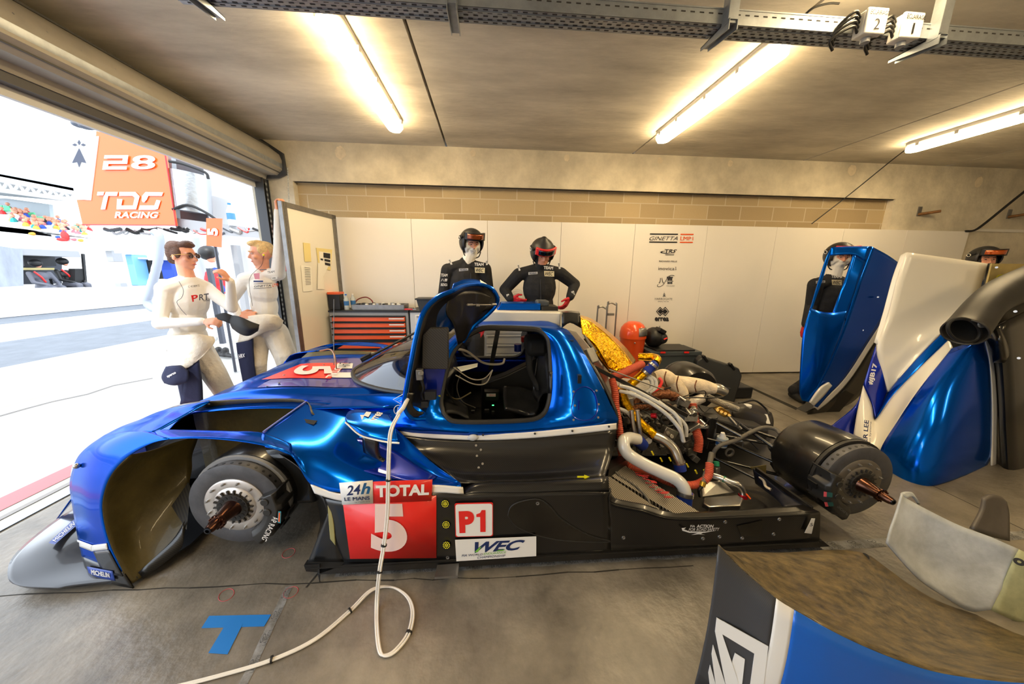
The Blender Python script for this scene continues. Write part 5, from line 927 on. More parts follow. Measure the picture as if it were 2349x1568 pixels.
obj('fuse_box', MB().box(PX(1128, 905, Y=2.12), (.10, .05, .07)), M_BLACK, car, bevel=.004); q = PXL([(1116, 901, 2.08), (1137, 901, 2.08), (1137, 908, 2.08), (1116, 908, 2.08)]); s_ = shp([R4(0, 0, 1, 1)], q, M_LGREY, car, 'box_sticker', lift=.01); words('BOSCH', [bil(q, .35, .2), bil(q, .95, .2), bil(q, .95, .8), bil(q, .35, .8)], M_RED, s_, lift=.011)
obj('green_indicator', MB().box(PX(1131, 929, Y=2.0), (.012, .004, .004)), mat('green_led', (60, 240, 110), .4, em=3), car)
for x, y, w_ in ((1117, 942, .03), (1131, 946, .018), (1085, 944, .02)): obj('small_box', MB().box(PX(x, y, Y=2.0), (w_, .02, .02)), M_CARBM, car)
wht = mat('wire_white', (205, 200, 190), .5)
for pts, r, m in (([(1040, 800, 1.9), (1070, 805, 1.95), (1110, 832, 2.05), (1150, 834, 2.1), (1158, 822, 2.12)], .008, wht), ([(1040, 842, 1.9), (1080, 868, 1.95), (1110, 868, 2.0), (1130, 848, 2.0)], .004, wht), ([(1045, 860, 1.9), (1085, 880, 1.95), (1115, 878, 2.0), (1130, 848, 2.0)], .004, wht), ([(1055, 860, 1.95), (1048, 890, 1.95), (1060, 920, 1.95), (1090, 935, 2.0)], .004, M_GREYH), ([(1025, 905, 1.8), (1050, 915, 1.85), (1080, 900, 1.9)], .005, M_OLIVE), ([(1018, 880, 1.75), (1030, 905, 1.78), (1050, 930, 1.8)], .006, M_BLACK)):
    obj('wire', MB().tube(PXL(pts), r, 6, smooth=6), m, car)
obj('white_panel_strip', MB().prism(PXL([(1048, 842, 2.6), (1096, 833, 2.6), (1095, 841, 2.55), (1058, 852, 2.55)]), (0, .01, 0)), M_WHITE, car); obj('far_sill', MB().box((.1, 2.9, .55), (.8, .05, .1)), M_BLUED, car)
obj('steering_pod', MB().patch([PXL(r) for r in [[(1018, 920, 1.80), (1040, 915, 1.85), (1070, 935, 1.85)], [(1018, 950, 1.72), (1045, 950, 1.74), (1075, 962, 1.72)]]], 4, 4), M_INT, car, solid=.02)
obj('seal_grip', MB().patch([PXL(r) for r in [[(1258, 850, 1.68), (1266, 850, 1.66)], [(1256, 900, 1.64), (1264, 900, 1.62)]]], 3, 3).move((0, -.012, 0)), M_CARB, car, solid=.006)
# ------------------------------------------------------------------ raised door, seen from inside
dr = MB()
OUT = [(928, 930, 1.42), (932, 890, 1.42), (943, 830, 1.42), (955, 770, 1.43), (972, 715, 1.46), (1002, 683, 1.50), (1035, 668, 1.55), (1065, 655, 1.66), (1100, 652, 1.78), (1128, 662, 1.82), (1141, 682, 1.83)]
INN = [(975, 945, 1.58), (990, 900, 1.60), (996, 850, 1.62), (1003, 790, 1.64), (1015, 745, 1.66), (1030, 722, 1.70), (1040, 712, 1.74), (1055, 710, 1.78), (1085, 716, 1.82), (1115, 712, 1.83), (1139, 700, 1.84)]
door = obj('raised_door', MB().patch([PXL([(a+6, b+1, c+.02) for a, b, c in OUT]), [(a+b)/2+V(0, .01, .01) for a, b in zip(PXL(OUT), PXL(INN))], PXL(INN)], 4, 3), mat('door_inner_carbon', (26, 24, 23), .38, 0, .3), car, solid=.008, label='raised gullwing door, black carbon inside with a blue rim')
obj('door_rim', MB().tube([V(*q) for q in crn([tuple(p) for p in PXL([(975, 960, 1.46), (945, 958, 1.43)]+OUT+[(1138, 700, 1.84), (1115, 725, 1.84), (1085, 750, 1.82), (1062, 785, 1.80)])], 5)], .011, 8), M_BLUE, door)
obj('door_skin', MB().patch([PXL(r) for r in [[(1030, 680, 1.62), (1065, 668, 1.70), (1100, 668, 1.80), (1130, 680, 1.84)], [(1022, 715, 1.62), (1060, 708, 1.70), (1095, 705, 1.80), (1132, 700, 1.85)], [(1040, 745, 1.66), (1070, 740, 1.74), (1090, 735, 1.82), (1118, 722, 1.86)], [(1050, 790, 1.72), (1065, 780, 1.76), (1075, 765, 1.82), (1088, 748, 1.86)]]], 5, 5), MATS['door_inner_carbon'], door, solid=.006)
obj('door_window', MB().patch([PXL(r) for r in [[(990, 710, 1.56), (1015, 690, 1.60), (1045, 690, 1.66)], [(993, 735, 1.58), (1020, 725, 1.62), (1050, 720, 1.68)], [(1005, 775, 1.62), (1025, 765, 1.66), (1050, 745, 1.70)]]], 4, 4), mat('blue_tinted_window', (12, 56, 120), .08, .3, .9), door, solid=.004)
obj('door_gas_strut', MB().cyl(PX(1070, 699, Y=1.66), PX(1137, 699, Y=1.72), .004, n=10).cyl(PX(1072, 699, Y=1.66), PX(1084, 699, Y=1.67), .008, n=10).cyl(PX(1092, 700, Y=1.67), PX(1100, 700, Y=1.675), .008, n=10).cyl(PX(1128, 698, Y=1.71), PX(1138, 698, Y=1.72), .008, n=10), M_STEEL, door)
obj('roof_cap', MB().patch([PXL(r) for r in [[(1035, 668, 1.60), (1065, 655, 1.70), (1100, 656, 1.80), (1120, 663, 1.84)], [(1040, 650, 1.66), (1065, 641, 1.74), (1092, 641, 1.82), (1115, 650, 1.86)]]], 5, 4), M_BLUE, door, solid=.004)
obj('white_band', MB().patch([PXL(r) for r in [[(1101, 641, 1.83), (1117, 651, 1.85)], [(1104, 656, 1.80), (1119, 662, 1.83)]]], 4, 3).move((0, -.012, 0)), M_WHITE, door)
obj('door_pad', MB().prism(PXL([(969, 768, 1.47), (985, 753, 1.47), (1025, 752, 1.47), (1028, 756, 1.47), (1028, 845, 1.47), (1026, 847, 1.47), (968, 846, 1.47)]), (0, .035, 0)), stripes('pad_weave', (30, 28, 26), (52, 48, 44), 700, (.7, 0, .7), .5), door, bevel=.004)
obj('door_lower_panel', MB().prism(PXL([(972, 846, 1.50), (1022, 846, 1.50), (1010, 905, 1.52), (985, 915, 1.52), (972, 900, 1.50)]), (0, .02, 0)), M_BLUED, door)
obj('hinge', MB().box(PX(963, 858, Y=1.45), (.03, .03, .05)).cyl(PX(966, 856, Y=1.44), PX(966, 856, Y=1.42), .012, n=14), M_ALUD, door, bevel=.003)
obj('hinge_lever', MB().tube(PXL([(966, 868, 1.46), (972, 890, 1.46), (968, 905, 1.47), (975, 925, 1.47)]), .007, 8, smooth=4).box(PX(988, 905, Y=1.46), (.05, .03, .04)).box(PX(975, 925, Y=1.46), (.03, .03, .03)), M_BLACK, door)
obj('yellow_pull', MB().prism(PXL([(1001, 893, 1.56), (1008, 891, 1.56), (1010, 910, 1.56), (1005, 908, 1.56)]), (0, .004, 0)), M_YEL, door)
obj('door_foot', MB().patch([PXL(r) for r in [[(934, 900, 1.42), (926, 925, 1.42), (930, 945, 1.42), (945, 955, 1.43), (960, 955, 1.44)], [(950, 900, 1.44), (946, 922, 1.43), (950, 936, 1.43), (960, 944, 1.44), (972, 945, 1.46)]]], 4, 3), M_CARBD, door, solid=.014)
# ================================================================== detached body panels
M_GBLUE = M_BLUE
def pth(t, name, rows, m, n=5, k=5, solid=.006, mv=None, **kw):
    g = MB().patch([PXL(r) for r in rows], n, k)
    if mv: g.move(mv)
    return obj(name, g, m, t, solid=solid, **kw)
bp = thing('side_body_panel', (3.4, 2.95, 0), 'tall blue body panel with a rectangular window hole, stood on end before the right mechanic', 'body panel')
LF = [(1907, 567, 3.08), (1895, 591, 3.07), (1880, 635, 3.05), (1867, 678, 3.03), (1842, 765, 2.98), (1836, 836, 2.94), (1834, 896, 2.90), (1840, 918, 2.88)]
RD = [(1998, 565, 3.0), (1985, 600, 2.99), (1970, 640, 2.97), (1958, 678, 2.95), (1938, 741, 2.92), (1903, 828, 2.88), (1875, 885, 2.86), (1859, 922, 2.86)]
WL = [(1905, 585, 3.06), (1896, 610, 3.05), (1884, 650, 3.03), (1873, 680, 3.02), (1861, 714, 3.0)]
WR = [(1957, 584, 3.02), (1948, 612, 3.01), (1935, 650, 3.0), (1922, 684, 2.98), (1909, 719, 2.97)]
pth(bp, 'left_frame', [LF[:4]+[(1858, 708, 3.01)], [(a-.3, b, c) for a, b, c in WL]], M_BLUE, solid=.012)
pth(bp, 'right_frame', [WR, RD[1:4]+[(1948, 705, 2.94), (1940, 735, 2.92)]], M_BLUE, solid=.012)
pth(bp, 'top_frame', [[(1907, 567, 3.08), (1950, 565, 3.05), (1998, 565, 3.0)], [(1904, 586, 3.065), (1957, 584, 3.02), (1985, 600, 2.99)]], M_BLUE, solid=.012)
pth(bp, 'face', [[(1858, 706, 3.01), (1842, 765, 2.98), (1836, 836, 2.94), (1834, 896, 2.90), (1840, 918, 2.88)], [(1880, 714, 2.97), (1872, 770, 2.93), (1862, 838, 2.90), (1850, 895, 2.88), (1848, 920, 2.87)], [(1909, 717, 2.96), (1900, 775, 2.91), (1880, 838, 2.88), (1864, 895, 2.865), (1855, 922, 2.86)], [(1946, 712, 2.935), (1930, 762, 2.91), (1903, 828, 2.88), (1875, 885, 2.86), (1859, 924, 2.86)]], M_BLUE, solid=.012)
pth(bp, 'flank', [RD, [(2035, 585, 3.08), (2018, 625, 3.06), (2002, 665, 3.04), (1990, 700, 3.02), (1965, 760, 2.98), (1925, 840, 2.92), (1890, 895, 2.89), (1866, 930, 2.87)], [(2063, 605, 3.2), (2053, 645, 3.17), (2042, 690, 3.14), (2028, 725, 3.1), (1990, 785, 3.04), (1940, 862, 2.96), (1900, 905, 2.91), (1874, 934, 2.88)]], M_BLUE, solid=.012)
pth(bp, 'white_stripe', [[(2064, 607, 3.2), (2053, 648, 3.17), (2042, 692, 3.14), (2028, 727, 3.1), (1990, 787, 3.04), (1940, 864, 2.96), (1900, 907, 2.91), (1866, 932, 2.87)], [(2068, 618, 3.2), (2060, 655, 3.18), (2050, 700, 3.15), (2036, 735, 3.1), (2000, 793, 3.05), (1950, 870, 2.97), (1908, 915, 2.92), (1876, 940, 2.88)]], M_WHITE)
pth(bp, 'carbon_skirt', [[(2058, 668, 3.17), (2036, 735, 3.1), (2000, 793, 3.05), (1950, 870, 2.97), (1908, 915, 2.92), (1855, 940, 2.88)], [(2072, 690, 3.2), (2050, 760, 3.15), (2022, 830, 3.1), (1985, 890, 3.04), (1940, 930, 2.98), (1850, 958, 2.90)]], M_CARB, solid=.01)
pth(bp, 'white_lamp', [[(1857, 922, 2.83), (1880, 890, 2.84), (1900, 876, 2.86)], [(1866, 930, 2.83), (1890, 905, 2.84), (1907, 884, 2.86)]], mat('lamp_lens', (226, 226, 222)), solid=.016)
obj('foot', MB().prism([PX(a, b_, Y=2.93) for a, b_ in [(1848, 945), (1856, 962), (1925, 945), (1960, 905), (1940, 895)]], (0, .1, 0)), M_CARBD, bp)
for x, y in ((2014, 681), (1979, 757)): obj('stud', MB().cyl(PX(x, y, Y=3.0), PX(x, y, Y=3.03), .008, n=10), M_STEEL, bp)
# rear engine cover with fin, standing on end
ec = thing('engine_cover', (3.3, 2.1, 0), 'big white and blue engine cover with fin, stood on end behind the rear hub', 'body panel')
pth(ec, 'fin', [[(2079, 579, 2.55), (2058, 640, 2.53), (2037, 718, 2.50), (2012, 789, 2.46), (2022, 850, 2.42), (2037, 902, 2.38)], [(2160, 590, 2.52), (2140, 655, 2.49), (2115, 725, 2.45), (2085, 790, 2.40), (2072, 835, 2.38), (2060, 872, 2.36)], [(2263, 605, 2.48), (2250, 645, 2.45), (2231, 700, 2.40), (2178, 745, 2.36), (2120, 805, 2.34), (2064, 868, 2.34)]], M_CREAM, solid=.02)
pth(ec, 'fin_edge', [[(2068, 586, 2.58), (2048, 640, 2.56), (2028, 710, 2.53), (2005, 785, 2.48)], [(2080, 580, 2.55), (2059, 640, 2.53), (2039, 716, 2.50), (2013, 790, 2.46)]], M_WHITE, solid=.02)
pth(ec, 'blue_flank', [[(2010, 789, 2.48), (1995, 835, 2.46), (1980, 884, 2.44)], [(2024, 845, 2.42), (2012, 885, 2.40), (1998, 925, 2.38)], [(2037, 902, 2.38), (2024, 930, 2.35), (2008, 963, 2.32)]], M_BLUED, solid=.01)
words('#JB17', PXL([(1990, 880, 2.36), (2002, 832, 2.38), (2016, 834, 2.37), (2003, 883, 2.35)]), M_WHITE, ec, bold=.04)
pth(ec, 'blue_ribbon', [[(2037, 902, 2.37), (2064, 868, 2.33), (2120, 806, 2.32), (2174, 752, 2.32)], [(2008, 963, 2.31), (2050, 905, 2.28), (2115, 838, 2.26), (2176, 779, 2.27)]], M_BLUE, solid=.01)
pth(ec, 'white_ribbon', [[(1980, 884, 2.44), (1998, 928, 2.36), (2008, 963, 2.31), (2050, 906, 2.28), (2115, 839, 2.26), (2177, 779, 2.27)], [(1968, 940, 2.38), (1985, 975, 2.28), (2012, 990, 2.22), (2058, 940, 2.18), (2110, 875, 2.16), (2185, 795, 2.20)], [(1958, 1001, 2.30), (1985, 1020, 2.20), (2022, 1032, 2.10), (2058, 972, 2.08), (2110, 895, 2.10), (2187, 805, 2.18)]], M_CREAM, solid=.01)
pth(ec, 'lower_flank', [[(1975, 905, 2.46), (1958, 935, 2.44), (1903, 980, 2.42)], [(1966, 960, 2.40), (1945, 975, 2.36), (1915, 990, 2.36)], [(1960, 1005, 2.30), (1940, 1005, 2.30), (1930, 1002, 2.30)]], M_BLUED, solid=.01)
words('ER LEE', PXL([(1972, 1012, 2.14), (1976, 962, 2.20), (1986, 964, 2.19), (1982, 1014, 2.13)]), M_NAVI, ec, bold=.02, lift=.03)
words('rbo Systems', PXL([(1991, 1018, 2.13), (1994, 966, 2.18), (1999, 967, 2.17), (1997, 1019, 2.12)]), M_NAVI, ec, lift=.03)
BL = [[(2184, 800, 2.18), (2110, 893, 2.09), (2058, 970, 2.06), (2022, 1030, 2.04), (2018, 1080, 2.0), (2040, 1116, 1.95)],
      [(2215, 790, 2.12), (2160, 880, 1.98), (2115, 970, 1.90), (2085, 1050, 1.85), (2082, 1095, 1.82), (2090, 1119, 1.80)],
      [(2238, 782, 2.10), (2210, 880, 1.95), (2180, 970, 1.84), (2160, 1050, 1.78), (2150, 1090, 1.76), (2145, 1112, 1.76)],
      [(2250, 778, 2.12), (2250, 860, 2.02), (2245, 950, 1.93), (2238, 1020, 1.88), (2225, 1060, 1.86), (2205, 1092, 1.84)],
      [(2257, 775, 2.15), (2270, 836, 2.10), (2275, 920, 2.04), (2275, 990, 2.0), (2274, 1040, 1.98), (2260, 1070, 1.96)]]
pth(ec, 'blue_bulge', BL, M_BLUE, 6, 6, solid=.01)
pth(ec, 'white_edge_strip', [[(2257, 773, 2.14), (2270, 836, 2.09), (2275, 920, 2.03), (2275, 990, 1.99), (2273, 1070, 1.95)], [(2266, 773, 2.14), (2280, 836, 2.10), (2287, 920, 2.04), (2287, 990, 2.0), (2285, 1073, 1.96)]], M_WHITE)
pth(ec, 'carbon_side', [[(2266, 760, 2.16), (2281, 836, 2.11), (2288, 920, 2.05), (2288, 990, 2.01), (2287, 1074, 1.97)], [(2300, 740, 2.05), (2310, 836, 2.0), (2315, 920, 1.95), (2318, 990, 1.92), (2325, 1110, 1.88)], [(2380, 700, 2.2), (2390, 830, 2.1), (2395, 920, 2.05), (2400, 1020, 2.0), (2410, 1160, 1.95)]], M_CARB, 5, 5, solid=.01)
pth(ec, 'carbon_upper', [[(2265, 606, 2.5), (2252, 650, 2.46), (2240, 690, 2.42), (2262, 762, 2.2)], [(2285, 606, 2.45), (2275, 660, 2.42), (2290, 700, 2.36), (2310, 745, 2.2)], [(2400, 640, 2.5), (2400, 660, 2.45), (2400, 680, 2.4), (2400, 730, 2.2)]], M_CARBD, 4, 4, solid=.01)
obj('bare_plate', MB().prism(PXL([(2276, 604, 2.36), (2420, 606, 2.36), (2420, 664, 2.34), (2262, 661, 2.34)]), (0, .01, 0)), mat('raw_composite', (176, 156, 96), .45, var=.15, vs=12), ec)
g = MB()
for q in ring2(.5, .5, .5, .5, .1, 30): g.add([bil(PXL([(2284, 629, 2.34), (2313, 629, 2.34), (2313, 649, 2.34), (2284, 649, 2.34)]), u, v) for u, v in q], [(0, 1, 2, 3)])
obj('yellow_ring', g, M_YEL, ec); obj('hole', MB().cyl(PX(2299, 639, Y=2.345), PX(2299, 639, Y=2.335), .012, n=16), M_BLACK, ec)
dct = [(2211, 762, 2.02), (2225, 745, 2.05), (2262, 700, 2.12), (2310, 668, 2.18), (2380, 640, 2.2)]
o = obj('exhaust_duct', MB().tube(PXL(dct), [.105, .10, .095, .11, .12], 28, cap=False, smooth=6), mat('scorched_duct', (48, 46, 44), .45, var=.3, vs=10), ec, solid=.008)
rm = []
for k in range(28):
    a = 6.2832*k/28; rm.append(PX(2211+37*math.cos(a)*1.0, 757+27*math.sin(a)+6*math.cos(a), Y=1.99))
obj('duct_rim', MB().tube(rm, .010, 8, closed=True), M_RUBBER, ec)
obj('scorched_patch', MB().ball(PX(2255, 742, Y=1.97), (.04, .012, .03)), M_GALV, ec)
pth(ec, 'small_scoop', [[(2262, 770, 2.10), (2272, 755, 2.06), (2290, 752, 2.04), (2305, 772, 2.06)], [(2276, 800, 2.06), (2285, 785, 2.0), (2300, 782, 1.98), (2312, 800, 2.02)], [(2280, 831, 2.06), (2290, 831, 2.03), (2302, 831, 2.01), (2314, 831, 2.02)]], M_CARB, 5, 4, solid=.01)
for x, y in ((2329, 714), (2337, 821), (2286, 613), (2296, 657)): obj('stud', MB().cyl(PX(x, y, Y=1.96 if y > 700 else 2.34), PX(x, y, Y=1.94 if y > 700 else 2.33), .008, n=12), M_STEEL, ec)
obj('black_support', MB().prism([PX(a, b_, Y=2.05) for a, b_ in [(2165, 1100), (2200, 1085), (2245, 1068), (2290, 1074), (2340, 1110), (2420, 1180), (2400, 1190), (2330, 1140), (2230, 1120)]], (0, .25, 0)), M_BLACK, ec)
obj('stand_leg', MB().box((3.55, 2.35, .12), (.5, .3, .24)), M_BLACK, ec, bevel=.02)
# foreground wheel arch panel
fg = thing('rear_arch_panel', (1.1, .8, 0), 'upturned rear arch panel with a white G logo, close in the bottom right corner', 'body panel')
RIM = [(1648, 1249, .80), (1678, 1282, .785), (1721, 1322, .76), (1780, 1371, .72), (1821, 1397, .70), (1891, 1437, .67), (1956, 1470, .65), (2038, 1505, .63), (2136, 1538, .615), (2240, 1556, .605), (2349, 1566, .60), (2460, 1568, .60)]
M_WORN = mat('worn_brown_composite', (124, 108, 74), .42, 0, .15, var=.62, vs=26, c2=(38, 34, 28), bump=.4, bs=60, stretch=(.35, 1.6, 1.6), vdet=10)
pth(fg, 'inner_skin', [RIM[::1], [(1655, 1258, .84), (1700, 1283, .85), (1750, 1305, .85), (1810, 1335, .84), (1860, 1356, .83), (1925, 1385, .81), (1990, 1410, .80), (2065, 1440, .79), (2150, 1468, .78), (2240, 1490, .77), (2349, 1508, .76), (2460, 1512, .75)], [(1662, 1266, .87), (1720, 1266, .94), (1790, 1268, 1.0), (1860, 1264, 1.05), (1920, 1261, 1.08), (1985, 1270, 1.10), (2030, 1300, 1.08), (2085, 1340, 1.04), (2150, 1378, 1.0), (2240, 1410, .96), (2349, 1440, .92), (2460, 1460, .88)]], M_WORN, 4, 6, solid=.004)
rim3 = PXL(RIM)
def drop(p, t): return V(p.x*(1+.0*t), p.y+.0*t, p.z*(1-t)+.01*t)
C0, C1 = [V(*q) for q in crn([tuple(p) for p in rim3], 6)], None
ix = lambda px: min(range(len(C0)), key=lambda i: abs((IW/2+FPX*((C0[i]-V(0, 0, CAMH)).dot(CR))/((C0[i]-V(0, 0, CAMH)).dot(CF)))-px))
i1, i2 = ix(1780), ix(1821)
def face(i, j, m, nm): 
    def bulge(p, t): q = drop(p, t); return q+V(0, -.012*math.sin(math.pi*t), 0)
    return obj(nm, MB().grid([[bulge(p, t/8) for p in C0[i:j+1]] for t in range(9)]), m, fg, solid=.004)
face(0, i1, stripes('coarse_carbon', (36, 38, 42), (84, 86, 92), 1500, (.5, .2, .9), .45), 'carbon_face'); face(i1, i2, M_WHITE, 'white_stripe'); face(i2, len(C0)-1, mat('flat_blue_vinyl', (14, 104, 214), .3, .2, .4), 'blue_face')
GB = bvh(*[o for o in fg.children if o.name.split('.')[0] in ('carbon_face', 'white_stripe')])
def fpoly(pts):
    g = MB(); n = len(pts); c = [hit(GB, *p, .006) for p in pts]; return g.prism([p for p in c if p], (0, .002, 0))
S4 = lambda L: [(1580+a/3.055, 1080+b/3.055) for a, b in L]
obj('g_logo', fpoly(S4([(193, 1015), (555, 1215), (520, 1500), (430, 1500), (462, 1268), (232, 1130), (360, 1500), (262, 1500), (182, 1112)])), M_WHITE, fg)
obj('g_logo', fpoly(S4([(325, 1262), (393, 1305), (372, 1500), (300, 1500), (262, 1450)])), M_WHITE, fg)
obj('g_logo', fpoly(S4([(168, 1205), (262, 1500), (190, 1500), (158, 1270)])), M_WHITE, fg)
obj('g_logo', fpoly(S4([(148, 1345), (192, 1500), (150, 1520), (136, 1400)])), M_WHITE, fg)
M_SHD = mat('crumpled_heat_cloth', (178, 184, 190), .65, var=.3, vs=7, bump=.8, bs=9)
pth(fg, 'heat_shield', [[(2068, 1132, 1.18), (2078, 1142, 1.175), (2130, 1170, 1.14), (2200, 1204, 1.09), (2270, 1230, 1.04), (2335, 1258, 1.0)], [(2055, 1175, 1.15), (2072, 1192, 1.14), (2128, 1228, 1.11), (2195, 1262, 1.06), (2255, 1288, 1.02), (2318, 1310, .98)], [(2042, 1212, 1.12), (2062, 1235, 1.11), (2118, 1285, 1.08), (2185, 1325, 1.03), (2240, 1350, .99), (2294, 1355, .96)], [(2033, 1245, 1.10), (2052, 1268, 1.085), (2108, 1328, 1.04), (2170, 1370, 1.0), (2222, 1400, .97), (2272, 1398, .945)]], M_SHD, 5, 4, solid=.006)
pth(fg, 'shield_flange', [[(2335, 1258, 1.0), (2370, 1275, .98), (2440, 1300, .96)], [(2294, 1355, .96), (2349, 1375, .94), (2440, 1400, .92)], [(2272, 1398, .945), (2349, 1432, .92), (2440, 1460, .89)]], mat('pale_composite', (172, 176, 140), .6, var=.2, vs=20), 4, 4, solid=.006)
for x, y in ((2338, 1288), (2297, 1382), (1984, 1276)):
    p = PX(x, y, Y=.96 if x > 2000 else 1.09); d = (V(0, 0, CAMH)-p).normalized(); obj('rivet', MB().lathe(p+d*.004, d, [(0, .014), (.004, .013), (.005, .006), (.0, .005)], 18), M_RUBBER, fg)
pth(fg, 'shield_lobe', [[(2068, 1132, 1.18), (2072, 1128, 1.2), (2088, 1128, 1.21), (2100, 1142, 1.21)], [(2078, 1142, 1.175), (2090, 1138, 1.2), (2098, 1142, 1.2), (2108, 1156, 1.2)]], M_SHD, 4, 3, solid=.01)
pth(fg, 'shield_lobe', [[(2256, 1142, 1.12), (2270, 1135, 1.13), (2290, 1136, 1.14), (2305, 1150, 1.14)], [(2250, 1172, 1.10), (2268, 1172, 1.11), (2292, 1175, 1.12), (2311, 1178, 1.12)], [(2228, 1212, 1.07), (2250, 1222, 1.07), (2280, 1232, 1.07), (2312, 1240, 1.07)]], mat('dark_scorched', (84, 78, 72), .5, var=.3, vs=8), 4, 5, solid=.012)
# ================================================================== equipment along the wall
def hnd(par, a, b_, r=.005, m=None): return obj('handle', MB().cyl(a, b_, r, n=8), m or M_LGREY, par)
cb = thing('tool_cabinet', (-1.39, 4.0, 0), 'grey tool cabinet with a column of orange drawers and a black top', 'cabinet')
obj('body', MB().box((-1.36, 3.98, .465), (.88, .30, .93)), M_GREY, cb, bevel=.006); obj('top', MB().box((-1.36, 3.98, .937), (.89, .32, .018)), M_BLACK, cb)
obj('recess', MB().box((-1.36, 3.827, .46), (.82, .01, .86)), M_BLACK, cb)
zz = .862
for k in range(9):
    d = obj('drawer', MB().box((-1.36, 3.818, zz-.012), (.81, .022, .05 if k < 4 else .075)), mat('drawer_orange', (240, 92, 34), .4), cb, bevel=.003)
    obj('drawer_pull', MB().box((-1.375, 3.809, zz+.018 if k < 4 else zz+.028), (.81, .02, .012)), M_RUBBER, d); obj('label_strip', MB().box((-1.05, 3.804, zz-.006), (.17, .004, .014)), M_WHITE, d)
    zz -= .07 if k < 3 else .095
for i, (x0, x1, lab) in enumerate([(-.90, -.10, 'white drawer cabinet beside the orange one, behind the raised door'), (-.08, .66, 'white drawer cabinet seen through the car, below the middle mechanic')]):
    t = thing('drawer_cabinet', ((x0+x1)/2, 4.0, 0), lab, 'cabinet', 'white drawer cabinets'); w_ = x1-x0
    obj('body', MB().box(((x0+x1)/2, 4.02, .465), (w_, .38, .93)), M_LGREY, t, bevel=.006); obj('top', MB().box(((x0+x1)/2, 4.02, .937), (w_, .4, .018)), M_BLACK, t)
    for k in range(7):
        z = .845-k*.12; d = obj('drawer', MB().box(((x0+x1)/2, 3.825, z), (w_-.12, .02, .10)), mat('drawer_white', (222, 222, 220), .4), t, bevel=.004); obj('drawer_pull', MB().box(((x0+x1)/2, 3.812, z+.035), (w_-.16, .016, .018)), M_GREY, d)
T0 = .946
t = thing('battery_box', (-1.76, 3.95, T0), 'black box with an orange lid on the cabinet corner', 'box'); obj('case', MB().box((-1.76, 3.95, T0+.09), (.13, .12, .18)), M_BLACK, t, bevel=.005); obj('lid', MB().box((-1.76, 3.95, T0+.19), (.135, .125, .025)), M_ORNG, t); obj('socket', MB().box((-1.71, 3.94, T0+.06), (.05, .05, .04)), M_BLACK, t)
def bottle(x, y, z, lab, cap=(60, 120, 210), s=1.0):
    t = thing('water_bottle', (x, y, z), lab, 'bottle'); obj('bottle_body', MB().lathe((x, y, z), (0, 0, 1), [(0, 0), (0, .028*s), (.12*s, .028*s), (.15*s, .012*s), (.165*s, .012*s)], 20), mat('bottle_plastic', (214, 228, 238), .1, 0, .5, alpha=.6), t)
    obj('bottle_label', MB().lathe((x, y, z), (0, 0, 1), [(.05*s, .0285*s), (.10*s, .0285*s)], 20), mat('bottle_blue', (60, 120, 190), .5), t); obj('cap', MB().cyl((x, y, z+.165*s), (x, y, z+.18*s), .012*s, n=14), mat('cap_%d' % cap[0], cap, .4), t); return t
bottle(-1.64, 3.93, T0, 'small water bottle standing on the tool cabinet by the black box')
bottle(-1.60, 4.02, T0, 'water bottle without a visible cap, behind the other on the tool cabinet', (230, 230, 232))
t = thing('parts_tray', (-1.27, 4.0, T0), 'flat grey metal tray of small parts on top of the orange cabinet', 'tray')
g = MB().box((-1.27, 4.0, T0+.012), (.58, .22, .02)); obj('tray_base', g, M_ALUD, t)
for a, b_, c in (((-1.27, 3.89, T0+.035), (.58, .01, .05), 0), ((-1.27, 4.11, T0+.035), (.58, .01, .05), 0), ((-1.56, 4.0, T0+.035), (.01, .22, .05), 0), ((-.98, 4.0, T0+.035), (.01, .22, .05), 0)): obj('tray_side', MB().box(a, b_), M_ALUD, t)
rn = random.Random(4)
for k in range(14): obj('small_part', MB().box((-1.52+k*.037, 4.0+rn.uniform(-.08, .08), T0+.045), (.03, .03, .05)), rn.choice([M_BLACK, M_STEEL, M_PAP, M_CARBM]), t)
rebase(tag(obj('red_cable', MB().tube([(-1.62, 4.05, T0+.01), (-1.58, 4.1, T0+.10), (-1.48, 4.12, T0+.13), (-1.41, 4.12, T0+.08), (-1.42, 4.12, T0+.02)], .007, 8, smooth=5), mat('maroon_cable', (120, 30, 30), .5)), 'dark red cable arching over the back of the tool cabinet', 'cable'))
t = thing('pliers', (-.93, 3.9, T0), 'pliers with red handles lying by the black tool crate', 'tool'); obj('handle', MB().bar((-.98, 3.9, T0+.01), (-.88, 3.89, T0+.01), .016, .012), M_RED, t); obj('handle', MB().bar((-.98, 3.93, T0+.01), (-.88, 3.9, T0+.01), .016, .012), M_RED, t); obj('jaws', MB().bar((-.88, 3.895, T0+.01), (-.84, 3.895, T0+.01), .014, .012), M_STEEL, t)
t = thing('tool_crate', (-.62, 3.98, T0), 'open black plastic tool crate with a carry handle on the white cabinet', 'crate')
obj('crate_body', MB().prism([V(-.80, 3.88, T0), V(-.46, 3.88, T0), V(-.44, 3.88, T0+.13), V(-.83, 3.88, T0+.13)], (0, .2, 0)), mat('crate_black', (44, 46, 50), .5), t); obj('crate_rim', MB().box((-.635, 3.98, T0+.13), (.42, .23, .016)), MATS['crate_black'], t, bevel=.003)
obj('carry_handle', MB().tube([(-.62, 3.98, T0+.13), (-.60, 3.98, T0+.175), (-.46, 3.98, T0+.175), (-.45, 3.98, T0+.13)], .012, 8), MATS['crate_black'], t)
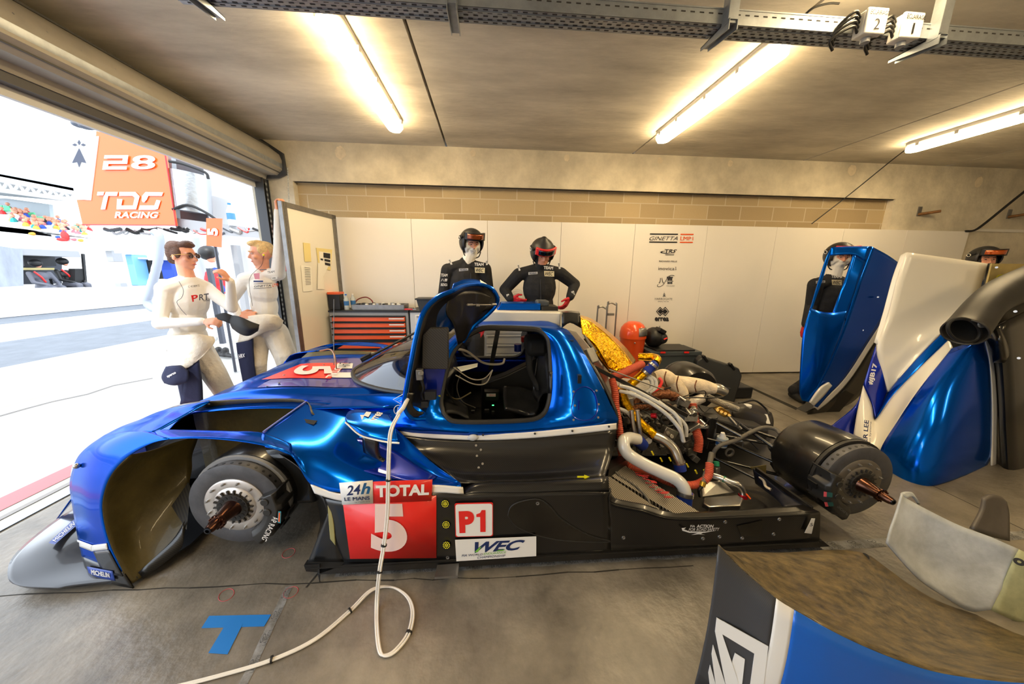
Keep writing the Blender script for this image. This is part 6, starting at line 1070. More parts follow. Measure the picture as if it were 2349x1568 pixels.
t = thing('bucket', (.0, 4.0, T0), 'grey plastic bucket standing on the white cabinet behind the raised door', 'bucket'); obj('pail', MB().lathe((.0, 4.0, T0), (0, 0, 1), [(0, 0), (0, .07), (.17, .085), (.17, .08), (.01, .066), (.01, 0)], 28), mat('bucket_grey', (150, 158, 166), .4), t); obj('rim', MB().lathe((.0, 4.0, T0), (0, 0, 1), [(.165, .084), (.175, .088), (.175, .08)], 28), MATS['bucket_grey'], t)
t = thing('fan', (.36, 4.06, T0), 'small white caged fan behind the middle mechanic', 'fan'); g = MB()
for k in range(4): g.tube([V(.36+(.03+.025*k)*math.cos(a), 4.06, T0+.14+(.03+.025*k)*math.sin(a)) for a in [6.2832*j/20 for j in range(20)]], .004, 6, closed=True)
obj('cage', g, M_WHITE, t); obj('stem', MB().cyl((.36, 4.07, T0), (.36, 4.07, T0+.05), .02), M_WHITE, t)
t = thing('trolley', (1.5, 4.05, 0), 'chrome hooped trolley frame standing against the wall panels', 'trolley')
for x0, y, h in ((1.42, 3.98, .98), (1.57, 4.05, 1.02)): obj('hoop', MB().tube([(x0-.05, y, 0), (x0-.05, y, h-.06), (x0-.035, y, h-.01), (x0+.0, y, h+.005), (x0+.05, y, h-.02), (x0+.07, y, h-.08), (x0+.07, y, 0)], .010, 10, smooth=4), M_STEEL, t)
obj('cross_bar', MB().cyl((1.37, 4.02, .3), (1.64, 4.02, .3), .01), M_STEEL, t); obj('clamp', MB().box((1.57, 4.05, .88), (.08, .03, .03)), M_STEEL, t)
t = thing('dome_bin', (1.84, 3.95, 0), 'orange dome-topped bin with a chrome flap, against the wall panels', 'bin')
obj('bin_body', MB().lathe((1.84, 3.95, 0), (0, 0, 1), [(0, 0), (0, .12), (.62, .155), (.63, .16)], 36), mat('bin_orange', (238, 84, 28), .3, 0, .5), t); obj('dome', MB().lathe((1.84, 3.95, .60), (0, 0, 1), [(0, .163), (.06, .163), (.12, .15), (.17, .115), (.2, .07), (.21, 0)], 36), MATS['bin_orange'], t)
fl_ = []
for v in (.04, .09, .14):
    r = {.04: .168, .09: .163, .14: .143}[v]; fl_.append([V(1.84+r*math.sin(a), 3.95-r*math.cos(a), .60+v) for a in (.0, .3, .6, .9, 1.15)])
obj('chrome_flap', MB().patch(fl_, 3, 3), M_STEEL, t, solid=.004); obj('bolt', MB().ball((1.80, 3.79, .56), .01), M_STEEL, t)
t = thing('crash_helmet', (2.12, 3.95, .47), 'black open-face crash helmet resting on the dark grey crate', 'helmet')
obj('shell', MB().ball((2.12, 3.95, .60), (.12, .14, .13)), M_BLACK, t); obj('visor_peak', MB().box((2.16, 3.88, .70), (.1, .12, .05), Matrix.Rotation(.5, 3, 'Y')), M_BLACK, t, bevel=.01); obj('lining', MB().ball((2.19, 3.87, .60), (.06, .07, .07)), M_RUBBER, t); obj('red_strap', MB().tube([(2.17, 3.80, .60), (2.21, 3.80, .62)], .009, 6), M_RED, t)
t = thing('storage_crate', (2.3, 3.9, 0), 'dark grey euro crate with red clips, left of the open equipment case', 'crate')
M_CRT = mat('crate_grey', (66, 74, 80), .5)
obj('crate_body', MB().box((2.30, 3.90, .23), (.62, .36, .46)), M_CRT, t, bevel=.006); obj('crate_rim', MB().box((2.30, 3.90, .44), (.65, .39, .05)), M_CRT, t, bevel=.004); obj('flat_lid', MB().box((2.3, 3.9, .475), (.5, .34, .02)), M_BLACK, t, bevel=.006)
for x in (2.12, 2.42): obj('clip', MB().box((x, 3.70, .46), (.06, .012, .02)), M_RED, t)
t = thing('equipment_case', (2.72, 3.3, 0), 'black plastic equipment case standing open beyond the gearbox', 'case')
obj('lid', MB().prism(PXL([(1600, 828, 3.5), (1612, 818, 3.5), (1696, 845, 3.35), (1703, 862, 3.33), (1685, 925, 3.22), (1625, 915, 3.42), (1590, 880, 3.5)]), (.03, .12, .0)), mat('case_black', (34, 36, 38), .4), t, bevel=.015)
for x, y, Y in ((1613, 815, 3.48), (1674, 833, 3.38)): obj('latch', MB().bar(PX(x, y, Y=Y), PX(x+8, y+14, Y=Y), .05, .02), M_BLACK, t)
obj('base', MB().box((2.78, 3.5, .07), (.5, .36, .13)), MATS['case_black'], t, bevel=.015)
# red wall signs by the jamb
for (a, b_, c, d_, lab) in ((632, 514, 652, 546, 'red fire extinguisher sign on the pillar behind the raised arm'), (618, 562, 658, 622, 'red box on the pillar below the extinguisher sign')):
    q = qd(a, b_, c, d_, 4.262); s_ = shp([R4(0, 0, 1, 1)], q, M_RED, None, 'wall_sign', lift=0, th=.003); tag(s_, lab, 'sign'); rebase(s_)
    if b_ < 550:
        o = s_.location; ico = shp([R4(.35, .35, .65, .95), R4(.42, .2, .58, .35), [(.3, .12), (.75, .1), (.8, .3), (.72, .3), (.68, .2), (.3, .22)]], q, M_WHITE, s_, 'pictogram', lift=.003)
# white charging cable from the car to the floor
g = MB()
cp = [PX(912, 950, Y=1.36), PX(895, 985, Y=1.30), PX(890, 1030, Y=1.27), PX(888, 1100, Y=1.25), PX(886, 1180, Y=1.24), PX(878, 1250, Y=1.22), PX(868, 1310, Y=1.18), PX(862, 1380, Z=.02), PX(862, 1440, Z=.006), PX(868, 1490, Z=.006), PX(880, 1502, Z=.006), PX(905, 1490, Z=.006), PX(935, 1450, Z=.006), PX(944, 1400, Z=.006), PX(930, 1365, Z=.006), PX(895, 1345, Z=.006), PX(850, 1352, Z=.018), PX(800, 1400, Z=.006), PX(720, 1465, Z=.006), PX(620, 1512, Z=.006), PX(500, 1548, Z=.006), PX(380, 1578, Z=.006)]
wc_ = thing('charging_cable', (-.35, 1.05, 0), 'pair of white cables hanging down the car side and looped on the floor', 'cable')
M_WCB = mat('white_cable', (228, 224, 216), .45)
obj('cable', MB().tube(cp, .0043, 8, smooth=6), M_WCB, wc_); obj('cable', MB().tube([p+V(.010, -.004, .001) for p in cp], .0043, 8, smooth=6), M_WCB, wc_)
for k in (3, 5, 6, 12, 17, 19):
    d = (cp[k+1]-cp[k-1]).normalized(); obj('cable_tie', MB().cyl(cp[k]+V(.005, 0, 0)-d*.003, cp[k]+V(.005, 0, 0)+d*.003, .0125, n=12), M_BLACK, wc_)
obj('plug', MB().tube([PX(935, 915, Y=1.42), PX(925, 935, Y=1.38), PX(912, 950, Y=1.36)], .009, 8), M_WCB, wc_)
# ================================================================== people
M_SUITB = mat('black_fireproof_cloth', (24, 24, 28), .85, var=.25, vs=8, bump=.6, bs=9, bd=.03); M_SHIRT = mat('white_undershirt', (232, 226, 216), .8, var=.05, vs=6, bump=.4, bs=7, bd=.03)
M_SUITW = mat('white_race_suit', (226, 216, 198), .8, var=.08, vs=7, bump=.7, bs=13, bd=.03); M_REDG = mat('red_glove', (190, 24, 40), .6, bump=.4, bs=60)
M_HAIRB = mat('brown_hair', (96, 66, 50), .7, var=.4, vs=30, bump=1, bs=60, stretch=(1, 1, 3)); M_HAIRY = mat('blond_hair', (226, 190, 132), .7, var=.25, vs=40, bump=1, bs=70); M_LIP = mat('lips', (196, 100, 92), .5); M_EYEW = mat('eye_white', (196, 182, 176), .3); M_IRIS = mat('iris', (44, 34, 28), .3)
M_BALA = mat('white_balaclava', (234, 230, 222), .8, bump=.4, bs=40); M_BALB = mat('black_balaclava', (20, 20, 22), .8); M_SHOE = mat('black_shoe', (22, 22, 24), .6); M_HELM = mat('matt_black_helmet', (38, 37, 38), .42)
class Body:
    def __init__(s): s.mb = MB(); s.pr = []
    def cap(s, a, b, ra, rb, t):
        a = Vector(a); b = Vector(b); d = b-a; L = d.length
        if L < 1e-5: return s.ell(a, (ra,)*3, t)
        n = 12; pf = [(-ra*math.cos(q), ra*math.sin(q)) for q in [math.pi/2*k/4 for k in range(5)]]+[(L+rb*math.sin(q), rb*math.cos(q)) for q in [math.pi/2*k/4 for k in range(5)]]
        s.mb.lathe(a, d, [(x, max(r, 1e-4)) for x, r in pf], n); s.pr.append((a, b, ra, rb, t))
    def ell(s, c, r, t, R=None):
        s.mb.ball(c, r, 14, 10, R); s.pr.append((Vector(c), Vector(c), sum(r)/3, sum(r)/3, t, r, R))
    def build(s, mats, parent, vox=.008, it=4, rule=None):
        me = bpy.data.meshes.new('b'); me.from_pydata([tuple(v) for v in s.mb.v], [], s.mb.f); bm = bmesh.new(); bm.from_mesh(me); bmesh.ops.remove_doubles(bm, verts=bm.verts, dist=1e-4); bmesh.ops.recalc_face_normals(bm, faces=bm.faces); bm.to_mesh(me); bm.free()
        o = bpy.data.objects.new('b', me); COL.objects.link(o); r = o.modifiers.new('r', 'REMESH'); r.mode = 'VOXEL'; r.voxel_size = vox
        k = o.modifiers.new('s', 'SMOOTH'); k.factor = .5; k.iterations = it
        dg = bpy.context.evaluated_depsgraph_get(); dg.update(); m2 = bpy.data.meshes.new_from_object(o.evaluated_get(dg)); bpy.data.objects.remove(o)
        n = len(m2.polygons); C = np.empty(n*3); m2.polygons.foreach_get('center', C); C = C.reshape(-1, 3); best = np.full(n, 1e9); idx = np.zeros(n, int)
        for p in s.pr:
            a = np.array(p[0]); b = np.array(p[1]); ab = b-a; L2 = ab@ab; t = np.clip(((C-a)@ab)/L2, 0, 1) if L2 > 1e-9 else np.zeros(n)
            if len(p) > 5:
                q = C-a
                if p[6] is not None: q = q @ np.array(p[6])
                kk = np.linalg.norm(q/np.array(p[5]), axis=1); d = (kk-1)*min(p[5])
            else: d = np.linalg.norm(C-(a+t[:, None]*ab), axis=1)-(p[2]+(p[3]-p[2])*t)
            w_ = d < best; best[w_] = d[w_]; idx[w_] = p[4]
        if rule: idx = rule(C, idx)
        off = parent.location; m2.transform(Matrix.Translation(-off))
        m2.materials.clear()
        for m in mats: m2.materials.append(m)
        m2.polygons.foreach_set('material_index', idx.astype(np.int32)); m2.polygons.foreach_set('use_smooth', [True]*n)
        ob = bpy.data.objects.new('body', m2); m2.name = 'body'; COL.objects.link(ob); ob.parent = parent; return ob
def frame(f, up=(0, 0, 1)):
    f = Vector(f).normalized(); s_ = f.cross(Vector(up)).normalized(); u = s_.cross(f); return f, s_, u      # forward, right, up
def hand(B, wr, d, palm, t, curl=.5, size=1.0, thumb=1):
    """d: wrist to knuckles, palm: palm normal"""
    d = Vector(d).normalized(); pn = Vector(palm); pn = (pn-pn.dot(d)*d).normalized(); sd_ = d.cross(pn)*thumb; k = wr+d*.085*size
    for o in (-.030, -.010, .010, .030): B.cap(wr+d*.02*size+sd_*o*.6*size, k+sd_*o*size, .016*size, .0125*size, t)
    for o, L in ((.032, .062), (.011, .076), (-.010, .070), (-.030, .054)):
        p = k+sd_*o*size*1.08; a = 0; dd = d+sd_*o*3
        for j, f_ in enumerate((.45, .32, .25)):
            a += curl*(.5 if j == 0 else .8); v = (dd.normalized()*math.cos(a)+pn*math.sin(a)); q = p+v*L*f_*size; B.cap(p, q, .0095*size, .0085*size, t); p = q
    p = wr+d*.03*size+sd_*.028*size; v = (d*.6+sd_*.8+pn*.25).normalized(); q = p+v*.042*size; B.cap(p, q, .013*size, .011*size, t); B.cap(q, q+(d*.9+sd_*.15+pn*.5).normalized()*.03*size, .0105*size, .009*size, t)
def head(B, c, f, up, sk, sc=1.0, ears=True):
    f, s_, u = frame(f, up); R = Matrix((s_, f, u)).transposed(); P_ = lambda x, y, z: Vector(c)+(s_*x+f*y+u*z)*sc
    E = lambda x, y, z, a, b, e: B.ell(P_(x, y, z), (a*sc, b*sc, e*sc), sk, R)
    E(0, -.008, .03, .076, .094, .088); E(0, .018, -.035, .060, .070, .075); E(0, .055, -.088, .028, .026, .020); E(.0, .03, -.075, .048, .045, .032)
    E(0, .075, .028, .052, .018, .012)
    for q in (-1, 1):
        E(q*.042, .060, -.022, .022, .022, .02); E(q*.034, .074, .03, .02, .014, .009)
        if ears: E(q*.077, -.008, -.008, .008, .018, .030)
    B.cap(P_(0, .083, .012), P_(0, .102, -.022), .0085*sc, .012*sc, sk); E(0, .086, -.030, .018, .012, .009); E(0, .080, -.056, .022, .010, .006); E(0, .077, -.067, .018, .010, .007)
    return P_, R
def facebits(P_, R, par, sc=1.0, brow=None, eyes=True, mouth=True):
    g = MB()
    for q in (-1, 1): g.ball(P_(q*.030, .0765, .010), (.013*sc, .008*sc, .005*sc), 12, 8, R)
    if eyes:
        e = obj('eyes', g, M_EYEW, par); g = MB()
        for q in (-1, 1): g.ball(P_(q*.030, .0835, .010), (.005*sc, .003*sc, .005*sc), 10, 6, R)
        obj('iris', g, M_IRIS, e)
    if mouth: obj('mouth', MB().ball(P_(0, .0895, -.0605), (.021*sc, .005*sc, .0055*sc), 12, 6, R), M_LIP, par)
    if brow:
        g = MB()
        for q in (-1, 1): g.tube([P_(q*.015, .0925, .028), P_(q*.03, .091, .034), P_(q*.046, .080, .029)], .004*sc, 6, smooth=3)
        obj('eyebrows', g, brow, par)
def torso(B, sh, hp, f, t, w_=.19, dpt=.115, tl=None):
    """sh, hp: middle of shoulders and hips"""
    tl = t if tl is None else tl; f = Vector(f).normalized(); up = (sh-hp).normalized(); s_ = f.cross(up).normalized(); ff = up.cross(s_); R = Matrix((s_, ff, up)).transposed(); L = (sh-hp).length
    B.ell(hp+up*L*.72+ff*.005, (w_*.86, dpt, L*.34), t, R); B.ell(hp+up*L*.40, (w_*.76, dpt*.95, L*.34), t, R); B.ell(hp+up*L*.12, (w_*.82, dpt*1.02, L*.26), tl, R); B.ell(hp-up*.03, (w_*.86, dpt*1.05, .12), tl, R)
    B.ell(hp+up*L*.90, (w_*.80, dpt*.8, .075), t, R)
    return s_, ff, up
def limb(B, pts, rs, t):
    for a, b_, ra, rb in zip(pts, pts[1:], rs, rs[1:]): B.cap(a, b_, ra, rb, t)
def shoe(B, an, d, t, sc=1.0):
    d = Vector(d); d.z = 0; d.normalize(); z = V(0, 0, 1); B.cap(V(an.x, an.y, .045)-d*.03, V(an.x, an.y, .04)+d*.16*sc, .042, .032, t); B.cap(V(an.x, an.y, .05), V(an.x, an.y, .12), .045, .05, t)
def person(loc, lab, grp=None): return thing('person', loc, lab, 'person', grp)
def decal(par, txt, a, b_, c, d_, m, bold=.01, lift=.004, shear=0, plate=None, Y=None, name='lettering'):
    q = PXL([a, b_, c, d_]) if Y is None else [PX(p[0], p[1], Y=Y) for p in (a, b_, c, d_)]
    if plate: obj(name.replace('lettering', 'patch'), MB().add([p+_lift(q, lift*.6) for p in q], [(0, 1, 2, 3)]), plate, par); q = [bil(q, .1, .15), bil(q, .9, .15), bil(q, .9, .85), bil(q, .1, .85)]
    if txt: words(txt, q, m, par, bold=bold, lift=lift, shear=shear)
# --- driver at the left, back three-quarter, cap in hand
P1 = person((-2.95, 3.3, 0), 'brown-haired person in a white top with sunglasses on, holding a dark cap, facing right'); B = Body()
pp_ = lambda x, y, Y: PX(x, y, Y=Y)
f1 = V(.80, -.55, 0); hp = pp_(432, 792, 3.32); sh = pp_(432, 645, 3.30); s_, ff, up = torso(B, sh, hp, f1, 1, .185, .12)
hc = pp_(420, 588, 3.30); B.cap(sh+V(.0, 0, .0), hc+V(-.01, 0, -.05), .062, .056, 0); Pf, Rf = head(B, hc, (1, -.05, -.05), (-.12, 0, 1), 0, 1.06)
rs, re, rw, rh = pp_(378, 662, 3.16), pp_(366, 742, 3.10), pp_(462, 737, 3.08), pp_(505, 736, 3.08)
limb(B, [rs, re], [.066, .052], 1); limb(B, [re, rw], [.052, .036], 1); B.cap(sh, rs, .07, .07, 1)
hand(B, rw+(rh-rw)*.15, rh-rw+V(0, 0, .0), V(0, .6, -.6), 0, 1.0, 1.0, thumb=-1)
ls, le, lw = pp_(472, 660, 3.42), pp_(532, 706, 3.30), pp_(528, 645, 3.18); limb(B, [sh, ls], [.07, .066], 1); limb(B, [ls, le, lw], [.062, .048, .034], 1)
hand(B, lw, pp_(500, 612, 3.12)-lw, V(-.5, .2, -.8), 0, .9, 1.0)
limb(B, [pp_(418, 805, 3.24), pp_(432, 868, 3.20), pp_(438, 918, 3.26)], [.105, .082, .07], 3); limb(B, [pp_(455, 800, 3.42), pp_(492, 858, 3.40), pp_(520, 905, 3.50)], [.118, .105, .09], 2)
shoe(B, pp_(438, 922, 3.26), (1, -.3, 0), 4); shoe(B, pp_(525, 912, 3.52), (1, -.3, 0), 4)
R = Matrix((s_, ff, up)).transposed(); B.ell(hp+V(0, 0, -.02), (.17, .125, .11), 2, R)
b1 = B.build([M_SKIN, M_SHIRT, M_SUITW, M_NAVY, M_SHOE], P1, .0075)
facebits(Pf, Rf, P1, 1.06, M_HAIRB, eyes=False)
def ellR(P_, R, lst, m, nm, par, sc=1.0, vox=.007):
    b = Body(); 
    for x, y, z, a, b2, c in lst: b.ell(P_(x, y, z), (a*sc, b2*sc, c*sc), 0, R)
    o = b.build([m], par, vox, 2); o.name = nm; return o
ellR(Pf, Rf, [(0, -.03, .065, .082, .09, .062), (0, -.055, .02, .078, .062, .08), (0, .045, .098, .06, .05, .028), (.02, .06, .11, .03, .035, .02), (-.03, .02, .118, .03, .05, .02), (0, -.06, .09, .06, .05, .04), (.06, -.0, .03, .024, .045, .05), (-.06, -.0, .03, .024, .045, .05), (0, -.085, -.03, .05, .03, .04)], M_HAIRB, 'hair', P1, 1.06)
gl = MB()
for q in (-1, 1): gl.ball(Pf(q*.032, .098, .010), (.026, .006, .022), 16, 8, Rf)
sg = obj('sunglasses', gl, mat('amber_lens', (70, 40, 24), .08, .3, .8), P1)
g = MB()
for q in (-1, 1): g.tube([Pf(q*.056, .098, .020), Pf(q*.078, .06, .018), Pf(q*.082, -.01, .008), Pf(q*.08, -.03, -.008)], .0022, 6)
g.tube([Pf(-.01, .104, .016), Pf(.01, .104, .016)], .002, 6); obj('frame', g, mat('gold_wire', (190, 150, 80), .3, .9), sg)
def cloth(nm, rows, m, par, solid=.008, n=5, k=5): return obj(nm, MB().patch([PXL(r) for r in rows], n, k), m, par, solid=solid)
cloth('folded_suit_top', [[(386, 768, 3.16), (420, 768, 3.12), (455, 766, 3.14), (490, 772, 3.24)], [(384, 800, 3.14), (418, 805, 3.09), (460, 800, 3.10), (492, 785, 3.2)], [(382, 845, 3.13), (410, 845, 3.08), (440, 835, 3.09), (470, 812, 3.12)], [(376, 846, 3.14), (398, 852, 3.09), (420, 848, 3.08), (452, 826, 3.10)]], M_SUITW, P1, .006)
cloth('navy_front_panel', [[(430, 838, 3.10), (455, 826, 3.12)], [(424, 880, 3.12), (462, 878, 3.14)], [(415, 925, 3.16), (464, 922, 3.18)]], M_NAVY, P1, .03)
cloth('hanging_sleeve', [[(388, 840, 3.06), (410, 838, 3.04), (432, 850, 3.06)], [(378, 862, 3.05), (405, 868, 3.02), (432, 870, 3.05)], [(384, 876, 3.05), (400, 880, 3.03), (418, 872, 3.05)]], M_NAVY, P1, .05)
decal(P1, 'sparco', (383, 862, 3.0), (403, 852, 3.0), (406, 857, 3.0), (386, 867, 3.0), M_WHITE, bold=.03)
decal(P1, 'C. ROBERTS', (431, 655, 3.17), (457, 652, 3.24), (457, 657, 3.24), (431, 659, 3.17), M_INK)
decal(P1, 'P', (438, 677, 3.14), (454, 675, 3.18), (452, 690, 3.18), (441, 692, 3.14), M_RED, bold=.03); decal(P1, 'RT', (456, 675, 3.18), (478, 672, 3.26), (478, 688, 3.26), (456, 688, 3.18), mat('grey_ink', (80, 80, 90)), bold=.02); decal(P1, 'RACING', (466, 687, 3.2), (480, 686, 3.25), (480, 690, 3.25), (466, 691, 3.2), M_INK)
g = MB().tube([p+V(0, -.014, 0) for p in PXL([(414, 645, 3.15), (424, 665, 3.12), (420, 682, 3.10), (409, 692, 3.10), (420, 710, 3.10), (431, 722, 3.10)])], .002, 5, smooth=5); obj('seam', g, MATS['grey_ink'], P1)
cp_ = thing('baseball_cap', pp_(550, 745, 3.08)-V(0, 0, .12), 'dark cap held out by the person in sunglasses', 'cap')
cloth('crown', [[(528, 722, 3.10), (550, 726, 3.04), (575, 738, 3.04), (594, 745, 3.08)], [(530, 740, 3.06), (552, 748, 3.0), (572, 755, 3.0), (592, 752, 3.06)], [(535, 752, 3.10), (552, 764, 3.04), (570, 768, 3.04), (590, 757, 3.08)]], M_RUBBER, cp_, .02)
cloth('peak', [[(494, 722, 3.06), (514, 717, 3.06), (532, 722, 3.08)], [(500, 732, 3.05), (518, 738, 3.05), (532, 744, 3.06)]], M_RUBBER, cp_, .006)
# --- driver by the partition, arm up on its top
P2 = person((-2.35, 3.5, 0), 'blond person in a white undershirt leaning a raised arm on the partition top'); B = Body()
f2 = V(-.45, -.9, 0); hp = pp_(610, 745, 3.52); sh = pp_(602, 635, 3.50); s_, ff, up = torso(B, sh, hp, f2, 1, .18, .115)
hc = pp_(600, 583, 3.48); B.cap(sh, hc+V(0, 0, -.06), .060, .055, 0); B.cap(sh, sh+V(-.0, -.01, .05), .066, .062, 1); Pf, Rf = head(B, hc, (-.75, -.66, -.08), (.05, 0, 1), 0, 1.03)
ls, le, lw = pp_(638, 628, 3.50), pp_(641, 568, 3.47), V(-1.975, 3.43, 1.93); B.cap(sh, ls, .07, .066, 1); limb(B, [ls, le, lw], [.064, .050, .036], 1); hand(B, lw, V(.03, 0, 1), V(1, 0, 0), 0, 1.25)
rs, re, rw = pp_(562, 640, 3.48), pp_(530, 690, 3.58), pp_(548, 722, 3.38); B.cap(sh, rs, .07, .066, 1); limb(B, [rs, re, rw], [.062, .05, .036], 1); hand(B, rw, pp_(578, 722, 3.36)-rw, V(.3, .6, -.5), 0, .35)
limb(B, [pp_(592, 762, 3.50), pp_(588, 830, 3.42), pp_(590, 895, 3.50)], [.108, .092, .08], 2); limb(B, [pp_(632, 762, 3.54), pp_(655, 815, 3.50), pp_(672, 880, 3.60)], [.118, .105, .09], 2)
shoe(B, pp_(590, 900, 3.5), (-.3, -1, 0), 3); shoe(B, pp_(672, 885, 3.6), (.1, -1, 0), 3)
B.build([M_SKIN, M_SHIRT, M_SUITW, M_SHOE], P2, .0075); facebits(Pf, Rf, P2, 1.03, M_HAIRY)
ellR(Pf, Rf, [(0, -.02, .072, .078, .088, .05), (0, .05, .10, .055, .045, .026), (0, -.06, .04, .07, .05, .07), (.03, .03, .115, .03, .04, .016), (-.03, .02, .115, .03, .04, .016), (.065, 0, .04, .018, .04, .045), (-.065, 0, .04, .018, .04, .045)], M_HAIRY, 'hair', P2, 1.03)
obj('earplug', MB().ball(Pf(-.088, .0, -.005), .009), M_YEL, P2)
g = MB().tube([Pf(-.086, .0, -.01), Pf(-.06, .03, -.1), sh+ff*.12+V(0, 0, -.02), sh+ff*.13+V(0, 0, -.28)], .0018, 5, smooth=4); obj('ear_lead', g, M_INK, P2)
decal(P2, 'GINETTA', (584, 654, 3.37), (623, 652, 3.37), (622, 657, 3.37), (583, 659, 3.37), M_INK); decal(P2, 'LMP1', (626, 649, 3.38), (638, 649, 3.40), (638, 657, 3.40), (625, 657, 3.38), M_ORNG); 
obj('bars', MB().tube([pp_(582, 651, 3.365), pp_(624, 649, 3.365)], .002, 4).tube([pp_(582, 662, 3.365), pp_(623, 659, 3.365)], .002, 4), M_INK, P2)
decal(P2, '', (596, 617.5, 3.40), (612, 617, 3.40), (612, 619, 3.40), (596, 619.5, 3.40), MATS['grey_ink'], plate=MATS['grey_ink']); decal(P2, 'TEAM', (614, 622, 3.39), (630, 620, 3.40), (630, 625, 3.40), (614, 627, 3.39), M_INK); decal(P2, 'WEC', (623, 635, 3.39), (636, 634, 3.40), (636, 640, 3.40), (623, 641, 3.39), M_INK, plate=M_CREAM); decal(P2, '', (582, 643, 3.38), (604, 643, 3.37), (604, 647, 3.37), (582, 647, 3.38), M_NAVI, plate=M_NAVI); decal(P2, '', (582, 627, 3.39), (596, 626, 3.38), (596, 640, 3.38), (585, 640, 3.39), M_RED, plate=mat('pale_crest', (200, 120, 130)))
cloth('waist_roll', [[(560, 728, 3.38), (595, 722, 3.34), (630, 722, 3.36), (648, 734, 3.44)], [(556, 750, 3.36), (588, 745, 3.31), (618, 742, 3.33), (640, 752, 3.42)], [(548, 790, 3.36), (568, 782, 3.31), (590, 768, 3.32), (612, 752, 3.36)]], M_SUITW, P2, .03)
cloth('hanging_sleeve', [[(546, 785, 3.33), (562, 782, 3.31), (580, 775, 3.33)], [(550, 815, 3.33), (566, 815, 3.31), (582, 812, 3.33)], [(562, 878, 3.36), (574, 876, 3.34), (588, 872, 3.36)]], M_NAVY, P2, .04)
decal(P2, 'HRX', (548, 812, 3.28), (562, 810, 3.28), (562, 818, 3.28), (549, 822, 3.28), M_WHITE, bold=.02)
# --- mechanics in black overalls and helmets
def helmet(P_, R, par, gog, sc=1.0, lens=(60, 30, 12), tip=False):
    g = MB(); vs = []; n, m = 28, 18
    for i in range(m+1):
        for j in range(n):
            t = math.pi*.86*i/m; a = 2*math.pi*j/n; vs.append((.122*math.sin(t)*math.cos(a), .145*math.sin(t)*math.sin(a)-.012, .132*math.cos(t)+.022+(.03*math.exp(-(t/.25)**2) if tip else 0)))
    fs = []
    for i in range(m):
        for j in range(n):
            f_ = (i*n+j, (i+1)*n+j, (i+1)*n+(j+1) % n, i*n+(j+1) % n); c = [sum(vs[k][q] for k in f_)/4 for q in range(3)]
            if not (c[1] > .035 and c[2] < .062 and abs(c[0]) < .092): fs.append(f_)
    g.add([P_(*v) for v in vs], fs); hl = obj('helmet', g, M_HELM, par, solid=.012)
    rows = []; rows2 = []
    for k in range(9):
        a = math.radians(-52+13*k); rows.append([P_(.128*math.sin(a), .142*math.cos(a)-.005+.012, z) for z in (.055, .08, .115, .13)]); rows2.append([P_(.131*math.sin(a)*.86, .157*math.cos(a*.86)-.005+.012, z) for z in (.068, .09, .118)])
    gg = obj('goggles', MB().patch(rows, 2, 2), gog, par, solid=.02); obj('lens', MB().patch(rows2, 2, 2), mat('goggle_lens_%d' % lens[0], lens, .06, .6, 1), gg, solid=.004)
    st_ = MB()
    for q in (-1, 1): st_.patch([[P_(q*.118, .06, z) for z in (.07, .1)], [P_(q*.127, 0, z) for z in (.05, .085)], [P_(q*.115, -.07, z) for z in (.03, .065)], [P_(0.0, -.165, z) for z in (.02, .055)]], 2, 4)
    obj('goggle_strap', st_, M_RUBBER, gg, solid=.004)
    e = MB()
    for q in (-1, 1): e.tube([P_(q*.131, -.01+.03*math.cos(a), .055+.016*math.sin(a)) for a in [6.2832*k/18 for k in range(18)]], .003*1, 5, closed=True)
    obj('oval_emblem', e, M_WHITE, hl); g = MB()
    for q in (-1, 1): g.tube([P_(q*.095, .02, -.07), P_(q*.07, .04, -.12), P_(0.0, .06, -.135)], .006, 6, smooth=3)
    obj('chin_strap', g, M_RUBBER, hl); return hl
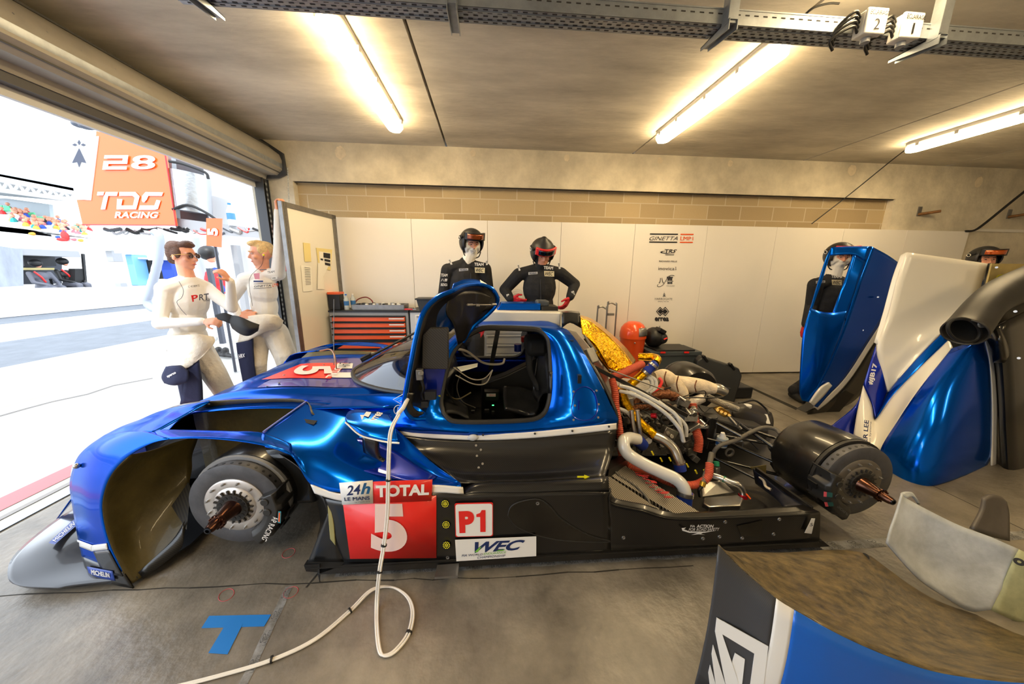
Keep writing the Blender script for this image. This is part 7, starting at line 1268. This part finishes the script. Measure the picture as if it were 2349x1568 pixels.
def mech(loc, lab, hcp, fd, up_, shp_, hpp, fb, arms, legs, bal, gog, lens, tip=False, gl_=True, shw=.2):
    P_ = person(loc, lab); B = Body(); s_, ff, up = torso(B, shp_, hpp, fb, 1, shw, .13); hc = hcp; B.cap(shp_+up*.0, hc+V(0, 0, -.07), .07, .062, 2); B.cap(shp_, shp_+up*.035, .085, .074, 1)
    Pf, Rf = head(B, hc, fd, up_, 0, 1.0, ears=False)
    R = Rf; E = lambda x, y, z, a, b, e, t=2: B.ell(Pf(x, y, z), (a, b, e), t, R)
    E(0, -.01, .02, .084, .096, .098); E(0, .012, -.075, .062, .072, .05); E(.062, .03, -.02, .022, .045, .06); E(-.062, .03, -.02, .022, .045, .06)
    if bal is M_BALA: E(0, .036, -.060, .046, .058, .034); E(0, .07, .045, .05, .03, .018); E(0, .02, -.11, .058, .058, .045); E(0, .062, -.035, .04, .03, .02)
    for (a, b_, c, hd, pn, cu, th) in arms: a = a-V(0, 0, .035); B.cap(shp_+up*.02, a, .072, .068, 1); limb(B, [a, b_, c], [.072, .062, .046], 1); hand(B, c, hd, pn, 3, cu, 1.22, th)
    for (a, b_, c) in legs: limb(B, [a, b_, c], [.105, .082, .065], 1); shoe(B, c, fb, 4)
    wh = bal is M_BALA
    def rule(C, idx):
        q = (C-np.array(hc)) @ np.array(Rf); x, y, z = q[:, 0], q[:, 1], q[:, 2]; hd = (np.abs(x) < .1) & (np.abs(y) < .14) & (z > -.11) & (z < .15) & (idx != 1)
        idx = np.where(hd, 2, idx); sk = hd & (y > .02) & (z < .052) & (np.abs(x) < .056) & ((z > -.036+np.abs(x)*.75) if wh else (z > -.072))
        return np.where(sk, 0, idx)
    B.build([M_SKIN, M_SUITB, bal, M_REDG if gl_ else M_SKIN, M_SHOE], P_, .0065, 4, rule); facebits(Pf, Rf, P_, 1.0, M_HAIRB, eyes=True, mouth=not wh); helmet(Pf, Rf, P_, gog, lens=lens, tip=tip)
    return P_, Pf
M_GK = mat('black_goggle_frame', (20, 18, 18), .4); M_GR = mat('red_goggle_frame', (214, 34, 36), .35, 0, .4)
Ym = 3.56
m1, pf = mech((-.22, Ym, 0), 'helmeted person with amber goggles and a white balaclava, standing behind the raised door', pp_(1082, 560, Ym), (.30, -.92, -.22), (0, 0, 1), pp_(1068, 612, Ym+.02), pp_(1068, 765, Ym+.02), (.2, -1, 0),
  [(pp_(1027, 612, Ym), pp_(1016, 690, Ym+.02), pp_(1030, 755, Ym-.08), V(.3, -.2, -1), V(1, 0, 0), .5, 1), (pp_(1112, 610, Ym+.02), pp_(1122, 685, Ym+.05), pp_(1112, 745, Ym), V(-.3, -.2, -1), V(-1, 0, 0), .5, -1)],
  [(pp_(1048, 775, Ym), pp_(1052, 865, Ym-.03), pp_(1050, 935, Ym)), (pp_(1090, 775, Ym), pp_(1094, 865, Ym-.03), pp_(1096, 935, Ym))], M_BALA, M_GK, (150, 66, 10))
m2, pf2 = mech((.58, Ym, 0), 'helmeted person with red goggles and red gloves, hands on hips, looking down', pp_(1244, 582, Ym-.06), (.12, -.85, -.55), (0, -.35, .94), pp_(1238, 622, Ym), pp_(1236, 755, Ym+.02), (.05, -1, 0),
  [(pp_(1190, 622, Ym), pp_(1158, 664, Ym+.05), pp_(1170, 684, Ym-.08), V(.8, -.1, -.35), V(.6, .6, 0), .5, 1), (pp_(1286, 620, Ym), pp_(1318, 652, Ym+.05), pp_(1308, 680, Ym-.08), V(-.45, -.1, -.8), V(-.8, .4, 0), .6, -1)],
  [(pp_(1216, 770, Ym), pp_(1218, 860, Ym-.03), pp_(1215, 935, Ym)), (pp_(1258, 770, Ym), pp_(1260, 860, Ym-.03), pp_(1264, 935, Ym))], M_BALB, M_GR, (24, 26, 30), tip=True, shw=.215)
m3, pf3 = mech((3.5, 3.42, 0), 'helmeted person with red goggles standing behind the blue side panel', pp_(1925, 590, 3.4), (-.35, -.92, -.15), (0, 0, 1), pp_(1908, 645, 3.42), pp_(1890, 800, 3.42), (-.3, -1, 0),
  [(pp_(1872, 645, 3.40), pp_(1862, 700, 3.44), pp_(1850, 742, 3.38), V(-.1, -.1, -1), V(.8, 0, 0), .5, 1), (pp_(1945, 648, 3.42), pp_(1945, 720, 3.46), pp_(1930, 770, 3.42), V(0, -.1, -1), V(-.8, 0, 0), .5, -1)],
  [(pp_(1872, 810, 3.42), pp_(1866, 870, 3.40), V(3.52, 3.30, .1)), (pp_(1905, 810, 3.44), pp_(1900, 880, 3.42), V(3.72, 3.40, .1))], M_BALA, M_GR, (180, 50, 30))
m4, pf4 = mech((5.85, 3.6, 0), 'helmeted person cut off by the right edge, orange visor, above the bare plate', V(5.93, 3.6, 1.60), (-.5, -.85, -.1), (0, 0, 1), V(5.95, 3.62, 1.40), V(5.95, 3.62, .92), (-.4, -1, 0),
  [(V(5.77, 3.6, 1.36), V(5.70, 3.62, 1.1), V(5.72, 3.55, .86), V(0, 0, -1), V(1, 0, 0), .5, 1), (V(6.13, 3.62, 1.36), V(6.2, 3.62, 1.1), V(6.18, 3.56, .86), V(0, 0, -1), V(-1, 0, 0), .5, -1)],
  [(V(5.86, 3.62, .88), V(5.86, 3.6, .48), V(5.86, 3.62, .1)), (V(6.05, 3.62, .88), V(6.05, 3.6, .48), V(6.05, 3.62, .1))], M_BALB, M_GK, (200, 90, 20))
M_PAT = mat('cream_patch', (226, 214, 176), .6)
def chest(P_, dx, dy, Y, k=1):
    decal(P_, 'WEC', (1089+dx, 613+dy), (1112+dx, 614+dy), (1112+dx, 626+dy), (1090+dx, 625+dy), M_INK, plate=M_PAT, Y=Y, shear=.4, lift=.006); decal(P_, 'TEAM', (1088+dx, 602+dy), (1110+dx, 603+dy), (1110+dx, 610+dy), (1089+dx, 609+dy), M_WHITE, bold=.03, Y=Y, shear=.2)
    decal(P_, 'MICHELIN', (1053+dx, 616+dy), (1074+dx, 615+dy), (1074+dx, 620+dy), (1053+dx, 622+dy), M_NAVI, plate=M_LGREY, Y=Y, lift=.006)
chest(m1, 0, 0, 3.43); chest(m2, 159, 8, 3.42); chest(m3, 818, 28, 3.28)
for P_, pts in ((m1, [(1028, 594, 1038, 606), (1114, 597, 1119, 607)]), (m2, [(1186, 606, 1194, 620), (1279, 602, 1286, 616)])):
    for x0, y0, x1, y1 in pts: decal(P_, 'sparco', (x0, y0), (x0+4, y0-1), (x1, y1), (x1-4, y1+1), M_INK, plate=M_WHITE, Y=3.47, name='lettering')
for k, (tx, h) in enumerate((('TEAM', 7), ('八喜', 8), ('INOVICA', 8))): decal(m1, tx, (1012, 627+k*11), (1027, 628+k*11), (1026, 634+k*11), (1011, 634+k*11), M_WHITE, bold=.02, Y=3.47)
for P_, x, y, Y in ((m2, 1161, 675, 3.50), (m2, 1310, 668, 3.50)): decal(P_, 'sparco', (x, y), (x+6, y-2), (x+10, y+12), (x+4, y+14), M_WHITE, bold=.03, Y=Y-.04)
decal(m1, 'SPARCO', (1079, 574), (1092, 574), (1091, 578), (1080, 579), M_NAVI, Y=3.44, bold=.02)
# overall zips and belts
for P_, x in ((m1, 1080), (m2, 1240)): obj('zip', MB().tube([pp_(x, 625 if x < 1200 else 640, 3.43), pp_(x+1, 700, 3.43)], .003, 5), M_CARBM, P_)
# ================================================================== outside: pit lane, stand, neighbour's gantry
M_APR = mat('bright_apron_concrete', (160, 160, 158), .85, var=.22, vs=.9, bump=.4, bs=12, world=True, stretch=(1.5, .5, 1)); M_ASPH = mat('pit_lane_asphalt', (98, 104, 112), .85, var=.2, vs=3, bump=.4, bs=40, world=True)
pz = -.012
gr = struct(obj('ground', MB().box((-33.0, 10, pz-.06), (60.8, 90, .12)), M_APR), 'pale concrete pit apron outside the open garage front', 'ground')
def lane(nm, x0, x1, m, y0=-30, y1=55, z=.001): return obj(nm, MB().add([V(x0, y0, pz+z), V(x1, y0, pz+z), V(x1, y1, pz+z), V(x0, y1, pz+z)], [(0, 1, 2, 3)]), m, gr)
lane('threshold_channel', -2.69, -2.64, M_GALV, z=.010); lane('dark_channel', -2.80, -2.765, mat('crack_grey', (120, 118, 116)), z=.004); lane('red_line', -3.03, -2.87, mat('faded_red_line', (200, 110, 116), .8), z=.003); lane('dark_lane', -9.2, -6.9, M_ASPH); lane('dark_lane', -20, -12, M_ASPH); lane('white_line', -6.8, -6.6, M_WHITE, z=.003)
lane('yellow_line', -5.0, -4.95, mat('pale_yellow_line', (226, 206, 150), .8), z=.002)
obj('crack', MB().tube([PX(a, b_, Z=pz) for a, b_ in [(0, 955), (60, 938), (120, 922), (200, 905), (260, 885), (350, 868)]], .012, 4), mat('crack_grey', (120, 118, 116)), gr)
M_OW = mat('outdoor_white', (224, 226, 228), .7)
# neighbour's gantry with its two printed boards
M_TO = mat('orange_print', (232, 98, 34), .3, 0, .4)
ga = thing('pit_gantry', (-5.2, 6.2, 1.9), 'grey overhead pit gantry carrying hoses and the orange team board', 'gantry')
def o6(x, y, Y=6.0): return PX(x, y, Y=Y)
bd = thing('team_board', o6(300, 517), 'orange board reading TDS Racing with 28, above the brown-haired person', 'sign')
obj('orange_face', MB().prism([o6(*p) for p in [(221, 300), (370, 346), (378, 348), (403, 517), (189, 514), (176, 458), (204, 458)]], (0, .04, 0)), M_TO, bd)
obj('white_face', MB().prism([o6(*p, 5.99) for p in [(150, 318), (226, 312), (208, 459), (172, 456), (158, 360)]], (0, .03, 0)), M_OW, bd)
obj('red_edge', MB().tube([o6(*p, 5.99) for p in [(378, 348), (404, 517), (189, 515)]], .009, 6), mat('board_edge', (200, 40, 50)), bd)
q28 = [o6(240, 356, 5.98), o6(358, 356, 5.98), o6(355, 388, 5.98), o6(235, 389, 5.98)]
for k_, u0 in ((0, 0), (1, .54)):
    D_ = [(u0, 0), (u0+.46, 0), (u0+.46, .6), (u0+.1, .6), (u0+.1, .78), (u0+.46, .78), (u0+.46, 1), (u0, 1), (u0, .4), (u0+.36, .4), (u0+.36, .22), (u0, .22)]
    if k_ == 0: shp([D_], q28, M_WHITE, bd, 'digit')
    else: words('8', [bil(q28, .54, 0), bil(q28, 1, 0), bil(q28, 1, 1), bil(q28, .54, 1)], M_WHITE, bd, name='digit', bold=.02)
Tq = lambda a: [o6(x, y, 5.985) for x, y in a]
for g_ in ([(224, 440), (239, 440), (237, 448), (223, 448)], [(243, 440), (270, 440), (268, 449), (248, 449), (241, 480), (231, 480), (238, 450)], [(274, 440), (310, 440), (320, 450), (312, 480), (268, 480), (270, 471), (305, 471), (309, 453), (304, 449), (273, 449)], [(269, 456), (281, 457), (278, 473), (268, 480)], [(334, 440), (374, 441), (371, 449), (340, 449), (336, 458), (325, 460), (326, 449)], [(326, 457), (336, 458), (331, 464), (327, 463)], [(359, 458), (368, 460), (362, 479), (355, 481), (318, 481), (321, 471), (354, 471)]): obj('letter', MB().prism([v-V(0, .003 if len(g_) == 4 else 0, 0) for v in Tq(g_)], (0, .004, 0)), M_WHITE, bd, flat=True)
words('RACING', Tq([(263, 485), (364, 486), (362, 500), (263, 500)]), M_WHITE, bd, bold=.03, shear=.15)
er = [[(.5, .35), (.15, 1), (.4, .95), (.5, 1.2), (.6, .95), (.85, 1)], [(.5, 0), (.42, .12), (.5, .24), (.58, .12)], [(.3, .16), (.15, .22), (.3, .28), (.42, .22)], [(.7, .16), (.85, .22), (.7, .28), (.58, .22)]]
shp(er, Tq([(158, 320), (205, 320), (205, 374), (158, 374)]), mat('emblem_slate', (60, 66, 84), .5), bd)
obj('beam', MB().prism([o6(*p, 6.1) for p in [(378, 345), (392, 352), (404, 500), (620, 528), (622, 548), (404, 528)]], (0, .08, 0)), M_GREY, ga)
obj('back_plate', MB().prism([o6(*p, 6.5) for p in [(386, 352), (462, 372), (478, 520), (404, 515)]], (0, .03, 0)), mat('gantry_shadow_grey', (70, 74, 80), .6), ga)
obj('foil_drum', MB().cyl(o6(432, 398, 6.3), o6(438, 486, 6.3), .28, n=32), mat('foil_cladding', (176, 180, 186), .3, .9, bump=.5, bs=12), ga)
obj('pole_base', MB().box((-4.72, 6.72, .9), (.10, .10, 1.85)), M_GREY, ga)
for a in ([(396, 480), (430, 470), (470, 486), (505, 510)], [(388, 370), (420, 376), (470, 395), (478, 410)]): obj('hose', MB().tube([o6(x, y, 6.0) for x, y in a], .02, 8, smooth=4), M_RUBBER, ga)
rn = random.Random(9)
for k in range(22):
    x = 240+k*17; y = 521+rn.uniform(0, 8); obj('underside_fitting', MB().tube([o6(x, y, 6.1), o6(x+rn.uniform(8, 22), y+rn.uniform(2, 14), 6.1), o6(x+rn.uniform(20, 40), y+rn.uniform(0, 10), 6.1)], rn.choice([.012, .02, .03]), 6, smooth=3), rn.choice([M_RUBBER, M_GREY, M_STEEL, MATS['gantry_shadow_grey'], M_RED]), ga)
obj('air_hose', MB().tube([o6(*p, 5.6) for p in [(352, 530), (366, 545), (364, 590), (352, 640), (342, 672), (336, 690), (348, 706), (368, 712)]], .055, 14, smooth=6, rib=.04), mat('grey_flexible_hose', (160, 170, 186), .5), ga)
obj('air_hose', MB().tube([o6(*p, 5.6) for p in [(448, 545), (456, 590), (470, 640), (480, 690)]], .05, 14, smooth=6, rib=.04), MATS['grey_flexible_hose'], ga)
bottle(o6(523, 516, 6.0).x, 6.1, o6(523, 516, 6.0).z, 'large water bottle standing on the gantry shelf outside', (40, 110, 210), 2.0)
wp = rebase(tag(obj('white_screen', MB().prism([PX(a, b_, Y=6.9) for a, b_ in [(462, 372), (640, 420), (650, 905), (500, 905)]], (0, .05, 0)), M_OW), 'tall white screen standing outside behind the two people at the opening', 'screen'))
l5 = thing('pit_board', PX(493, 820, Y=4.6), 'orange signal board with a sideways 5, between the two people in white', 'sign'); l5.location.z = 0
obj('pole', MB().cyl(PX(493, 560, Y=4.6), V(PX(493, 560, Y=4.6).x-.02, 4.6, 0), .017, n=12), mat('pole_slate', (70, 74, 84), .4, .5), l5)
obj('plate', MB().prism([PX(*p, Y=4.57) for p in [(473, 500), (509, 501), (507, 567), (473, 563)]], (0, .012, 0)), M_TO, l5); words('5', [PX(*p, Y=4.56) for p in [(476, 540), (476, 523), (500, 523), (500, 540)]], M_WHITE, l5, bold=.05)
obj('carrier', MB().box(V(PX(493, 700, Y=4.6).x, 4.62, .9), (.05, .05, 1.0)), MATS['pole_slate'], l5)
# person half hidden behind the signal board
po = person((-4.2, 5.4, 0), 'helmeted person in red and blue half hidden behind the signal board'); B = Body(); c = lambda x, y: PX(x, y, Y=5.4)
sh = c(494, 622); hp = c(498, 690); torso(B, sh, hp, (1, -.3, 0), 1, .17, .12, tl=2); Pq, Rq = head(B, c(480, 585), (1, -.2, 0), (0, 0, 1), 0)
limb(B, [sh, c(500, 640), c(510, 665)], [.06, .05, .04], 3); limb(B, [hp, c(500, 735), c(512, 775)], [.10, .08, .06], 2); limb(B, [hp, c(488, 735), c(490, 775)], [.10, .08, .06], 2); shoe(B, V(c(512, 775).x, 5.4, .1), (1, -.5, 0), 4); shoe(B, V(c(490, 775).x, 5.45, .1), (1, -.5, 0), 4)
B.build([M_SKIN, mat('red_cloth', (214, 50, 56), .8), M_OW, mat('blue_cloth', (44, 74, 170), .8), M_SHOE], po, .014); g = MB().ball(Pq(0, -.01, .03), (.11, .13, .11), 18, 12, Rq); obj('cap', g, M_BLACK, po)
# pit wall stand with two seated people
XP = -14; pv = lambda x, y, X=XP: PX(x, y, X=X)
st = thing('pit_wall_stand', (XP, 11.8, 0), 'grey canvas pit wall booth with two people inside, far left', 'booth')
M_CANV = mat('grey_canvas', (150, 156, 166), .7, var=.3, vs=2, bump=.6, bs=5, stretch=(1, 1, .3))
obj('canvas_side', MB().prism([pv(-30, 560), pv(48, 572), pv(50, 655), pv(-30, 660)], (.05, 0, 0)), M_CANV, st)
obj('roof', MB().prism([pv(36, 569), pv(180, 576), pv(186, 590), pv(40, 584)], (-1.4, 0, 0)), M_GREY, st)
obj('back_wall', MB().prism([pv(48, 580, -15.2), pv(140, 586, -15.2), pv(140, 650, -15.2), pv(48, 652, -15.2)], (.03, 0, 0)), mat('booth_dark', (60, 62, 70)), st)
obj('screen', MB().prism([pv(50, 588, -15), pv(122, 588, -15), pv(126, 610, -15), pv(52, 610, -15)], (.05, 0, 0)), M_BLACK, st)
for x in (46, 190): obj('post', MB().bar(pv(x, 582), pv(x+6 if x > 100 else x, 652), .06, .06), M_BLACK, st)
obj('counter', MB().prism([pv(50, 614, -14.6), pv(125, 614, -14.6), pv(125, 619, -14.6), pv(50, 619, -14.6)], (-.4, 0, 0)), M_PAPY, st)
obj('dark_canvas', MB().prism([pv(172, 616), pv(192, 616), pv(199, 648), pv(172, 650)], (-.2, 0, 0)), M_RUBBER, st)
rebase(tag(obj('pit_wall', MB().prism([pv(-80, 663, -13.4), pv(470, 655, -13.4), V(-13.4, pv(470, 655, -13.4).y, 0), V(-13.4, pv(-80, 663, -13.4).y, 0)], (-.25, 0, 0)), M_OW), 'low white concrete pit wall below the grey booth', 'wall'))
M_GRYC = mat('grey_red_suit', (96, 98, 108), .8)
for (x, y, lab, fd, fb) in ((84, 606, 'seated person in grey and red with a black helmet, nearer the grey canvas', (-.2, .4, 0), (-.2, -.9, 0)), (146, 602, 'seated person in a black top and black helmet, right side of the booth', (.6, .4, 0), (.3, .9, 0))):
    X = -14.3; pe = person((X, pv(x, y, X).y, .85), lab); B = Body(); hc = pv(x, y, X); sh = hc+V(0, 0, -.26); hp = sh+V(0, .02, -.46); fw = V(.75, -.4 if x < 100 else .3, 0); torso(B, sh, hp, fw, 1, .2, .13); Pq, Rq = head(B, hc, fd if x > 100 else (.3, .9, 0), (0, 0, 1), 0)
    for q in (-1, 1): s2 = V(.05*q, .2*q, -.02); limb(B, [sh+s2, sh+s2+V(.12, .05*q, -.28), sh+s2*.6+V(.34, 0, -.36)], [.065, .05, .04], 1); limb(B, [hp+V(0, .1*q, 0), hp+V(.42, .12*q, -.02), hp+V(.44, .12*q, -.42)], [.10, .08, .06], 2)
    B.build([M_SKIN, M_GRYC if x < 100 else M_BLACK, M_GRYC], pe, .022); obj('helmet', MB().ball(Pq(0, -.02, .04), (.12, .14, .12), 18, 12, Rq), M_BLACK, pe); obj('red_trim', MB().tube([sh+V(.06, -.16, .04), sh+V(.14, -.08, -.14), sh+V(.12, .0, -.3)], .025, 6), M_RED, pe)
    ct_ = thing('chair', hp-V(0, 0, .5), 'black and red chair under the '+('nearer' if x < 100 else 'right')+' seated person in the booth', 'chair'); obj('seat', MB().box(hp+V(.0, 0, -.14), (.45, .45, .05)), M_BLACK, ct_); obj('backrest', MB().box(hp+V(-.2, .2, .1), (.05, .4, .3)), M_BLACK, ct_)
    for a in (-1, 1):
        for b_ in (-1, 1): obj('leg', MB().cyl(hp+V(.18*a, .18*b_, -.14), hp+V(.2*a, .2*b_, -.5), .018, n=8), M_RED, ct_)
    rebase(tag(obj('plinth', MB().box((hp.x+.1, hp.y, (hp.z-.5)/2), (.9, .9, hp.z-.5)), M_OW), 'white raised floor below the '+('nearer' if x < 100 else 'right')+' seated person in the booth', 'platform'))
# things standing on the pit lane further off
for (x0, y0, x1, y1, Y, m, lab) in ((240, 575, 262, 600, 24, M_GREY, 'small grey pit wall cabinet left of the air hose'), (285, 583, 318, 655, 14, mat('blue_white_print', (120, 180, 226)), 'pale blue and white pit stand left of the air hose'), (318, 596, 350, 640, 14.5, M_RUBBER, 'black equipment trolley just left of the air hose'), (365, 596, 400, 640, 14.5, MATS['blue_cloth'], 'blue and black equipment seen behind the brown-haired person')):
    a = PX(x0, y0, Y=Y); b_ = PX(x1, y1, Y=Y); t = thing('pit_equipment', ((a.x+b_.x)/2, Y, 0), lab, 'equipment'); obj('cabinet', MB().box(((a.x+b_.x)/2, Y+.3, (a.z+max(b_.z, .3))/2), (b_.x-a.x, .6, a.z-max(b_.z, .3))), m, t, bevel=.03); obj('roof_panel', MB().box(((a.x+b_.x)/2, Y+.2, a.z+.06), ((b_.x-a.x)*1.25, 1.0, .06)), M_OW, t); obj('frame', MB().box(((a.x+b_.x)/2, Y+.3, .18), ((b_.x-a.x)*.8, .4, .36)), M_GREY, t)
# grandstand
gs = thing('grandstand', (-36, 32, 0), 'white grandstand with a trussed roof and green seats full of spectators', 'grandstand')
gp = lambda x, y, Y=30: PX(x, y, Y=Y)
obj('lower_wall', MB().prism([V(-60, 31, 0), V(-26, 31, 0), gp(230, 545, 31), gp(-120, 500, 31)], (0, 1, 0)), M_OW, gs)
obj('terrace', MB().prism([gp(-120, 505, 31), gp(0, 522, 31), gp(230, 545, 31), gp(228, 535, 32), gp(115, 500, 35), gp(0, 468, 37), gp(-120, 440, 38)], (0, 0, -.3)), M_OW, gs)
obj('back_panel', MB().prism([gp(-100, 452, 38), gp(18, 455, 38), gp(112, 468, 37), gp(116, 500, 37), gp(0, 500, 38), gp(-100, 500, 38)], (0, .3, 0)), mat('stand_grey', (176, 184, 190), .7), gs)
obj('roof_slab', MB().prism([gp(-100, 385, 30), gp(172, 438, 30), gp(172, 463, 38), gp(-100, 440, 38)], (0, 0, .25)), mat('stand_roof', (150, 156, 160), .7), gs)
obj('canopy_edge', MB().prism([gp(-100, 380, 30), gp(172, 432, 30), gp(172, 440, 30), gp(-100, 392, 30)], (0, .4, 0)), M_LGREY, gs)  # plain light grey front edge of the stand roof
tp_, bt_ = [gp(-60+k*26, 398+k*4.6+4, 29.6) for k in range(10)], [gp(-47+k*26, 430+k*3.4, 29.6) for k in range(10)]
g = MB().tube(tp_, .16, 8).tube(bt_, .16, 8)
for k in range(9): g.tube([tp_[k], bt_[k]], .09, 6).tube([bt_[k], tp_[k+1]], .09, 6)
obj('truss', g, M_LGREY, gs)
for z0 in (272, 308, 326, 350, 372): obj('roof_rail', MB().tube([gp(-40, z0-6, 26), gp(150, z0+2, 26)], .07, 6), M_LGREY, gs)
rn = random.Random(21); sc_ = [(230, 60, 60), (50, 90, 190), (240, 240, 240), (40, 150, 150), (30, 32, 40), (240, 170, 70), (200, 120, 130)]
M_SP = [mat('spectator_cloth_%d' % k, c, .8) for k, c in enumerate(sc_)]; M_SEATG = mat('green_seat', (96, 214, 150), .6)
proto = {}
for k in range(72):
    r = k % 4; u = rn.random(); x = 2+u*205; y = 482+u*52+rn.uniform(-8, 18)*(1-u*.6)+r*4; Yd = 36-(y-478-u*45)*.12-u*2; p = gp(x, y, Yd); ci = rn.randrange(7)
    if u > .35 and rn.random() < .25: continue
    if ci not in proto:
        o = thing('spectator', p, 's', 'spectator', 'spectators on the grandstand'); B = MB(); o.location = p
        obj('clothes', MB().ball(p, (.24, .2, .42), 8, 6).ball(p+V(.0, -.25, -.3), (.22, .35, .14), 8, 6), M_SP[ci], o); obj('head', MB().ball(p+V(0, 0, .55), .14, 8, 6), M_SKIN, o); proto[ci] = o
    else: o = copytree(proto[ci]); o.location = p
    cn = ['red', 'blue', 'white', 'teal', 'black', 'orange', 'pink'][ci]; o['label'] = 'seated spectator in '+cn+' on the grandstand'
so = None
for k in range(46):
    u = rn.random(); x = u*200; y = 480+u*50+rn.uniform(-6, 12); p = gp(x, y, 35.6-u*2)
    if so is None: so = tag(obj('stand_seat', MB().box((0, 0, 0), (.5, .1, .5)).box((0, -.25, -.25), (.5, .45, .08)), M_SEATG), 'empty green seat on the grandstand', 'seat', 'green seats on the grandstand'); so.location = p
    else: c = so.copy(); COL.objects.link(c); c.location = p
obj('wrapped_bundle', MB().ball(o6(186, 285, 7), (.14, .1, .06)).ball(o6(200, 290, 7), (.12, .1, .05)), mat('dark_tarp', (90, 98, 112), .6, bump=1, bs=20), ga)
